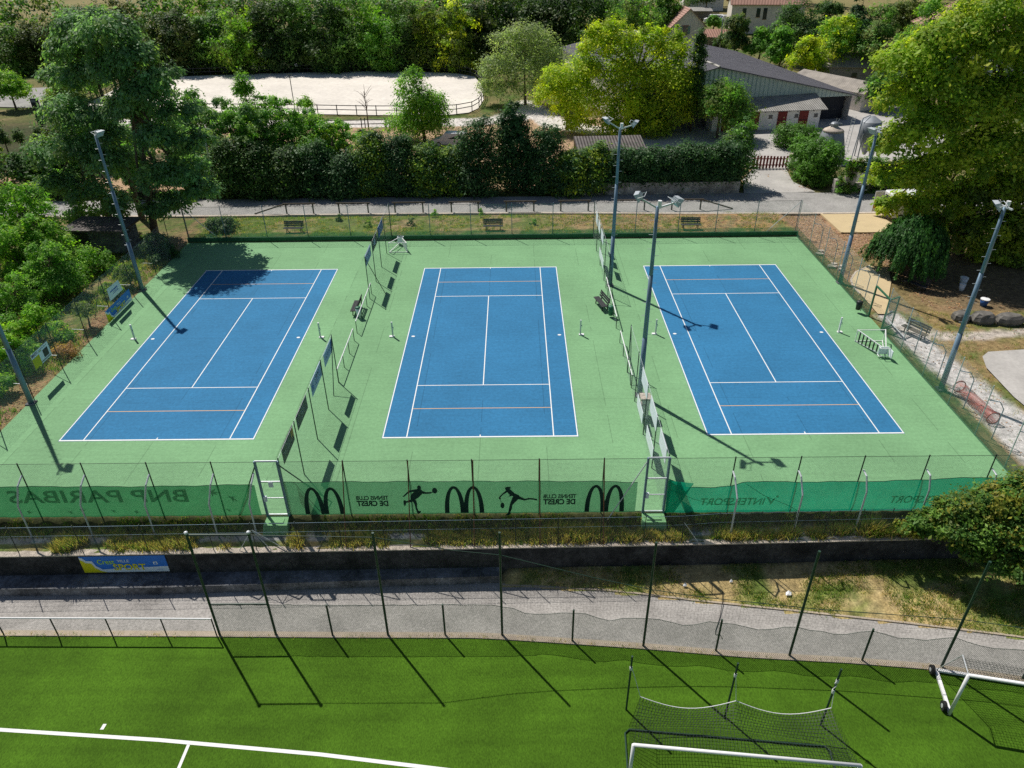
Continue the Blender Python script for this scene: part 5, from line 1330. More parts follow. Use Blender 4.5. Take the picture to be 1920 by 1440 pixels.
# lean-to roofs
def leanto(label, loc, rz, W_, D_, z0, z1, m='rooftile', group=None):
    t = thing('open_shed', label, 'shed', loc, rz)
    mb = MB(); q = [(-W_ / 2, 0, z0), (W_ / 2, 0, z0), (W_ / 2, D_, z1), (-W_ / 2, D_, z1)]; mb.add(q + [(x, y, z - .1) for x, y, z in q], [(0, 1, 2, 3), (7, 6, 5, 4), (0, 4, 5, 1), (1, 5, 6, 2), (3, 7, 4, 0)]); mb.build('roof', M[m], t, world=False)
    for x in (-W_ / 2 + .2, W_ / 2 - .2): mb = MB(); mb.bar((x, .2, 0), (x, .2, z0), .14, .14); mb.build('post', M['darkwood'], t, world=False)
    mb = MB(); mb.box((0, D_ - .1, z1 / 2 - .1), (W_ - .1, .15, z1 - .2)); mb.build('back_wall', M['stone'], t, world=False)
leanto('open shed with rusty tile roof behind the hangar roof', (46.4, 131, 0), R(-18), 6.5, 4.5, 2.1, 3.2)
leanto('low shed with ribbed grey roof behind the hedge and yellow maple', (13.3, 40.5, 0), R(2), 8.0, 4.5, 1.9, 2.5, 'roofbrown')
leanto('pale open garage roof beyond the yellow van', (53.5, 181, 0), R(-6), 7, 5, 2.4, 2.9, 'rooflight')
t = thing('utility_pole', 'slim concrete utility pole at the far hangar edge', 'pole', (43.2, 115, 0)); post(t, 43.2, 115, 0, 7.5, .13, 'galv', 'pole'); mb = MB(); mb.bar((42.8, 115, 7.2), (43.6, 115, 7.2), .1, .1); mb.build('cross_arm', M['galv'], t)
t = thing('small_shed', 'small white shed with dark flat roof under the big trees', 'shed', (-34.3, 15.9, 0), R(-4))
mb = MB(); mb.box((0, 1.3, 1.05), (4.6, 2.6, 2.1)); mb.build('wall', M['concrete'], t, world=False); mb = MB(); mb.box((0, 1.2, 2.2), (5.6, 3.6, .16)); mb.build('roof', M['roofbrown'], t, world=False); mb = MB(); mb.box((-1.4, -.03, 1.0), (1.4, .06, 1.9)); mb.build('door', M['darkwood'], t, world=False)  # dull wall and roof colours carry the shade of the trees

# silos
t = thing('grain_silo', 'squat tapering zinc silo with hatch behind the clipped hedge', 'silo', (38.9, 42.4, 0))
mb = MB(); mb.lathe([(1.75, .0), (1.75, 1.1), (1.18, 3.3), (1.1, 3.4)], n=26); mb.build('body', M['silo'], t, world=False, smooth=True)
mb = MB(); mb.lathe([(1.2, 3.36), (1.05, 3.55), (.5, 3.82), (.42, 3.85)], n=26); mb.build('roof', M['coping'], t, world=False, smooth=True)
mb = MB(); mb.lathe([(.42, 3.8), (.44, 4.2), (.3, 4.35)], n=14); mb.tube([(.3, 0, 4.2), (.75, -.1, 4.15), (.8, -.1, 4.0)], .09, 7); mb.tube([(-.3, 0, 4.1), (-.6, 0, 4.1)], .07, 6); mb.tube([(.1, 0, 4.3), (.1, 0, 4.8)], .03, 5); mb.tube([(.3, 0, 4.3), (.45, 0, 4.7)], .03, 5); mb.build('hatch', M['silo'], t, world=False)
t = thing('grain_silo', 'slender zinc silo with long conical hopper beside its ladder', 'silo', (43.3, 42.9, 0))
mb = MB(); mb.lathe([(.16, .5), (1.12, 2.6), (1.15, 4.3), (1.1, 4.32), (.25, 4.85)], n=26); mb.build('body', M['silo'], t, world=False, smooth=True)
for k in range(4): a_ = k * 1.571 + .6; mb = MB(); mb.bar((1.15 * math.cos(a_), 1.15 * math.sin(a_), 0), (1.15 * math.cos(a_), 1.15 * math.sin(a_), 3.0), .1, .1); mb.build('leg', M['silo'], t, world=False)
mb = MB(); mb.tube([(-1.7, -.7, 0), (-1.2, -.3, 4.7)], .045, 6); mb.tube([(-1.2, -.3, 4.7), (-.3, 0, 4.95)], .045, 6); mb.build('fill_pipe', M['mast'], t, world=False)
mb = MB(); mb.tube([(-2.3, .4, 0), (-2.1, .5, 4.8)], .025, 5); mb.tube([(-2.0, .2, 0), (-1.8, .3, 4.8)], .025, 5)
for k in range(14): mb.tube([(-2.29 + .2 * k / 14, .4 + .1 * k / 14, .3 + k * .32), (-1.99 + .2 * k / 14, .2 + .1 * k / 14, .3 + k * .32)], .018, 4)
mb.build('ladder', M['galv'], t, world=False)

# vehicles
def van(label, loc, rz, m, group=None, L_=4.6, W_=1.85, H_=2.0, door_open=False):
    t = thing('parked_van', label, 'van', loc, rz, group)
    prof = [(-L_ / 2, .35), (-L_ / 2, H_ * .96), (-L_ / 2 + .12, H_), (L_ / 2 - 1.5, H_), (L_ / 2 - .85, H_ * .62), (L_ / 2 - .08, H_ * .5), (L_ / 2, .35)]
    mb = MB(); n = len(prof); vs = []
    for s in (-1, 1):
        for x, z in prof: vs.append((x, s * (W_ / 2 - (.12 if z > H_ * .7 else 0)), z))
    mb.add(vs, [tuple(range(n)), tuple(range(n, 2 * n))[::-1]] + [(i, n + i, n + (i + 1) % n, (i + 1) % n) for i in range(n)])
    mb.build('body', M[m], t, world=False)
    for s in (-1, 1):
        mb = MB(); yy = s * (W_ / 2 - .02); mb.poly([(-L_ / 2 + .5, yy, H_ * .62), (L_ / 2 - 1.3, yy, H_ * .62), (L_ / 2 - 1.7, yy - s * .1 + s * .03, H_ * .9), (-L_ / 2 + .5, yy - s * .1 + s * .03, H_ * .9)]); mb.build('side_window', M['glassdark'], t, world=False)
    mb = MB(); mb.poly([(-L_ / 2 - .012, -W_ * .36, H_ * .6), (-L_ / 2 - .012, W_ * .36, H_ * .6), (-L_ / 2 - .012, W_ * .33, H_ * .88), (-L_ / 2 - .012, -W_ * .33, H_ * .88)]); mb.build('rear_window', M['glassdark'], t, world=False)
    mb = MB(); mb.poly([(L_ / 2 - .83, -W_ * .4, H_ * .63), (L_ / 2 - .83, W_ * .4, H_ * .63), (L_ / 2 - 1.45, W_ * .36, H_ * .97), (L_ / 2 - 1.45, -W_ * .36, H_ * .97)]); mb.build('windscreen', M['glassdark'], t, world=False)
    for sx in (-1, 1):
        for s in (-1, 1):
            c = Vector((sx * L_ * .32, s * (W_ / 2 - .1), .33)); mb = MB(); mb.tube([c - Vector((0, .11, 0)), c + Vector((0, .11, 0))], .33, 16); wl = mb.build('wheel', M['rubber'], t, world=False)
            mb = MB(); mb.tube([c - Vector((0, .115, 0)), c + Vector((0, .115, 0))], .19, 12); mb.build('rim', M['galv'], wl, world=False)
    for s in (-1, 1):
        mb = MB(); mb.box((-L_ / 2 - .01, s * (W_ / 2 - .12), H_ * .55), (.05, .16, .5)); mb.build('tail_light', M['redlight'], t, world=False)
        mb = MB(); mb.box((L_ / 2 - .03, s * (W_ / 2 - .25), H_ * .42), (.08, .3, .18)); mb.build('headlight', M['galv'], t, world=False)
    mb = MB(); mb.box((-L_ / 2 - .04, 0, .42), (.14, W_ * .98, .2)); mb.build('rear_bumper', M['bindark'], t, world=False)
    if door_open:
        mb = MB(); mb.box((-L_ / 2 - .42, W_ / 2 - .04, H_ * .55), (.85, .06, H_ * .8)); d = mb.build('rear_door', M[m], t, world=False); mb = MB(); mb.box((-L_ / 2 - .42, W_ / 2 - .09, H_ * .45), (.7, .04, .8)); mb.build('door_panel', M['amber'], d, world=False)
    return t
van('white van with open rear door parked under the plane trees', (39.6, 22.6, .1), R(6), 'vanwhite', None, 5.2, 2.0, 2.45, True)
van('small yellow van parked beyond the pinkish gabled house', (49.1, 163.7, 0), R(255), 'vanyellow')
van('white van parked beside the garden trees beyond the hangar', (58.4, 170.4, 0), R(185), 'vanwhite', None, 5.4, 2.0, 2.4)
van('white van half hidden behind the hedge right of the poplar', (-6.0, 51, 0), R(170), 'vanwhite', None, 4.2, 1.8, 1.7)
t = thing('jump_board', 'red orange show jump board at the arena corner', 'board', (-2.0, 104.5, 0)); mb = MB(); mb.box((-2.0, 104.5, .9), (2.6, .12, 1.0)); mb.build('panel', mat('red orange board', (.6, .12, .06), .6), t); mb = MB(); mb.bar((-3.2, 104.5, 0), (-3.2, 104.5, 1.5), .1, .1); mb.bar((-.8, 104.5, 0), (-.8, 104.5, 1.5), .1, .1); mb.build('stand', M['whitepaint'], t)
van('second white van, half hidden further along the same yard', (56.0, 175, 0), R(170), 'vanwhite', None, 5.0, 1.95, 2.1)

# ------------------------------------------------------------------ park corner east
def boulder(loc, d, label, seed):
    r = np.random.default_rng(seed); mb = MB(); n = 12; rows_ = [(.0, .95), (.35, 1.05), (.75, .95), (1.0, .7)]
    vs = []
    for z, k in rows_:
        for j in range(n):
            a = 2 * math.pi * j / n; ca, sa = math.cos(a), math.sin(a); q = (abs(ca) ** 4 + abs(sa) ** 4) ** -.25
            kk = k * (1 + r.uniform(-.07, .07)); vs.append((loc[0] + ca * q * d[0] / 2 * kk, loc[1] + sa * q * d[1] / 2 * kk, loc[2] + z * d[2] * (1 + r.uniform(-.08, .08))))
    fs = []
    for i in range(3):
        for j in range(n): fs.append((i * n + j, i * n + (j + 1) % n, (i + 1) * n + (j + 1) % n, (i + 1) * n + j))
    fs.append(tuple(3 * n + j for j in range(n))); mb.add(vs, fs)
    solo('boulder', mb, M['boulder'], label, 'boulder', loc, 'boulders in the park', smooth=False)
boulder((33.7, 1.7, -.05), (1.15, .9, .62), 'small grey boulder closest to the mast in the park row', 1)
boulder((35.0, 1.35, -.05), (1.5, 1.0, .75), 'rounded boulder second from the mast in the park row', 2)
boulder((36.75, 1.15, -.05), (1.75, 1.0, .7), 'long dark boulder in the middle of the park row', 3)
boulder((38.7, 1.05, -.05), (1.7, 1.0, .65), 'pale flat boulder at the frame edge of the park row', 4)
t = thing('wire_tube', 'red wire mesh tube lying in the weeds by the gravel strip', 'wire tube', (28.85, -9.3, 0))
TA, TB = Vector((28.75, -7.65, .36)), Vector((28.95, -11.0, .36))
mb = MB(); L_ = (TB - TA).length; n = 20
vs = []; fs = []
for i in range(9):
    for j in range(n): a = 2 * math.pi * j / n; p = TA.lerp(TB, i / 8); vs.append((p.x + .32 * math.cos(a), p.y, p.z + .32 * math.sin(a)))
for i in range(8):
    for j in range(n): fs.append((i * n + j, i * n + (j + 1) % n, (i + 1) * n + (j + 1) % n, (i + 1) * n + j))
mb.add(vs, fs)
for i in range(8):
    for j in range(n): u0, u1, v0, v1 = j * .1, (j + 1) * .1, i / 8 * L_, (i + 1) / 8 * L_; mb.UV[i * n + j] = [(u0, v0), (u1, v0), (u1, v1), (u0, v1)]
mb.build('wire_mesh', wire_mat('red wire mesh', (.34, .06, .04), .07, .018, .1), t)
for p in (TA, TB): mb = MB(); mb.tube([(p.x + .36 * math.cos(a), p.y, p.z + .36 * math.sin(a)) for a in np.linspace(0, 2 * math.pi, 25)], .035, 6); mb.build('end_ring', M['redmetal'], t)
for x, y, m_, s, lab in ((36.95, 7.7, 'boardwhite', .3, 'white tub in the shade, farthest of the three tubs'), (36.2, 6.5, 'boardwhite', .22, 'small white pail in the shade between two tubs'), (36.5, 3.9, 'bluebin', .3, 'blue tub with white lid in the shade near the boulders')):
    t = thing('tub', lab, 'tub', (x, y, 0), group='tubs in the shade of the plane trees'); mb = MB(); mb.lathe([(s * .75, 0), (s, .5)], n=14); mb.build('body', M[m_], t, world=False, smooth=True); mb = MB(); mb.lathe([(s * 1.06, .48), (s * 1.06, .54), (s * .3, .56)], n=14); mb.build('lid', M['whitepaint'], t, world=False)
mb = MB(); pts = [(28.3, 6.0), (28.2, 7.2), (28.6, 8.6), (29.5, 10.0), (31.2, 11.3)]
for a, b in zip(pts[:-1], pts[1:]): mb.bar((a[0], a[1], .03), (b[0], b[1], .03), .12, .12)
struct('sand_bed_edge', mb, M['coping'], 'curved concrete edging of the sandy patch'); mb = MB(); mb.hull(pts + [(32.5, 10.8), (31.5, 8), (30, 5), (29.0, 2.5), (28.2, 2.6)], .075); struct('sand_bed', mb, M['tan'], 'sandy patch by the weeping shrub')
for i, (x, y, s) in enumerate(((27.95, 13.9, .35), (28.3, 14.5, .3), (28.05, 11.2, .4), (28.6, 10.6, .33), (28.45, 11.7, .28), (28.8, 11.2, .25))):
    r = random.Random(i); mb = MB(); k = 7; top = [(x + s * math.cos(6.283 * j / k) * r.uniform(.7, 1.2), y + s * .8 * math.sin(6.283 * j / k) * r.uniform(.7, 1.2)) for j in range(k)]; mb.prism(top, .0, .13)
    solo('stone_slab', mb, M['whitepaint'] if 0 else M['coping'], ('broken pale slab in the leaf litter, left one of the pair nearest the fence corner', 'small pale slab right behind the first of the corner pair', 'largest pale slab of the lower group of four in the litter', 'pale slab of the lower group closest to the east courts far mast', 'smallest pale slab of the lower group, wedged between two larger', 'pale slab on the park side of the lower group in the litter')[i], 'stone', (x, y, 0), 'broken white stone slabs in the litter')
# ------------------------------------------------------------------ vegetation
def unit(n):
    v = rng.standard_normal((n, 3)); return v / np.linalg.norm(v, axis=1, keepdims=True)

def leaf_quads(C_, N_, size, asp=.55, along=None):
    """folded rhombus leaf sprays; C_ centres, N_ facing directions"""
    n = len(C_)
    t = unit(n) if along is None else along + .5 * unit(n)
    t = t - N_ * np.sum(t * N_, 1, keepdims=True); t /= np.linalg.norm(t, axis=1, keepdims=True) + 1e-9
    b = np.cross(N_, t); s = size[:, None]
    V = np.stack([C_ - t * s * .5, C_ + b * s * asp * .5 - N_ * s * .10, C_ + t * s * .55, C_ - b * s * asp * .5 - N_ * s * .10], 1).reshape(-1, 3)
    F = np.arange(4 * n).reshape(n, 4)
    return V, F

def crown_points(lobes, n, clump=.34, per=70, squash=.8, down=False):
    """points gathered in small clumps spread over the shells of several ellipsoid lobes"""
    lob = np.array(lobes, float); area = lob[:, 3] * lob[:, 4] + lob[:, 3] * lob[:, 5] + lob[:, 4] * lob[:, 5]
    k = max(8, n // per); li = rng.choice(len(lob), k, p=area / area.sum())
    d = unit(k)
    if not down: d[:, 2] = np.where(d[:, 2] < -.35, -d[:, 2] * .6, d[:, 2])
    rad = 1 - .42 * rng.random(k) ** 1.6
    cc = lob[li, :3] + d * lob[li, 3:6] * rad[:, None]
    ci = rng.integers(0, k, n)
    sz = (lob[li, 3:6].mean(1) * clump * rng.uniform(.6, 1.3, k))
    off = rng.standard_normal((n, 3)) * .55; off[:, 2] *= squash
    P_ = cc[ci] + off * sz[ci][:, None]
    outw = d[ci] * .9 + off * .5
    return P_, outw, ci, k

NMUL = 2.8
def tree(name, label, cat, base, lobes, n, size, pal, trunk=None, group=None, m='leaf', clump=.34, per=70, droop=0., loose=.9, upb=.35, crown='crown', bark='bark', limbs=True, down=False):
    n = int(n * NMUL); size *= .70; upb += .35
    """lobes in world coordinates; trunk=(radius,[points]) or None"""
    if name == 'locust_tree': n = int(n * .75); lobes = [(l[0], l[1], l[2], l[3] * .86, l[4] * .86, l[5] * .8) for l in lobes]
    t = thing(name, label, cat, base, 0, group)
    P_, outw, ci, k = crown_points(lobes, n, clump, per, down=down)
    P_[:, 2] = np.where(P_[:, 2] < base[2] + .1, base[2] + .1 + .8 * rng.random(n), P_[:, 2])
    N_ = outw + unit(n) * loose; N_[:, 2] += upb
    N_ /= np.linalg.norm(N_, axis=1, keepdims=True)
    al = None
    if droop: al = np.tile(np.array([[0, 0, -1.]]), (n, 1)) * droop + outw * .6
    V, F = leaf_quads(P_, N_, size * np.clip(np.exp(rng.normal(-.08, .38, n)), .35, 2.0), along=al)
    pal = np.array(pal); w_ = rng.random(k)
    pc = pal[rng.integers(0, len(pal), k)] * rng.uniform(.75, 1.25, (k, 1)) * (2.5 if m == 'leaf' else 2.2)
    c = pc[ci] * rng.uniform(.75, 1.25, (n, 1)); c = c * np.array([1, 1, 1.]) + rng.uniform(-.012, .012, (n, 1)) * np.array([1, .3, 0])
    np_mesh(crown, V, F, np.repeat(np.clip(c, .004, 1), 4, 0), M[m], t)
    if trunk is not None:
        r0, pts = trunk; mb = MB(); pts = [Vector(p) for p in pts]
        mb.tube(pts, [r0 * (1.15 if i == 0 else 1 - .55 * i / (len(pts) - 1)) for i in range(len(pts))], 8)
        if limbs:
            for L_ in lobes:
                f = rng.uniform(.4, 1.); q = pts[-1] if len(pts) < 3 else pts[len(pts) // 2].lerp(pts[-1], f)
                e = Vector(L_[:3]); e.z += L_[5] * .2
                mid = q.lerp(e, .5) + Vector((rng.uniform(-.3, .3), rng.uniform(-.3, .3), rng.uniform(-.1, .4)))
                mb.tube([q, mid, e], [r0 * .42, r0 * .28, r0 * .1], 6)
                for j in range(3):
                    d = unit(1)[0]; d[2] = abs(d[2]) * .6; e2 = mid.lerp(e, .3 + .25 * j) ; e3 = e2 + Vector(d * np.array(L_[3:6]) * .75)
                    mb.tube([e2, e3], [r0 * .16, r0 * .04], 5)
        mb.build('trunk', M[bark], t)
    return t

def auto_lobes(x, y, h, r, k=7, zlow=.25, seed=None, flat=1.0):
    """a rounded crown of k overlapping lobes"""
    out = []
    for i in range(k):
        a = 2 * math.pi * (i / k) + rng.uniform(-.4, .4); f = rng.uniform(0, 1)
        z = h * (zlow + (1 - zlow) * (.18 + .62 * f)); rr = r * (.78 - .45 * f) * rng.uniform(.6, 1.05)
        q = r * rng.uniform(.42, .6) * (1.05 - .3 * f)
        out.append((x + rr * math.cos(a), y + rr * math.sin(a), z, q, q, q * rng.uniform(.75, 1.0) * flat))
    out.append((x, y, h - r * .42, r * .55, r * .55, r * .42))
    out.append((x, y, h * (zlow + .35 * (1 - zlow)), r * .7, r * .7, (h * (1 - zlow)) * .35))
    return out

LOC = [(.065, .115, .055), (.08, .14, .055), (.10, .16, .085), (.05, .095, .04), (.10, .145, .045)]
GRN = [(.062, .135, .022), (.08, .165, .024), (.05, .11, .02), (.10, .175, .03)]
BRI = [(.075, .155, .015), (.10, .18, .018), (.055, .125, .014), (.13, .20, .02)]
DRK = [(.026, .058, .014), (.036, .078, .016), (.02, .047, .013), (.055, .095, .018)]
OLV = [(.06, .085, .018), (.085, .105, .02), (.045, .07, .016)]
YEL = [(.20, .235, .014), (.26, .27, .016), (.15, .20, .014), (.105, .15, .014)]
PLN = [(.12, .165, .018), (.155, .19, .02), (.09, .14, .016), (.19, .205, .022)]
SIL = [(.15, .18, .095), (.12, .155, .075), (.18, .20, .11), (.10, .125, .06)]
CON = [(.026, .062, .02), (.035, .08, .022), (.02, .048, .018)]
CYG = [(.09, .15, .012), (.13, .17, .012), (.06, .11, .015)]

# the big locust trees left
tree('locust_tree', 'tall locust tree with airy blue green crown behind the west court', 'tree', (-31.6, 20.8, 0),
     [(-29.7, 19.0, 17.1, 2.3, 2.3, 1.9), (-32.3, 20.0, 16.4, 1.9, 1.9, 1.6), (-28.3, 19.0, 15.3, 2.1, 2.1, 1.8), (-26.6, 18.6, 13.8, 1.9, 1.9, 1.6), (-30.5, 20.0, 14.4, 2.4, 2.4, 2.0), (-28.3, 18.6, 12.3, 2.4, 2.4, 2.0), (-25.6, 18.2, 11.1, 1.8, 1.8, 1.5), (-27.7, 18.4, 9.2, 2.3, 2.3, 1.9), (-24.8, 18.6, 8.6, 1.8, 1.8, 1.5), (-26.3, 18.6, 6.2, 2.3, 2.3, 1.9), (-29.1, 19.0, 5.8, 2.3, 2.3, 1.9), (-25.7, 19.0, 4.4, 1.8, 1.8, 1.5), (-28.1, 19.0, 3.2, 1.9, 1.9, 1.6), (-30.7, 20.0, 10.8, 2.3, 2.3, 1.9), (-30.9, 19.5, 2.3, 1.7, 1.7, 1.4)],
     21000, .40, LOC, (.34, [(-31.6, 20.8, -.1), (-31.2, 20.6, 3), (-30.4, 20, 6.5), (-30, 19.6, 10), (-30, 19.4, 14)]), 'big locust trees by the west court', clump=.4, per=90, droop=.5)
tree('locust_tree', 'broad low branched locust tree left of the tall one', 'tree', (-36.6, 23.0, 0),
     [(-36.8, 22.0, 10.4, 2.6, 2.6, 2.1), (-34.6, 22.0, 10.0, 2.2, 2.2, 1.8), (-39.6, 22.0, 7.0, 2.2, 2.2, 1.8), (-36.7, 21.5, 7.1, 2.6, 2.6, 2.1), (-34.1, 21.0, 6.3, 2.4, 2.4, 2.0), (-39.6, 21.5, 4.2, 2.0, 2.0, 1.7), (-36.8, 21.0, 3.6, 2.4, 2.4, 2.0), (-33.9, 20.5, 2.8, 2.0, 2.0, 1.7), (-38.2, 21.0, 1.6, 1.8, 1.8, 1.5), (-34.1, 22.0, 8.3, 2.1, 2.1, 1.7)],
     15000, .38, LOC, (.28, [(-36.6, 23, -.1), (-36.8, 23, 2.2), (-37.0, 23, 5), (-37.2, 23.2, 7.5)]), 'big locust trees by the west court', clump=.4, per=90, droop=.5)
tree('locust_tree', 'slim locust tree with pale tips standing closest to the road', 'tree', (-34.4, 24.6, 0),
     [(-35.3, 25.0, 16.8, 2.2, 2.2, 1.8), (-33.5, 25.0, 17.4, 1.6, 1.6, 1.4), (-36.8, 25.0, 14.9, 2.0, 2.0, 1.6), (-39.1, 26.0, 12.6, 1.9, 1.9, 1.6), (-36.1, 25.0, 12.7, 2.1, 2.1, 1.8)],
     8000, .4, LOC, (.26, [(-34.4, 24.6, -.1), (-34.6, 24.8, 5), (-35, 25, 10), (-35, 25, 14.5)]), 'big locust trees by the west court', clump=.4, per=90, droop=.5)

def feather_lobes(x, y, h, r, k=11, zlow=.2):
    """irregular open crown: sprays of small lobes at uneven heights"""
    out = []
    for i in range(k):
        f = (i + rng.uniform(0, .8)) / k; a = i * 2.4 + rng.uniform(-.5, .5)
        w_ = r * (1.0 - .75 * f ** 1.4) * rng.uniform(.45, 1.0); q = r * rng.uniform(.26, .46) * (1.05 - .45 * f)
        out.append((x + w_ * math.cos(a), y + w_ * math.sin(a), h * (zlow + (1 - zlow) * f) - q * .5, q, q, q * rng.uniform(.7, 1.2)))
    return out
# shrubs west of the courts
def shrub(label, x, y, h, r, pal, n=2000, size=.22, k=5, name='shrub', stem=True, group='shrubs west of the courts', zlow=.12, m='leaf', cat='shrub'):
    return tree(name, label, cat, (x, y, 0), feather_lobes(x, y, h, r * 1.15, 8 + int(h * 1.5), zlow) if h > 2 else auto_lobes(x, y, h, r, k, zlow), n, size, pal, (.07 if h < 4 else .11, [(x, y, -.05), (x + .1, y, h * .35), (x + .05, y, h * .7)]) if stem else None, group, m, clump=.48, per=45, droop=.25)
shrub('tall bright green locust sapling at the frame edge, uppermost of the west thicket', -38.0, 13.0, 7.4, 3.0, BRI + GRN, 7000, .28)
shrub('bright green sapling below the small white shed', -35.4, 10.6, 5.4, 2.5, BRI + GRN, 5200, .26)
shrub('wide bright green sapling at the frame edge halfway down the thicket', -37.6, 8.6, 5.4, 2.9, BRI + GRN, 5600, .26)
shrub('dark stemmed sapling with open green crown beyond the boards', -33.4, 7.4, 4.2, 2.2, GRN, 4200, .24, zlow=.35)
shrub('low spreading green shrub behind the dry clearing', -34.6, 4.0, 3.0, 2.2, GRN, 3200, .22)
shrub('lime green bush beside the near mast, tallest of the low bushes', -30.9, -.3, 2.7, 1.6, BRI, 3000, .22)
shrub('lime green bush behind the white and yellow board', -30.2, -3.8, 2.4, 1.5, BRI, 2600, .21)
shrub('yellowish bush at the frame edge beside the near mast', -32.4, -1.8, 2.2, 1.7, CYG + BRI, 2600, .22)
shrub('lowest green bush near the bottom of the west thicket', -29.6, -7.0, 1.4, 1.1, BRI, 1300, .2)
shrub('small dark tree with flat crown between the boards and the clearing', -28.6, 2.0, 1.9, .95, OLV, 900, .18, zlow=.55)
shrub('yellowing creeper heap under the far west mast', -28.7, 9.0, 1.9, 1.1, CYG + OLV, 1500, .2)
shrub('yellow green creeper strip sloping from the mast to the boards', -29.2, 7.0, 1.0, 1.0, CYG, 900, .18)
shrub('dark bush against the fence corner under the big trees', -28.6, 14.5, 2.4, 1.5, DRK, 1800, .24, m='leafdark')
shrub('dark bush inside the northwest corner of the bank', -25.3, 20.9, 1.5, 1.6, DRK, 1500, .22, m='leafdark')
shrub('weed clump at the shed wall in the west thicket', -32.4, 12.4, 1.2, 1.3, GRN, 900, .2)
shrub('dry brown bramble strip along the near west fence', -28.3, -2.2, .7, 1.0, [(.16, .09, .04), (.20, .12, .05)], 700, .16, stem=False)
# small plants on the north bank
for i, (x, y, h) in enumerate(((-14.6, 22.6, .7), (-11.6, 21.0, .6), (-1.2, 23.6, 1.3), (3.9, 21.2, .5), (-5.7, 24.0, .6), (-7.6, 21.4, .7))):
    shrub(('dark low weed clump on the bank beside the first dividing fence', 'yellow green weed on the bank left of the dividing fence', 'slender young sapling on the bank above the middle bench', 'small weed on the bank right of the middle bench', 'weed at the foot of the road kerb', 'dark weed patch behind the tilted umpire chair')[i], x, y, h + .3, .45 if i != 2 else .35, (DRK, CYG, BRI, GRN, BRI, DRK)[i], 220, .14, 4, 'weed', False, 'weeds on the north bank', cat='weed')

# roadside hedge: conifers and young locusts along the north side of the road
HEDGE = [(-27.4, 31.6, 4.6, 1.7, 'first dark conifer of the hedge behind the pale pole', DRK), (-24.6, 31.8, 4.2, 1.8, 'dark hedge conifer in the shade left of the bank sapling', DRK), (-21.6, 31.6, 4.6, 1.8, 'dark hedge conifer under the young locusts', DRK), (-18.6, 31.9, 4.3, 1.8, 'hedge conifer with lit top below the ball shaped tree', CON), (-15.6, 31.6, 4.5, 1.8, 'hedge conifer below the brown paddock fence', CON), (-12.8, 31.7, 5.0, 1.6, 'hedge conifer with bright tips in front of the sandy path', CYG + CON), (-10.0, 31.8, 4.4, 1.7, 'hedge conifer in front of the poplar', CON), (-7.2, 31.6, 5.0, 1.7, 'yellow tipped hedge conifer right of the poplar', CYG + CON), (-4.4, 31.8, 4.9, 1.7, 'yellow green hedge conifer before the white path', CYG + CON), (-1.6, 31.7, 6.0, 1.8, 'hedge conifer at the shoulder of the pointed cypress', CON), (5.2, 31.8, 5.9, 1.9, 'hedge conifer right of the pointed cypress', CON), (8.0, 31.5, 4.2, 1.8, 'low hedge conifer in front of the ribbed shed', CYG + CON), (10.6, 31.6, 3.7, 1.6, 'low yellow green hedge conifer at the shed end', CYG + CON)]
for x, y, h, r, lab, pal in HEDGE:
    h *= 1.12 * rng.uniform(.85, 1.2); r *= 1.2; y += rng.uniform(-.3, .4)
    lob = [(x, y, h * .42, r, r * .95, h * .45), (x - .5, y - .2, h * .7, r * .62, r * .6, h * .27), (x + .55, y + .1, h * .78, r * .55, r * .55, h * .24), (x, y - .3, h * .2, r * 1.05, r * 1.0, h * .24)]
    tree('conifer', lab, 'conifer', (x, y, 0), lob, 6200, .30, pal, (.12, [(x, y, -.05), (x, y, h * .75)]), 'conifers of the roadside hedge', 'leafdark', clump=.4, per=45, limbs=False, upb=.3, down=True)
for x0, x1, h, lab, n in ((11.9, 18.8, 4.6, 'dark clipped hedge on the pale wall next to the far mast', 13500), (18.6, 25.6, 5.0, 'dark clipped hedge on the pale wall ending at the driveway', 14000)):
    lob = []
    for x in np.arange(x0 + .8, x1, 1.25): lob += [(x, 31.7, h * .5, 1.2, 1.4, h * .40), (x + .4, 31.4, h * .78, 1.05, 1.25, h * .22), (x, 31.2, h * .36, 1.1, .9, h * .16)]
    xm = (x0 + x1) / 2
    tree('hedge', lab, 'hedge', (xm, 31.7, 0), lob, n, .3, CON, (.14, [(xm, 31.7, 0), (xm, 31.7, h * .6)]), 'clipped hedges on the garden wall', 'leafdark', clump=.42, per=45, limbs=False, crown='foliage', down=True)
tree('conifer', 'dark pointed cypress towering over the middle of the hedge', 'conifer', (1.9, 32.6, 0), [(1.9, 32.6, 2.2, 2.3, 1.8, 2.2), (1.9, 32.6, 4.6, 1.9, 1.7, 2.0), (1.6, 32.6, 6.4, 1.3, 1.3, 1.6), (2.6, 32.6, 6.6, 1.0, 1.0, 1.3), (1.9, 32.6, 8.0, .7, .7, 1.1)], 6200, .34, CON, (.18, [(1.9, 32.6, 0), (1.9, 32.6, 7)]), 'conifers of the roadside hedge', 'leafdark', clump=.4, per=45, limbs=False, down=True)
tree('conifer', 'feathery green conifer beside the driveway end of the hedge', 'conifer', (25.6, 33.2, 0), [(25.6, 33.2, 2.2, 1.9, 1.8, 2.0), (25.4, 33.2, 4.2, 1.6, 1.5, 1.6), (25.9, 33.2, 5.8, 1.0, 1.0, 1.2)], 3600, .3, GRN + CON, (.14, [(25.6, 33.2, 0), (25.6, 33.2, 5.5)]), 'conifers of the roadside hedge', 'leafdark', clump=.4, per=45, limbs=False, down=True)
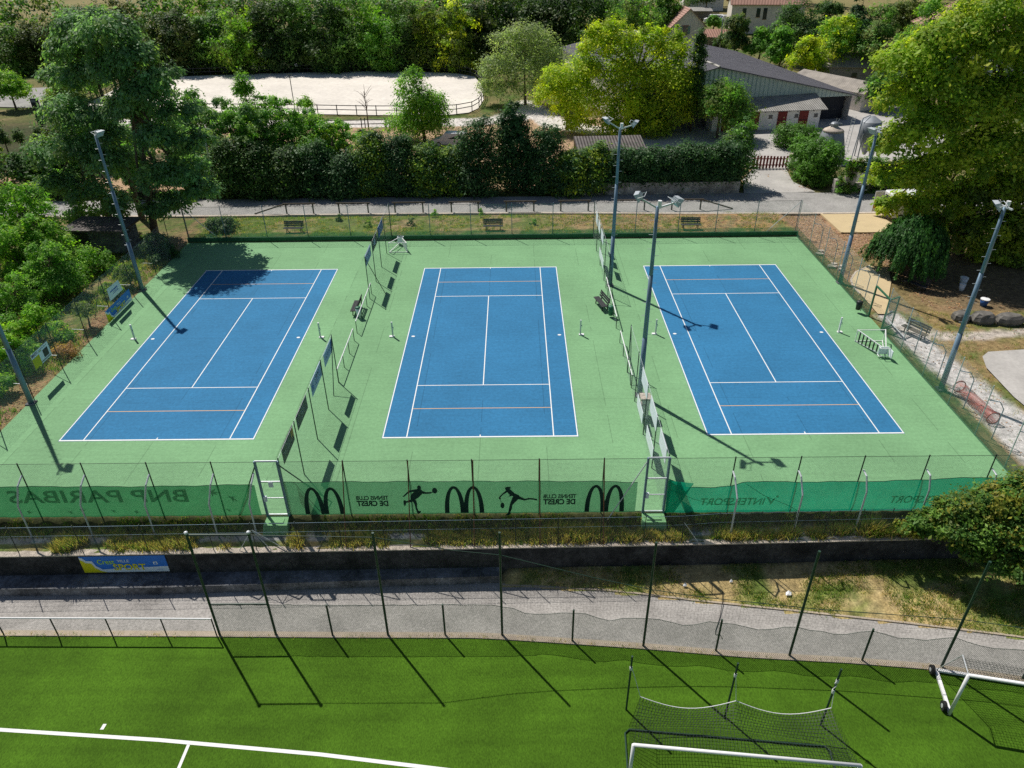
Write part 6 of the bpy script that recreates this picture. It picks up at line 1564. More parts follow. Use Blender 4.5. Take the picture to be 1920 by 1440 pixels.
# young trees behind the hedge
YNG = [(-29.8, 34.6, 9.4, 2.3, LOC + GRN, 'feathery young tree touching the tall locust'), (-27.2, 34.4, 8.4, 2.2, GRN, 'young tree with drooping sprays right of the pale pole'), (-24.6, 34.2, 8.6, 2.2, GRN + LOC, 'feathery young tree in front of the slim upright one'), (-22.2, 37.4, 9.0, 2.2, GRN, 'loose young tree left of the ball shaped treetop'), (-19.6, 37.6, 8.0, 2.1, LOC + GRN, 'pale feathery young tree before the arena rails'), (-17.0, 33.8, 7.0, 1.9, GRN + CYG, 'young tree leaning over the hedge below the bare sapling'), (-28.4, 36.5, 9.0, 2.4, GRN + LOC, 'young green locust nearest the pale pole'), (-26.6, 38, 11.2, 1.9, BRI, 'slim upright young tree rising above the locusts into the arena'), (-24.0, 37, 9.2, 2.9, GRN, 'young green locust in the middle of the roadside thicket'), (-21.4, 35.6, 6.8, 2.3, GRN, 'low young locust under the ball shaped tree'), (-18.8, 35.2, 7.6, 2.6, GRN + BRI, 'young locust right of the ball shaped tree'), (-16.2, 36, 6.6, 2.2, GRN, 'last young locust before the pale path gap'), (-13.4, 34.2, 6.2, 1.5, GRN + CON, 'small bright tree in front of the short paddock fence')]
for x, y, h, r, pal, lab in YNG:
    lob = feather_lobes(x, y, h, r * 1.35, 13, .15) + [(x, y, h * .25, r * .8, r * .7, h * .2)]
    if r < 2 and h > 9: lob = [(x, y, h * .3, r, r, h * .2), (x + .2, y, h * .55, r * .75, r * .75, h * .2), (x - .1, y, h * .8, r * .42, r * .42, h * .2)]
    tree('young_tree', lab, 'tree', (x, y, 0), lob, 4600, .32, pal, (.1, [(x, y, 0), (x, y, h * .4), (x, y, h * .75)]), 'young trees behind the roadside hedge', clump=.46, per=45, droop=.3)
tree('young_tree', 'small ball shaped bright green treetop before the arena', 'tree', (-20.9, 40, 0), [(-20.9, 40, 7.3, .85, .85, .85)], 500, .28, BRI, (.08, [(-20.9, 40, 0), (-20.9, 40, 4), (-20.9, 40, 7)]), 'young trees behind the roadside hedge', clump=.5)
tree('poplar_tree', 'bright green pointed tree standing alone before the arena fence', 'tree', (-9.6, 53.5, 0), [(-10.3, 53.5, 1.7, 3.0, 3.0, 2.5), (-12.0, 53.5, 2.0, 2.5, 2.5, 2.0), (-8.5, 53.5, 2.0, 2.5, 2.5, 2.0), (-10.4, 53.5, 4.3, 2.9, 2.9, 2.3), (-8.0, 53.5, 4.6, 2.0, 2.0, 1.7), (-10.9, 53.5, 6.6, 2.0, 2.0, 1.7), (-10.6, 53.5, 8.1, 1.3, 1.3, 1.1), (-9.1, 53.5, 3.3, 2.7, 2.7, 2.2)], 7600, .34, BRI + GRN, (.2, [(-9.6, 53.5, 0), (-9.7, 53.5, 3), (-10, 53.5, 6.5)]), None, clump=.4, per=60)
mb = MB(); mb.tube([(-17.6, 58, 0), (-17.6, 58, 3.2), (-17.7, 58, 5.4)], [.1, .07, .04], 6)
for k in range(16):
    a = rng.uniform(0, 6.28); z = rng.uniform(2.8, 5.2); q = Vector((-17.6, 58, z)); e = q + Vector((math.cos(a) * rng.uniform(.6, 1.5), math.sin(a), rng.uniform(.3, 1.3))); mb.tube([q, q.lerp(e, .6) + Vector((0, 0, .1)), e], [.03, .02, .008], 4)
solo('bare_tree', mb, M['bark'], 'thin leafless sapling in front of the arena rails', 'tree', (-17.6, 58, 0))
tree('olive_grey_tree', 'tall grey green tree with airy crown at the east end of the arena', 'tree', (3.9, 75, 0), [(3.9, 75.0, 9.2, 3.0, 3.0, 2.5), (1.1, 75.0, 8.5, 2.5, 2.5, 2.1), (6.3, 75.0, 8.1, 2.9, 2.9, 2.4), (-0.5, 75.0, 5.2, 2.9, 2.9, 2.4), (3.9, 75.0, 5.1, 3.9, 3.9, 3.2), (7.9, 75.0, 5.5, 2.9, 2.9, 2.4), (1.0, 75.0, 2.1, 2.8, 2.8, 2.3), (5.9, 75.0, 2.4, 3.1, 3.1, 2.6), (-1.4, 75.0, 2.5, 2.0, 2.0, 1.6)], 9500, .36, SIL, (.2, [(3.9, 75, 0), (3.8, 75, 3), (3.8, 75, 8)]), None, clump=.42, per=60)
# yellow maples
tree('maple_tree', 'large yellow green maple in front of the hangar roof', 'tree', (17.6, 56.3, 0), [(12.8, 57.0, 10.4, 2.18, 2.18, 2.2), (15.8, 57.0, 10.7, 2.27, 2.27, 2.3), (11.6, 57.0, 7.3, 2.67, 2.67, 2.7), (19.2, 57.0, 10.1, 2.51, 2.51, 2.5), (22.3, 57.0, 9.7, 2.34, 2.34, 2.3), (16.7, 56.5, 6.7, 3.32, 3.32, 3.4), (21.9, 56.5, 6.3, 3.23, 3.23, 3.3), (23.900000000000002, 57.0, 6.5, 2.02, 2.02, 2.0), (12.3, 56.0, 3.9, 2.91, 2.91, 3.0), (17.2, 55.5, 2.9, 3.23, 3.23, 3.3), (22.1, 55.5, 2.9, 3.07, 3.07, 3.1), (24.400000000000002, 56.0, 3.7, 1.94, 1.94, 1.9), (15.2, 55.0, 0.7, 2.27, 2.27, 2.3), (20.1, 55.0, 1.0, 2.58, 2.58, 2.6), (10.7, 56.0, 1.2, 1.94, 1.94, 2.0), (12.4, 57, 12.0, 0.94, 0.94, 1.9), (14.2, 57, 12.6, 0.94, 0.94, 1.9), (16.2, 57, 12.4, 0.85, 0.85, 1.6), (18.6, 57, 12.0, 0.94, 0.94, 1.5), (20.8, 57, 12.0, 0.94, 0.94, 1.7), (22.8, 57, 11.4, 0.85, 0.85, 1.6), (11.2, 57, 10.0, 0.94, 0.94, 1.5), (23.400000000000002, 57, 8.8, 0.85, 0.85, 1.4)], 23000, .38, YEL, (.34, [(17.6, 56.3, 0), (17.6, 56.4, 2.5), (17.8, 56.6, 5.5), (18, 57, 8.5)]), 'yellow maples by the farm', clump=.38, per=70)
tree('maple_tree', 'smaller yellow green maple left of the large one', 'tree', (9.3, 58.6, 0), [(7.9, 58.5, 6.4, 2.4, 2.4, 2.0), (10.0, 58.5, 5.1, 2.7, 2.7, 2.2), (7.2, 58.5, 4.1, 2.4, 2.4, 2.0), (9.4, 58.5, 2.7, 2.4, 2.4, 2.0)], 5200, .36, YEL, (.16, [(9.3, 58.6, 0), (9.3, 58.6, 2.4), (9.3, 58.6, 5)]), 'yellow maples by the farm', clump=.38)
tree('cypress_tree', 'narrow dark cypress spire in front of the hangar ridge', 'tree', (25.7, 56.6, 0), [(25.7, 56.6, 3.4, 1.0, 1.0, 3.0), (25.7, 56.6, 6.5, .95, .95, 2.4), (25.7, 56.6, 9.0, .85, .85, 2.0), (25.7, 56.6, 11.0, .55, .55, 1.6)], 4200, .34, DRK, (.14, [(25.7, 56.6, 0), (25.7, 56.6, 10)]), None, 'leafdark', clump=.4, per=40, limbs=False)
tree('round_tree', 'round dark green tree at the left end of the stable', 'tree', (28.4, 53, 0), auto_lobes(28.6, 53, 7.4, 3.9, 8, .18) + [(28.6, 53, 4.0, 2.8, 2.8, 2.4)], 8000, .36, GRN + OLV, (.18, [(28.4, 53, 0), (28.4, 53, 2.5), (28.4, 53, 5)]), None, clump=.38)
# clipped hedges by the driveway
lob = [(x, y, z, 1.1, 1.2, 1.0) for x in (33.4, 34.9) for y in np.arange(32.8, 37.6, 1.5) for z in (1.0, 2.3, 3.3)] + [(36.0, y, z, .9, 1.1, 1.0) for y in (33.5, 35, 36.5) for z in (1.0, 2.3, 3.2)] + [(34.4, 32.2, z, 1.2, .7, 1.0) for z in (.9, 2.2, 3.3)]
tree('hedge', 'bulky clipped laurel hedge between driveway and ivy wall', 'hedge', (34.8, 35, 0), lob, 9500, .3, [(.036, .085, .012), (.045, .105, .014), (.055, .125, .016)], (.12, [(34.8, 35, 0), (34.8, 35, 2)]), 'clipped hedges by the driveway', 'leafdark', clump=.36, per=40, limbs=False, crown='foliage', down=True)
tree('hedge', 'smaller rounded clipped hedge before the stable doors', 'hedge', (37.0, 48.2, 0), [(35.8, 48.2, 1.4, 1.6, 1.5, 1.5), (38.0, 48.2, 1.4, 1.8, 1.5, 1.4), (36.6, 47.6, 1.8, 1.6, 1.4, 1.1)], 4200, .28, [(.036, .085, .012), (.05, .11, .015)], (.1, [(37, 48.2, 0), (37, 48.2, 1.2)]), 'clipped hedges by the driveway', 'leafdark', clump=.36, per=40, limbs=False, crown='foliage', down=True)
lob = [(x, 29.88, z, .85, .30, .5) for x in np.arange(36.0, 44, .8) for z in ((.5, 1.1, 1.7, 2.3, 2.9, 3.3) if abs(x - 38.0) > 1.25 else (.5, 2.75, 3.3))]
tree('ivy', 'dark ivy covering the garden wall around the white opening', 'ivy', (39.5, 29.9, 0), lob, 5200, .26, OLV + GRN + DRK, None, None, clump=.5, per=40, crown='foliage', down=True)
# plane trees right
tree('plane_tree', 'huge yellow green plane tree filling the upper right of the view', 'tree', (39.6, 13.8, 0),
     [(31.6, 14.5, 14.9, 2.2, 2.2, 1.8), (33.1, 14.5, 15.8, 2.0, 2.0, 1.6), (34.4, 14.0, 16.8, 2.3, 2.3, 1.9), (36.7, 14.0, 18.0, 2.5, 2.5, 2.1), (32.0, 14.5, 12.1, 2.1, 2.1, 1.8), (34.6, 14.0, 13.5, 2.6, 2.6, 2.1), (37.3, 13.5, 15.4, 2.9, 2.9, 2.4), (40.0, 14.0, 16.4, 2.3, 2.3, 1.9), (32.6, 14.5, 9.0, 1.9, 1.9, 1.6), (34.3, 13.5, 10.1, 2.5, 2.5, 2.0), (37.1, 13.0, 11.5, 3.0, 3.0, 2.5), (40.0, 13.0, 12.8, 2.8, 2.8, 2.3), (32.8, 15.0, 5.9, 1.7, 1.7, 1.4), (35.0, 14.0, 6.4, 2.2, 2.2, 1.8), (37.1, 13.0, 7.7, 2.6, 2.6, 2.1), (39.8, 12.5, 8.6, 2.9, 2.9, 2.4), (34.9, 15.0, 3.6, 1.6, 1.6, 1.3), (32.0, 15.5, 6.4, 1.0, 1.0, 0.8), (36.9, 14.0, 4.2, 2.0, 2.0, 1.7), (33.6, 16.0, 3.3, 1.0, 1.0, 0.8)],
     26000, .40, PLN, (.42, [(39.6, 13.8, -.1), (39.5, 13.8, 4), (39.3, 13.8, 8), (39, 13.8, 12)]), 'plane trees of the park', clump=.36, per=75)
tree('plane_tree', 'second plane tree with shaded lower branches over the tubs', 'tree', (44.9, 11.9, 0),
     [(39.5, 13.5, 4.7, 2.3, 2.3, 1.8), (41.6, 13.0, 5.3, 2.6, 2.6, 2.1), (43.7, 13.0, 6.8, 2.5, 2.5, 2.1), (40.8, 12.5, 2.6, 1.7, 1.7, 1.4), (42.9, 12.0, 3.0, 2.1, 2.1, 1.7), (38.9, 13.5, 2.7, 1.6, 1.6, 1.3), (43.1, 12.0, 0.7, 1.4, 1.4, 1.2), (45.1, 12.0, 2.3, 1.9, 1.9, 1.6), (46.3, 13.0, 5.5, 2.6, 2.6, 2.1), (36.3, 13.5, 2.5, 1.5, 1.5, 1.2), (39.0, 13.0, 1.5, 1.8, 1.8, 1.5), (41.2, 12.5, 0.8, 1.7, 1.7, 1.4), (43.6, 12.0, -0.7, 1.6, 1.6, 1.3), (46.2, 12.5, 0.2, 2.0, 2.0, 1.6), (43.9, 12.0, 1.6, 1.9, 1.9, 1.6)],
     19000, .40, PLN + OLV, (.4, [(44.9, 11.9, -.1), (44.8, 12, 2.5), (44.8, 12.3, 5), (44.8, 12.5, 7)]), 'plane trees of the park', clump=.36, per=75)


# weeping shrub
def weeping(label, base, R_, H_, n, pal, nm='weeping_shrub'):
    t = thing(nm, label, 'shrub', base)
    ns = 420; C_ = []; D_ = []; K_ = []
    for s in range(ns):
        a = rng.uniform(0, 6.283); rr = R_ * math.sqrt(rng.uniform(.02, 1)) * (1 + .12 * math.sin(3 * a) + .1 * math.sin(5 * a + 1)); zt = H_ * (1 - .42 * (rr / R_) ** 2) * rng.uniform(.9, 1.04)
        L_ = rng.uniform(.5, 1.0) * zt * .85; m_ = int(n / ns)
        f = rng.random(m_); x = (rr + .30 * f * R_ * .4) * math.cos(a); y = (rr + .30 * f * R_ * .4) * math.sin(a); z = zt - f * L_
        C_.append(np.stack([x + rng.normal(0, .07, m_), y + rng.normal(0, .07, m_), z + rng.normal(0, .05, m_)], -1)); D_.append(np.tile([math.cos(a), math.sin(a), .55], (m_, 1))); K_.append(np.full(m_, rng.uniform(.6, 1.35)))
    C_ = np.concatenate(C_) + np.array(base); D_ = np.concatenate(D_) + .55 * unit(len(C_)); D_ /= np.linalg.norm(D_, axis=1, keepdims=True)
    C_[:, 2] = np.maximum(C_[:, 2], .1)
    V, F = leaf_quads(C_, D_,   .2 * rng.uniform(.6, 1.3, len(C_)), .5, along=np.tile([[0, 0, -1.6]], (len(C_), 1)))
    p = np.array(pal); c = p[rng.integers(0, len(p), len(C_))] * np.concatenate(K_)[:, None] * rng.uniform(.8, 1.2, (len(C_), 1))
    np_mesh('foliage', V, F, np.repeat(c, 4, 0), M['leafdark'], t)
    mb = MB(); mb.tube([(base[0], base[1], 0), (base[0] + .2, base[1], H_ * .5), (base[0], base[1], H_ * .85)], [.25, .18, .1], 8); mb.build('trunk', M['bark'], t)
weeping('dome shaped dark green weeping shrub by the parking slab', (33.3, 9.7, 0), 2.75, 4.9, 34000, [(.05, .15, .03), (.065, .18, .034), (.036, .105, .024)])

# big bush over the wall, bottom right
tree('bush', 'large tangled bush with yellow patches spilling over the wall, bottom right', 'bush', (23.0, -19.9, -.6),
     [(20.4, -19.5, 0.1, 0.5, 0.5, 0.4), (21.0, -19.5, 0.6, 0.6, 0.6, 0.5), (21.8, -19.6, 1.1, 0.7, 0.7, 0.6), (22.6, -19.7, 1.6, 0.9, 0.9, 0.7), (23.7, -19.8, 2.0, 1.0, 1.0, 0.8), (24.9, -19.9, 2.4, 1.1, 1.1, 0.9), (21.4, -19.9, -0.0, 0.5, 0.5, 0.4), (22.1, -20.1, 0.6, 0.9, 0.9, 0.7), (23.2, -20.3, 0.8, 1.1, 1.1, 0.9), (24.3, -20.6, 1.0, 1.2, 1.2, 1.0), (22.8, -20.5, -0.5, 0.7, 0.7, 0.6), (23.9, -21.0, -0.5, 1.0, 1.0, 0.8), (24.9, -21.4, -0.3, 1.2, 1.2, 0.9), (24.5, -21.8, -1.0, 0.7, 0.7, 0.6)],
     14000, .22, [(.05, .10, .016), (.07, .125, .018), (.035, .075, .014), (.11, .11, .014), (.075, .10, .014), (.045, .095, .016)], (.16, [(23, -19.9, -.6), (23.5, -20, .2), (25, -20.2, .8)]), None, 'leafdark', clump=.36, per=45)

# background trees along the back of the arena and beyond
BACK = [(-95.8, 112, 8.2, 6.3, GRN + OLV), (-89.2, 114, 9.4, 5.8, OLV), (-80.6, 112, 11, 6.0, GRN + DRK), (-73.8, 115, 12.8, 6.3, OLV), (-65.7, 111, 10.4, 5.0, OLV + DRK), (-60.4, 110, 11, 4.6, DRK + OLV), (-55.4, 112, 9.8, 5.0, GRN + DRK), (-49.8, 109, 10.3, 5.1, BRI + OLV), (-44.1, 111, 12, 5.3, DRK), (-39.1, 112, 12.8, 5.2, GRN + DRK), (-33.6, 110, 12.6, 5.1, GRN + DRK), (-28.6, 112, 12.7, 5.2, GRN), (-23.4, 110, 12.1, 4.9, GRN + BRI), (-18.8, 111, 12.4, 4.7, DRK + GRN), (-14.4, 110, 11.2, 4.7, OLV + YEL[2:]), (-9.4, 108, 11.4, 4.6, YEL[1:] + OLV), (-4.5, 112, 10.8, 4.0, OLV + DRK), (.3, 116, 13.4, 6.1, DRK), (6.7, 118, 14, 6.6, DRK), (12.7, 116, 13.4, 6.1, DRK), (18.3, 113, 12.6, 5.4, DRK + GRN), (24.5, 108, 11.9, 6.0, GRN + OLV)]
nth = ['first', 'second', 'third', 'fourth', 'fifth', 'sixth', 'seventh', 'eighth', 'ninth', 'tenth', 'eleventh', 'twelfth', 'thirteenth', 'fourteenth', 'fifteenth', 'sixteenth', 'seventeenth', 'eighteenth', 'nineteenth', 'twentieth', 'twenty first', 'last']
for i, (x, y, h, r, pal) in enumerate(BACK):
    y -= 2.2; f_ = (1.05, .7, .95, .6, .75, .62, 1.1, 1.0, .66, .85, .72, .8, 1.05, .7, .95, 1.0, .65, .6, .7, .6, .72, 1.0)[i]; pal = [tuple(v * f_ for v in p) for p in pal]
    tree('leafy_tree', 'leafy tree in the row behind the arena, %s from its west end' % nth[i] if i < 17 else 'leafy tree between arena and hangar, %s of that dark group' % nth[i - 17], 'tree', (x, y, 0), auto_lobes(x, y, h * 1.05, r * 1.12, 9, .05) + [(x, y, h * .24, r * 1.0, r * .95, h * .26), (x + r * .5, y - .5, h * .15, r * .8, r * .8, h * .18)], 5200, .58, pal, (.22, [(x, y, 0), (x, y, h * .3), (x, y, h * .65)]), 'trees in the row behind the arena', 'leaf' if i in (7, 14, 15, 12, 21) else 'leafdark', clump=.34, per=55, limbs=False, down=True)
# second row fades into a far wood
lob = []
for x in np.arange(-190, 36, 6.): lob += [(x + rng.uniform(-3, 3), yy + rng.uniform(-6, 6), 5.5 + rng.uniform(-1, 1.5), 6, 6, 5.5) for yy in (128, 146, 164)]
lob = [l for l in lob if not (-112 < l[0] < -88 and l[1] > 120)]
P_, outw, ci, k = crown_points(lob, 42000, .34, 50)
P_[:, 2] = np.maximum(P_[:, 2], .1); N_ = outw + unit(len(P_)) * .9; N_[:, 2] += .35; N_ /= np.linalg.norm(N_, axis=1, keepdims=True)
V, F = leaf_quads(P_, N_, .9 * rng.uniform(.6, 1.3, len(P_))); pc = 2.2 * np.array(DRK + OLV + GRN)[rng.integers(0, 11, k)] * rng.uniform(.8, 1.2, (k, 1))
o = np_mesh('woods', V, F, np.repeat(pc[ci], 4, 0), M['leafdark'], None, (-80, 150, 0)); tag(o, 'far wood beyond the first row of trees', 'wood', None, 'stuff')
lob = [(x + rng.uniform(-3, 3), 205 + .15 * (x - 60) + rng.uniform(-4, 12), 6, 7, 6, 6.5) for x in np.arange(40, 190, 9.)]
P_, outw, ci, k = crown_points(lob, 11000, .34, 50)
P_[:, 2] = np.maximum(P_[:, 2], .1); N_ = outw + unit(len(P_)) * .9; N_[:, 2] += .35; N_ /= np.linalg.norm(N_, axis=1, keepdims=True)
V, F = leaf_quads(P_, N_, 1.1 * rng.uniform(.6, 1.3, len(P_))); pc = 1.7 * np.array(DRK)[rng.integers(0, 4, k)] * rng.uniform(.8, 1.2, (k, 1))
o = np_mesh('woods', V, F, np.repeat(pc[ci], 4, 0), M['leafdark'], None, (110, 205, 0)); tag(o, 'far dark wood beyond the dry meadow', 'wood', None, 'stuff')

MID = [(45.2, 112, 8.6, 3.7, OLV + DRK, 'round dark tree beside the pinkish gabled house'), (49.4, 109, 6.6, 2.7, GRN, 'small tree between round dark tree and big oak'), (55.2, 108, 11.4, 5.4, DRK, 'big dark round tree in front of the cream house'), (49.9, 98, 8.0, 2.9, GRN, 'light green small tree at the edge of the hangar roof'), (57.4, 92, 10.6, 4.6, YEL + GRN, 'yellow green walnut tree over the stone shed'), (51.8, 90, 7.6, 3.0, YEL, 'yellow leaning tree beside the tiled outbuilding'), (62.7, 90, 12.0, 4.2, OLV + GRN, 'olive green tree behind the yellow walnut'), (67.8, 110, 12.4, 2.6, CON, 'bluish conifer at the meadow edge'), (73.5, 95, 12.2, 4.4, BRI + GRN, 'bright green tree in front of the dry meadow'), (66.5, 82, 10.2, 4.2, GRN + OLV, 'green tree left of the pink hipped roof'), (60.2, 72, 7.6, 3.6, DRK + CON, 'dark green bushy tree between outbuilding and plane trees'), (55.5, 68, 5.6, 2.8, GRN + DRK, 'low dark green tree next to the hangar corner'), (60.5, 128, 7.5, 3.6, GRN, 'garden tree below the cream house'), (52.5, 160, 3.6, 2.0, GRN, 'small garden shrub beside the yellow van'), (34, 125, 12, 4.5, GRN + OLV, 'tree behind the roof of the pinkish house'), (68, 126, 9.5, 4.2, DRK, 'dark tree at the corner of the cream house'), (57, 190, 10, 5, DRK, 'far dark tree at the top edge above the white house'), (80, 118, 10.5, 4.4, OLV, 'olive tree in the dry meadow')]
for x, y, h, r, pal, lab in MID:
    tree('garden_tree', lab, 'tree', (x, y, 0), auto_lobes(x, y, h, r, 8, .14), 3800, .5, pal, (.2, [(x, y, 0), (x + .2, y, h * .3), (x, y, h * .7)]), 'trees among the farm buildings', 'leaf' if pal[0] in (YEL[0], BRI[0], GRN[0]) else 'leafdark', clump=.36, per=55)
WST = [(-62, 40, 5.2, 3.4, DRK, 'dark tree at the frame edge below the thin cypresses'), (-56, 36, 4.6, 3.2, DRK + OLV, 'dark tree between frame edge and broad locust'), (-50, 34, 4.4, 3.0, DRK, 'dark bushy tree left of the broad locust by the road'), (-45, 33.5, 4.6, 2.8, DRK + GRN, 'dark green bushy tree behind the broad locust by the road'), (-38, 33, 5.4, 2.8, DRK + GRN, 'dark green tree across the road behind the small shed'), (-33, 33, 5.0, 2.4, DRK, 'dark tree across the road behind the tall locust'), (-70, 58, 4.4, 3.2, DRK + GRN, 'dark green tree between sign totem and frame edge'), (-76.0, 76, 5.6, 3.4, BRI, 'bright green round tree at the frame edge by the track'), (-63.8, 70, 7.4, 3.2, CYG + SIL, 'yellowish feathery tree behind the tall locust'), (-67, 84, 5.2, 3.2, GRN, 'green shrub tree at the west end of the arena'), (-47, 44, 6.2, 3.6, GRN, 'green tree behind the broad locust'), (-40, 42, 7.8, 3.4, GRN + LOC, 'green tree filling the gap behind the tall locust'), (-34, 40, 9.4, 3.2, GRN + LOC, 'green tree right behind the slim locust'), (-54, 52, 5.6, 3.4, OLV, 'olive tree beyond the dark thin cypresses'), (-58.5, 57, 4.6, 2.0, GRN, 'feathery conifer beside the track bend')]
for x, y, h, r, pal, lab in WST:
    tree('wayside_tree', lab, 'tree', (x, y, 0), auto_lobes(x, y, h, r, 7, .1), 3400, .42, pal, (.15, [(x, y, 0), (x, y, h * .35), (x, y, h * .7)]), 'wayside trees west of the arena', clump=.38, per=55)
for i, (x, y, h) in enumerate(((-64.0, 50, 3.4), (-62.2, 50, 3.0), (-60.2, 50, 3.2), (-58.1, 50.5, 3.3), (-56.2, 51, 2.9), (-54.6, 49, 3.0))):
    tree('thin_cypress', 'thin dark cypress in the row by the track, %s from the frame edge' % nth[i], 'tree', (x, y, 0), [(x, y, h * .5, .55, .55, h * .5)], 500, .26, DRK, (.08, [(x, y, 0), (x, y, h * .8)]), 'thin cypresses by the track', 'leafdark', clump=.4, per=30, limbs=False)

# ------------------------------------------------------------------ ground cover
def tufts(name, label, pts, h, pal, w_=.02, blades=7, spread=.12):
    P0 = np.repeat(pts, blades, 0); n = len(P0)
    P0 = P0 + np.concatenate([rng.normal(0, spread, (n, 2)), np.zeros((n, 1))], 1)
    a = rng.uniform(0, 6.283, n); d = np.stack([np.cos(a), np.sin(a), np.zeros(n)], -1)
    hh = np.repeat(h, blades) * rng.uniform(.5, 1.2, n) if hasattr(h, '__len__') else h * rng.uniform(.5, 1.2, n)
    lean = rng.normal(0, .35, (n, 2)); T_ = P0 + np.stack([lean[:, 0] * hh, lean[:, 1] * hh, hh], -1)
    V = np.stack([P0 - d * w_, P0 + d * w_, T_], 1).reshape(-1, 3); F = np.arange(3 * n).reshape(n, 3)
    pal = np.array(pal); c = np.repeat(pal[rng.integers(0, len(pal), len(pts))] * rng.uniform(.75, 1.25, (len(pts), 1)), blades, 0)
    o = np_mesh(name, V, F, np.repeat(np.clip(c * 1.7, 0, .8), 3, 0), M['leaf']); return tag(o, label, 'grass', None, 'stuff')
DRY = [(.34, .25, .10), (.28, .21, .09), (.40, .32, .16)]; GR = [(.08, .14, .02), (.10, .17, .03), (.06, .11, .02), (.14, .17, .04)]
n = 8500; x = rng.uniform(-34, 24, n); f = rng.random(n); y = wall_y(x) + .28 + f * np.where(x > 7, .42, .72); keep = fbm(x, y, 1.5, 31) > .40; x, y = x[keep], y[keep]
z = upper_z(x, y); tufts('grass', 'dry yellow weeds along the top of the retaining wall', np.stack([x, y, z], -1), .14 + 1.0 * fbm(x, y, 2.3, 33) ** 2, DRY + GR + DRY, .022, 10)
n = 3600; x = rng.uniform(-34, 24, n); y = rng.uniform(-18.85, -18.2, n); keep = fbm(x, y, 1.2, 35) > .42; x, y = x[keep], y[keep]
tufts('grass', 'green weeds on the bank below the windscreens', np.stack([x, y, upper_z(x, y)], -1), .22, GR + DRY[:1], .018)
n = 11000; x = rng.uniform(2.2, 34, n); y = rng.uniform(-25, -19.6, n); keep = (y > pt_y(x) + .12) & (y < wall_y(x) - .05) & (fbm(x, y, 1.6, 37) > .42); x, y = x[keep], y[keep]
tt = np.clip((y - pt_y(x)) / np.maximum(.3, wall_y(x) - pt_y(x)), 0, 1); tufts('grass', 'patchy grass on the slope under the wall', np.stack([x, y, GZ + .02 + .42 * tt], -1), .15, GR + GR + DRY, .016)
n = 5200; x = rng.uniform(-27.2, 27.2, n); y = rng.uniform(18.6, 25.0, n); keep = fbm(x, y, 2.0, 39) > .45 + .12 * ss(0, 20, x); x, y = x[keep], y[keep]
tufts('grass', 'short patchy grass on the bank north of the courts', np.stack([x, y, upper_z(x, y)], -1), .16, GR + DRY[:1], .02)
n = 9000; x = rng.uniform(-46, -27.7, n); y = rng.uniform(-20, 16, n); keep = fbm(x, y, 3, 41) > .40; x, y = x[keep], y[keep]
tufts('grass', 'rough grass and weeds west of the courts', np.stack([x, y, upper_z(x, y)], -1), .32, GR + GR + DRY + CYG, .025)
n = 3500; x = rng.uniform(28, 48, n); y = rng.uniform(-18, 3, n); keep = (fbm(x, y, 1.6, 43) > .52) & (polydist(x, y, [(29.0, 2.2), (29.3, -5.2), (30.6, -18.5)], 0) > .9) & ~((x > 31.9) & (y < -3.0)); x, y = x[keep], y[keep]
tufts('grass', 'dry grass around the concrete pad', np.stack([x, y, upper_z(x, y)], -1), .13, GR + DRY, .016)
# weeds at the pitch edge
x = rng.uniform(-22, 24, 260); y = pe_y(x) + rng.uniform(.0, .12, len(x)); tufts('grass', 'straw and weeds along the pitch edge', np.stack([x, y, np.full(len(x), GZ + .04)], -1), .10, DRY + GR, .012, 5, .07)
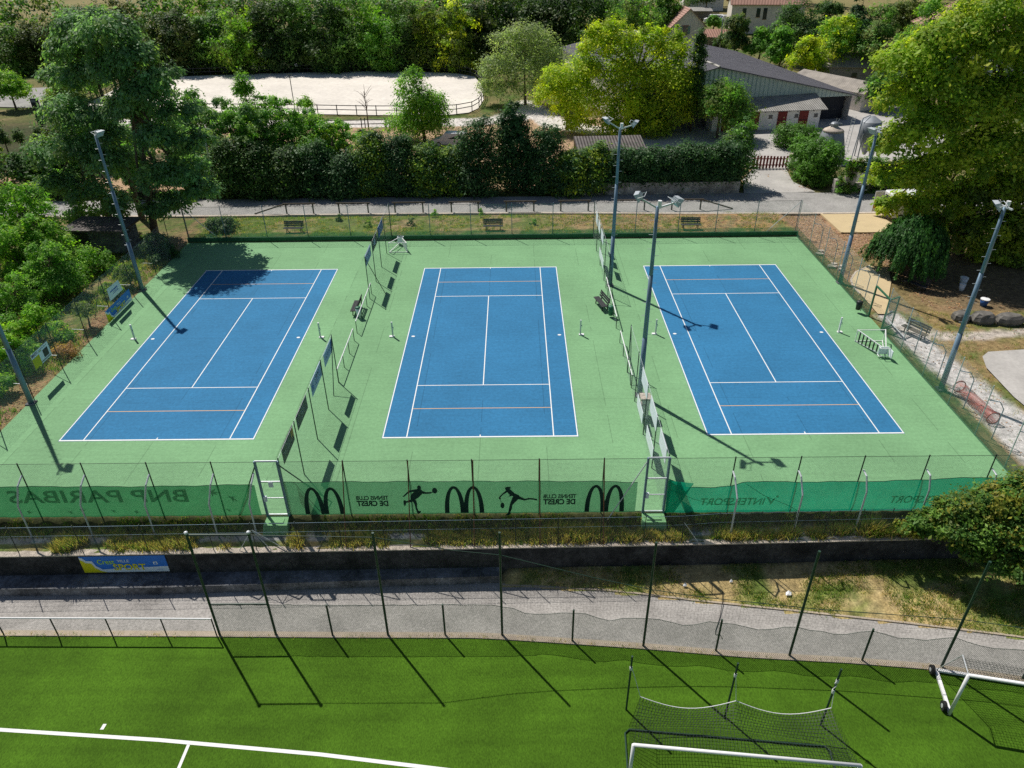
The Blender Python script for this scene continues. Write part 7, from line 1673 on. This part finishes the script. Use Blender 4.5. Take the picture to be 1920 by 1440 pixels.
# fallen leaves
def litter(label, x, y, z, pal, s=.11):
    n = len(x); C_ = np.stack([x, y, z + .015 + rng.random(n) * .03], -1); N_ = unit(n) * .45; N_[:, 2] = 1; N_ /= np.linalg.norm(N_, axis=1, keepdims=True)
    V, F = leaf_quads(C_, N_, s * rng.uniform(.6, 1.4, n), .8); c = np.array(pal)[rng.integers(0, len(pal), n)] * rng.uniform(.7, 1.3, (n, 1))
    o = np_mesh('fallen_leaves', V, F, np.repeat(c, 4, 0), M['litter']); tag(o, label, 'leaves', None, 'stuff')
LF = [(.38, .20, .10), (.30, .15, .08), (.46, .28, .15), (.22, .12, .07), (.44, .30, .12), (.48, .34, .26)]
n = 9000; x = rng.uniform(27.6, 35, n); y = rng.uniform(3.5, 24, n); keep = (fbm(x, y, 2.5, 51) + .3 * ss(33, 28, x) > .45) & ~((x > 31.7) & (y > 18.7) & (y < 23.7)) & ~((x > 28.3) & (x < 32.4) & (y < 11.3) & (y > 3) & (x > 28.2 + (y - 6) * .35)); x, y = x[keep], y[keep]
litter('orange brown fallen leaves in the corner by the plane trees', x, y, upper_z(x, y), LF)
n = 5000; x = rng.uniform(6, 27.4, n); y = rng.uniform(18.8, 25, n); keep = fbm(x, y, 2, 53) > .5 - .15 * ss(8, 26, x); x, y = x[keep], y[keep]
litter('fallen leaves scattered over the bank behind the east court', x, y, upper_z(x, y), LF + LF[:2] + [(.42, .34, .06)])
n = 4200; x = rng.uniform(27.7, 42, n); y = rng.uniform(-18, 6, n); keep = (fbm(x, y, 2, 55) > .46) & ~((x > 31.9) & (y < -3.0)); x, y = x[keep], y[keep]
litter('brown fallen leaves along the east fence and the dry lawn', x, y, upper_z(x, y), LF[:4], .09)
n = 900; x = rng.uniform(26.5, 33.5, n); y = 30.9 + (x - 26.5) * .0 + rng.uniform(-.3, 8, n); keep = (x > 32.3 - .0) | (fbm(x, y, 1.2, 57) > .72); x, y = x[keep], y[keep]
litter('orange fallen leaves on the driveway edge', x, y, np.full(len(x), .08), LF)
n = 1500; x = rng.uniform(-29.3, -27.6, n); y = rng.uniform(-16, 6, n); litter('dead brown leaves along the west fence', x, y, upper_z(x, y), LF[:4])
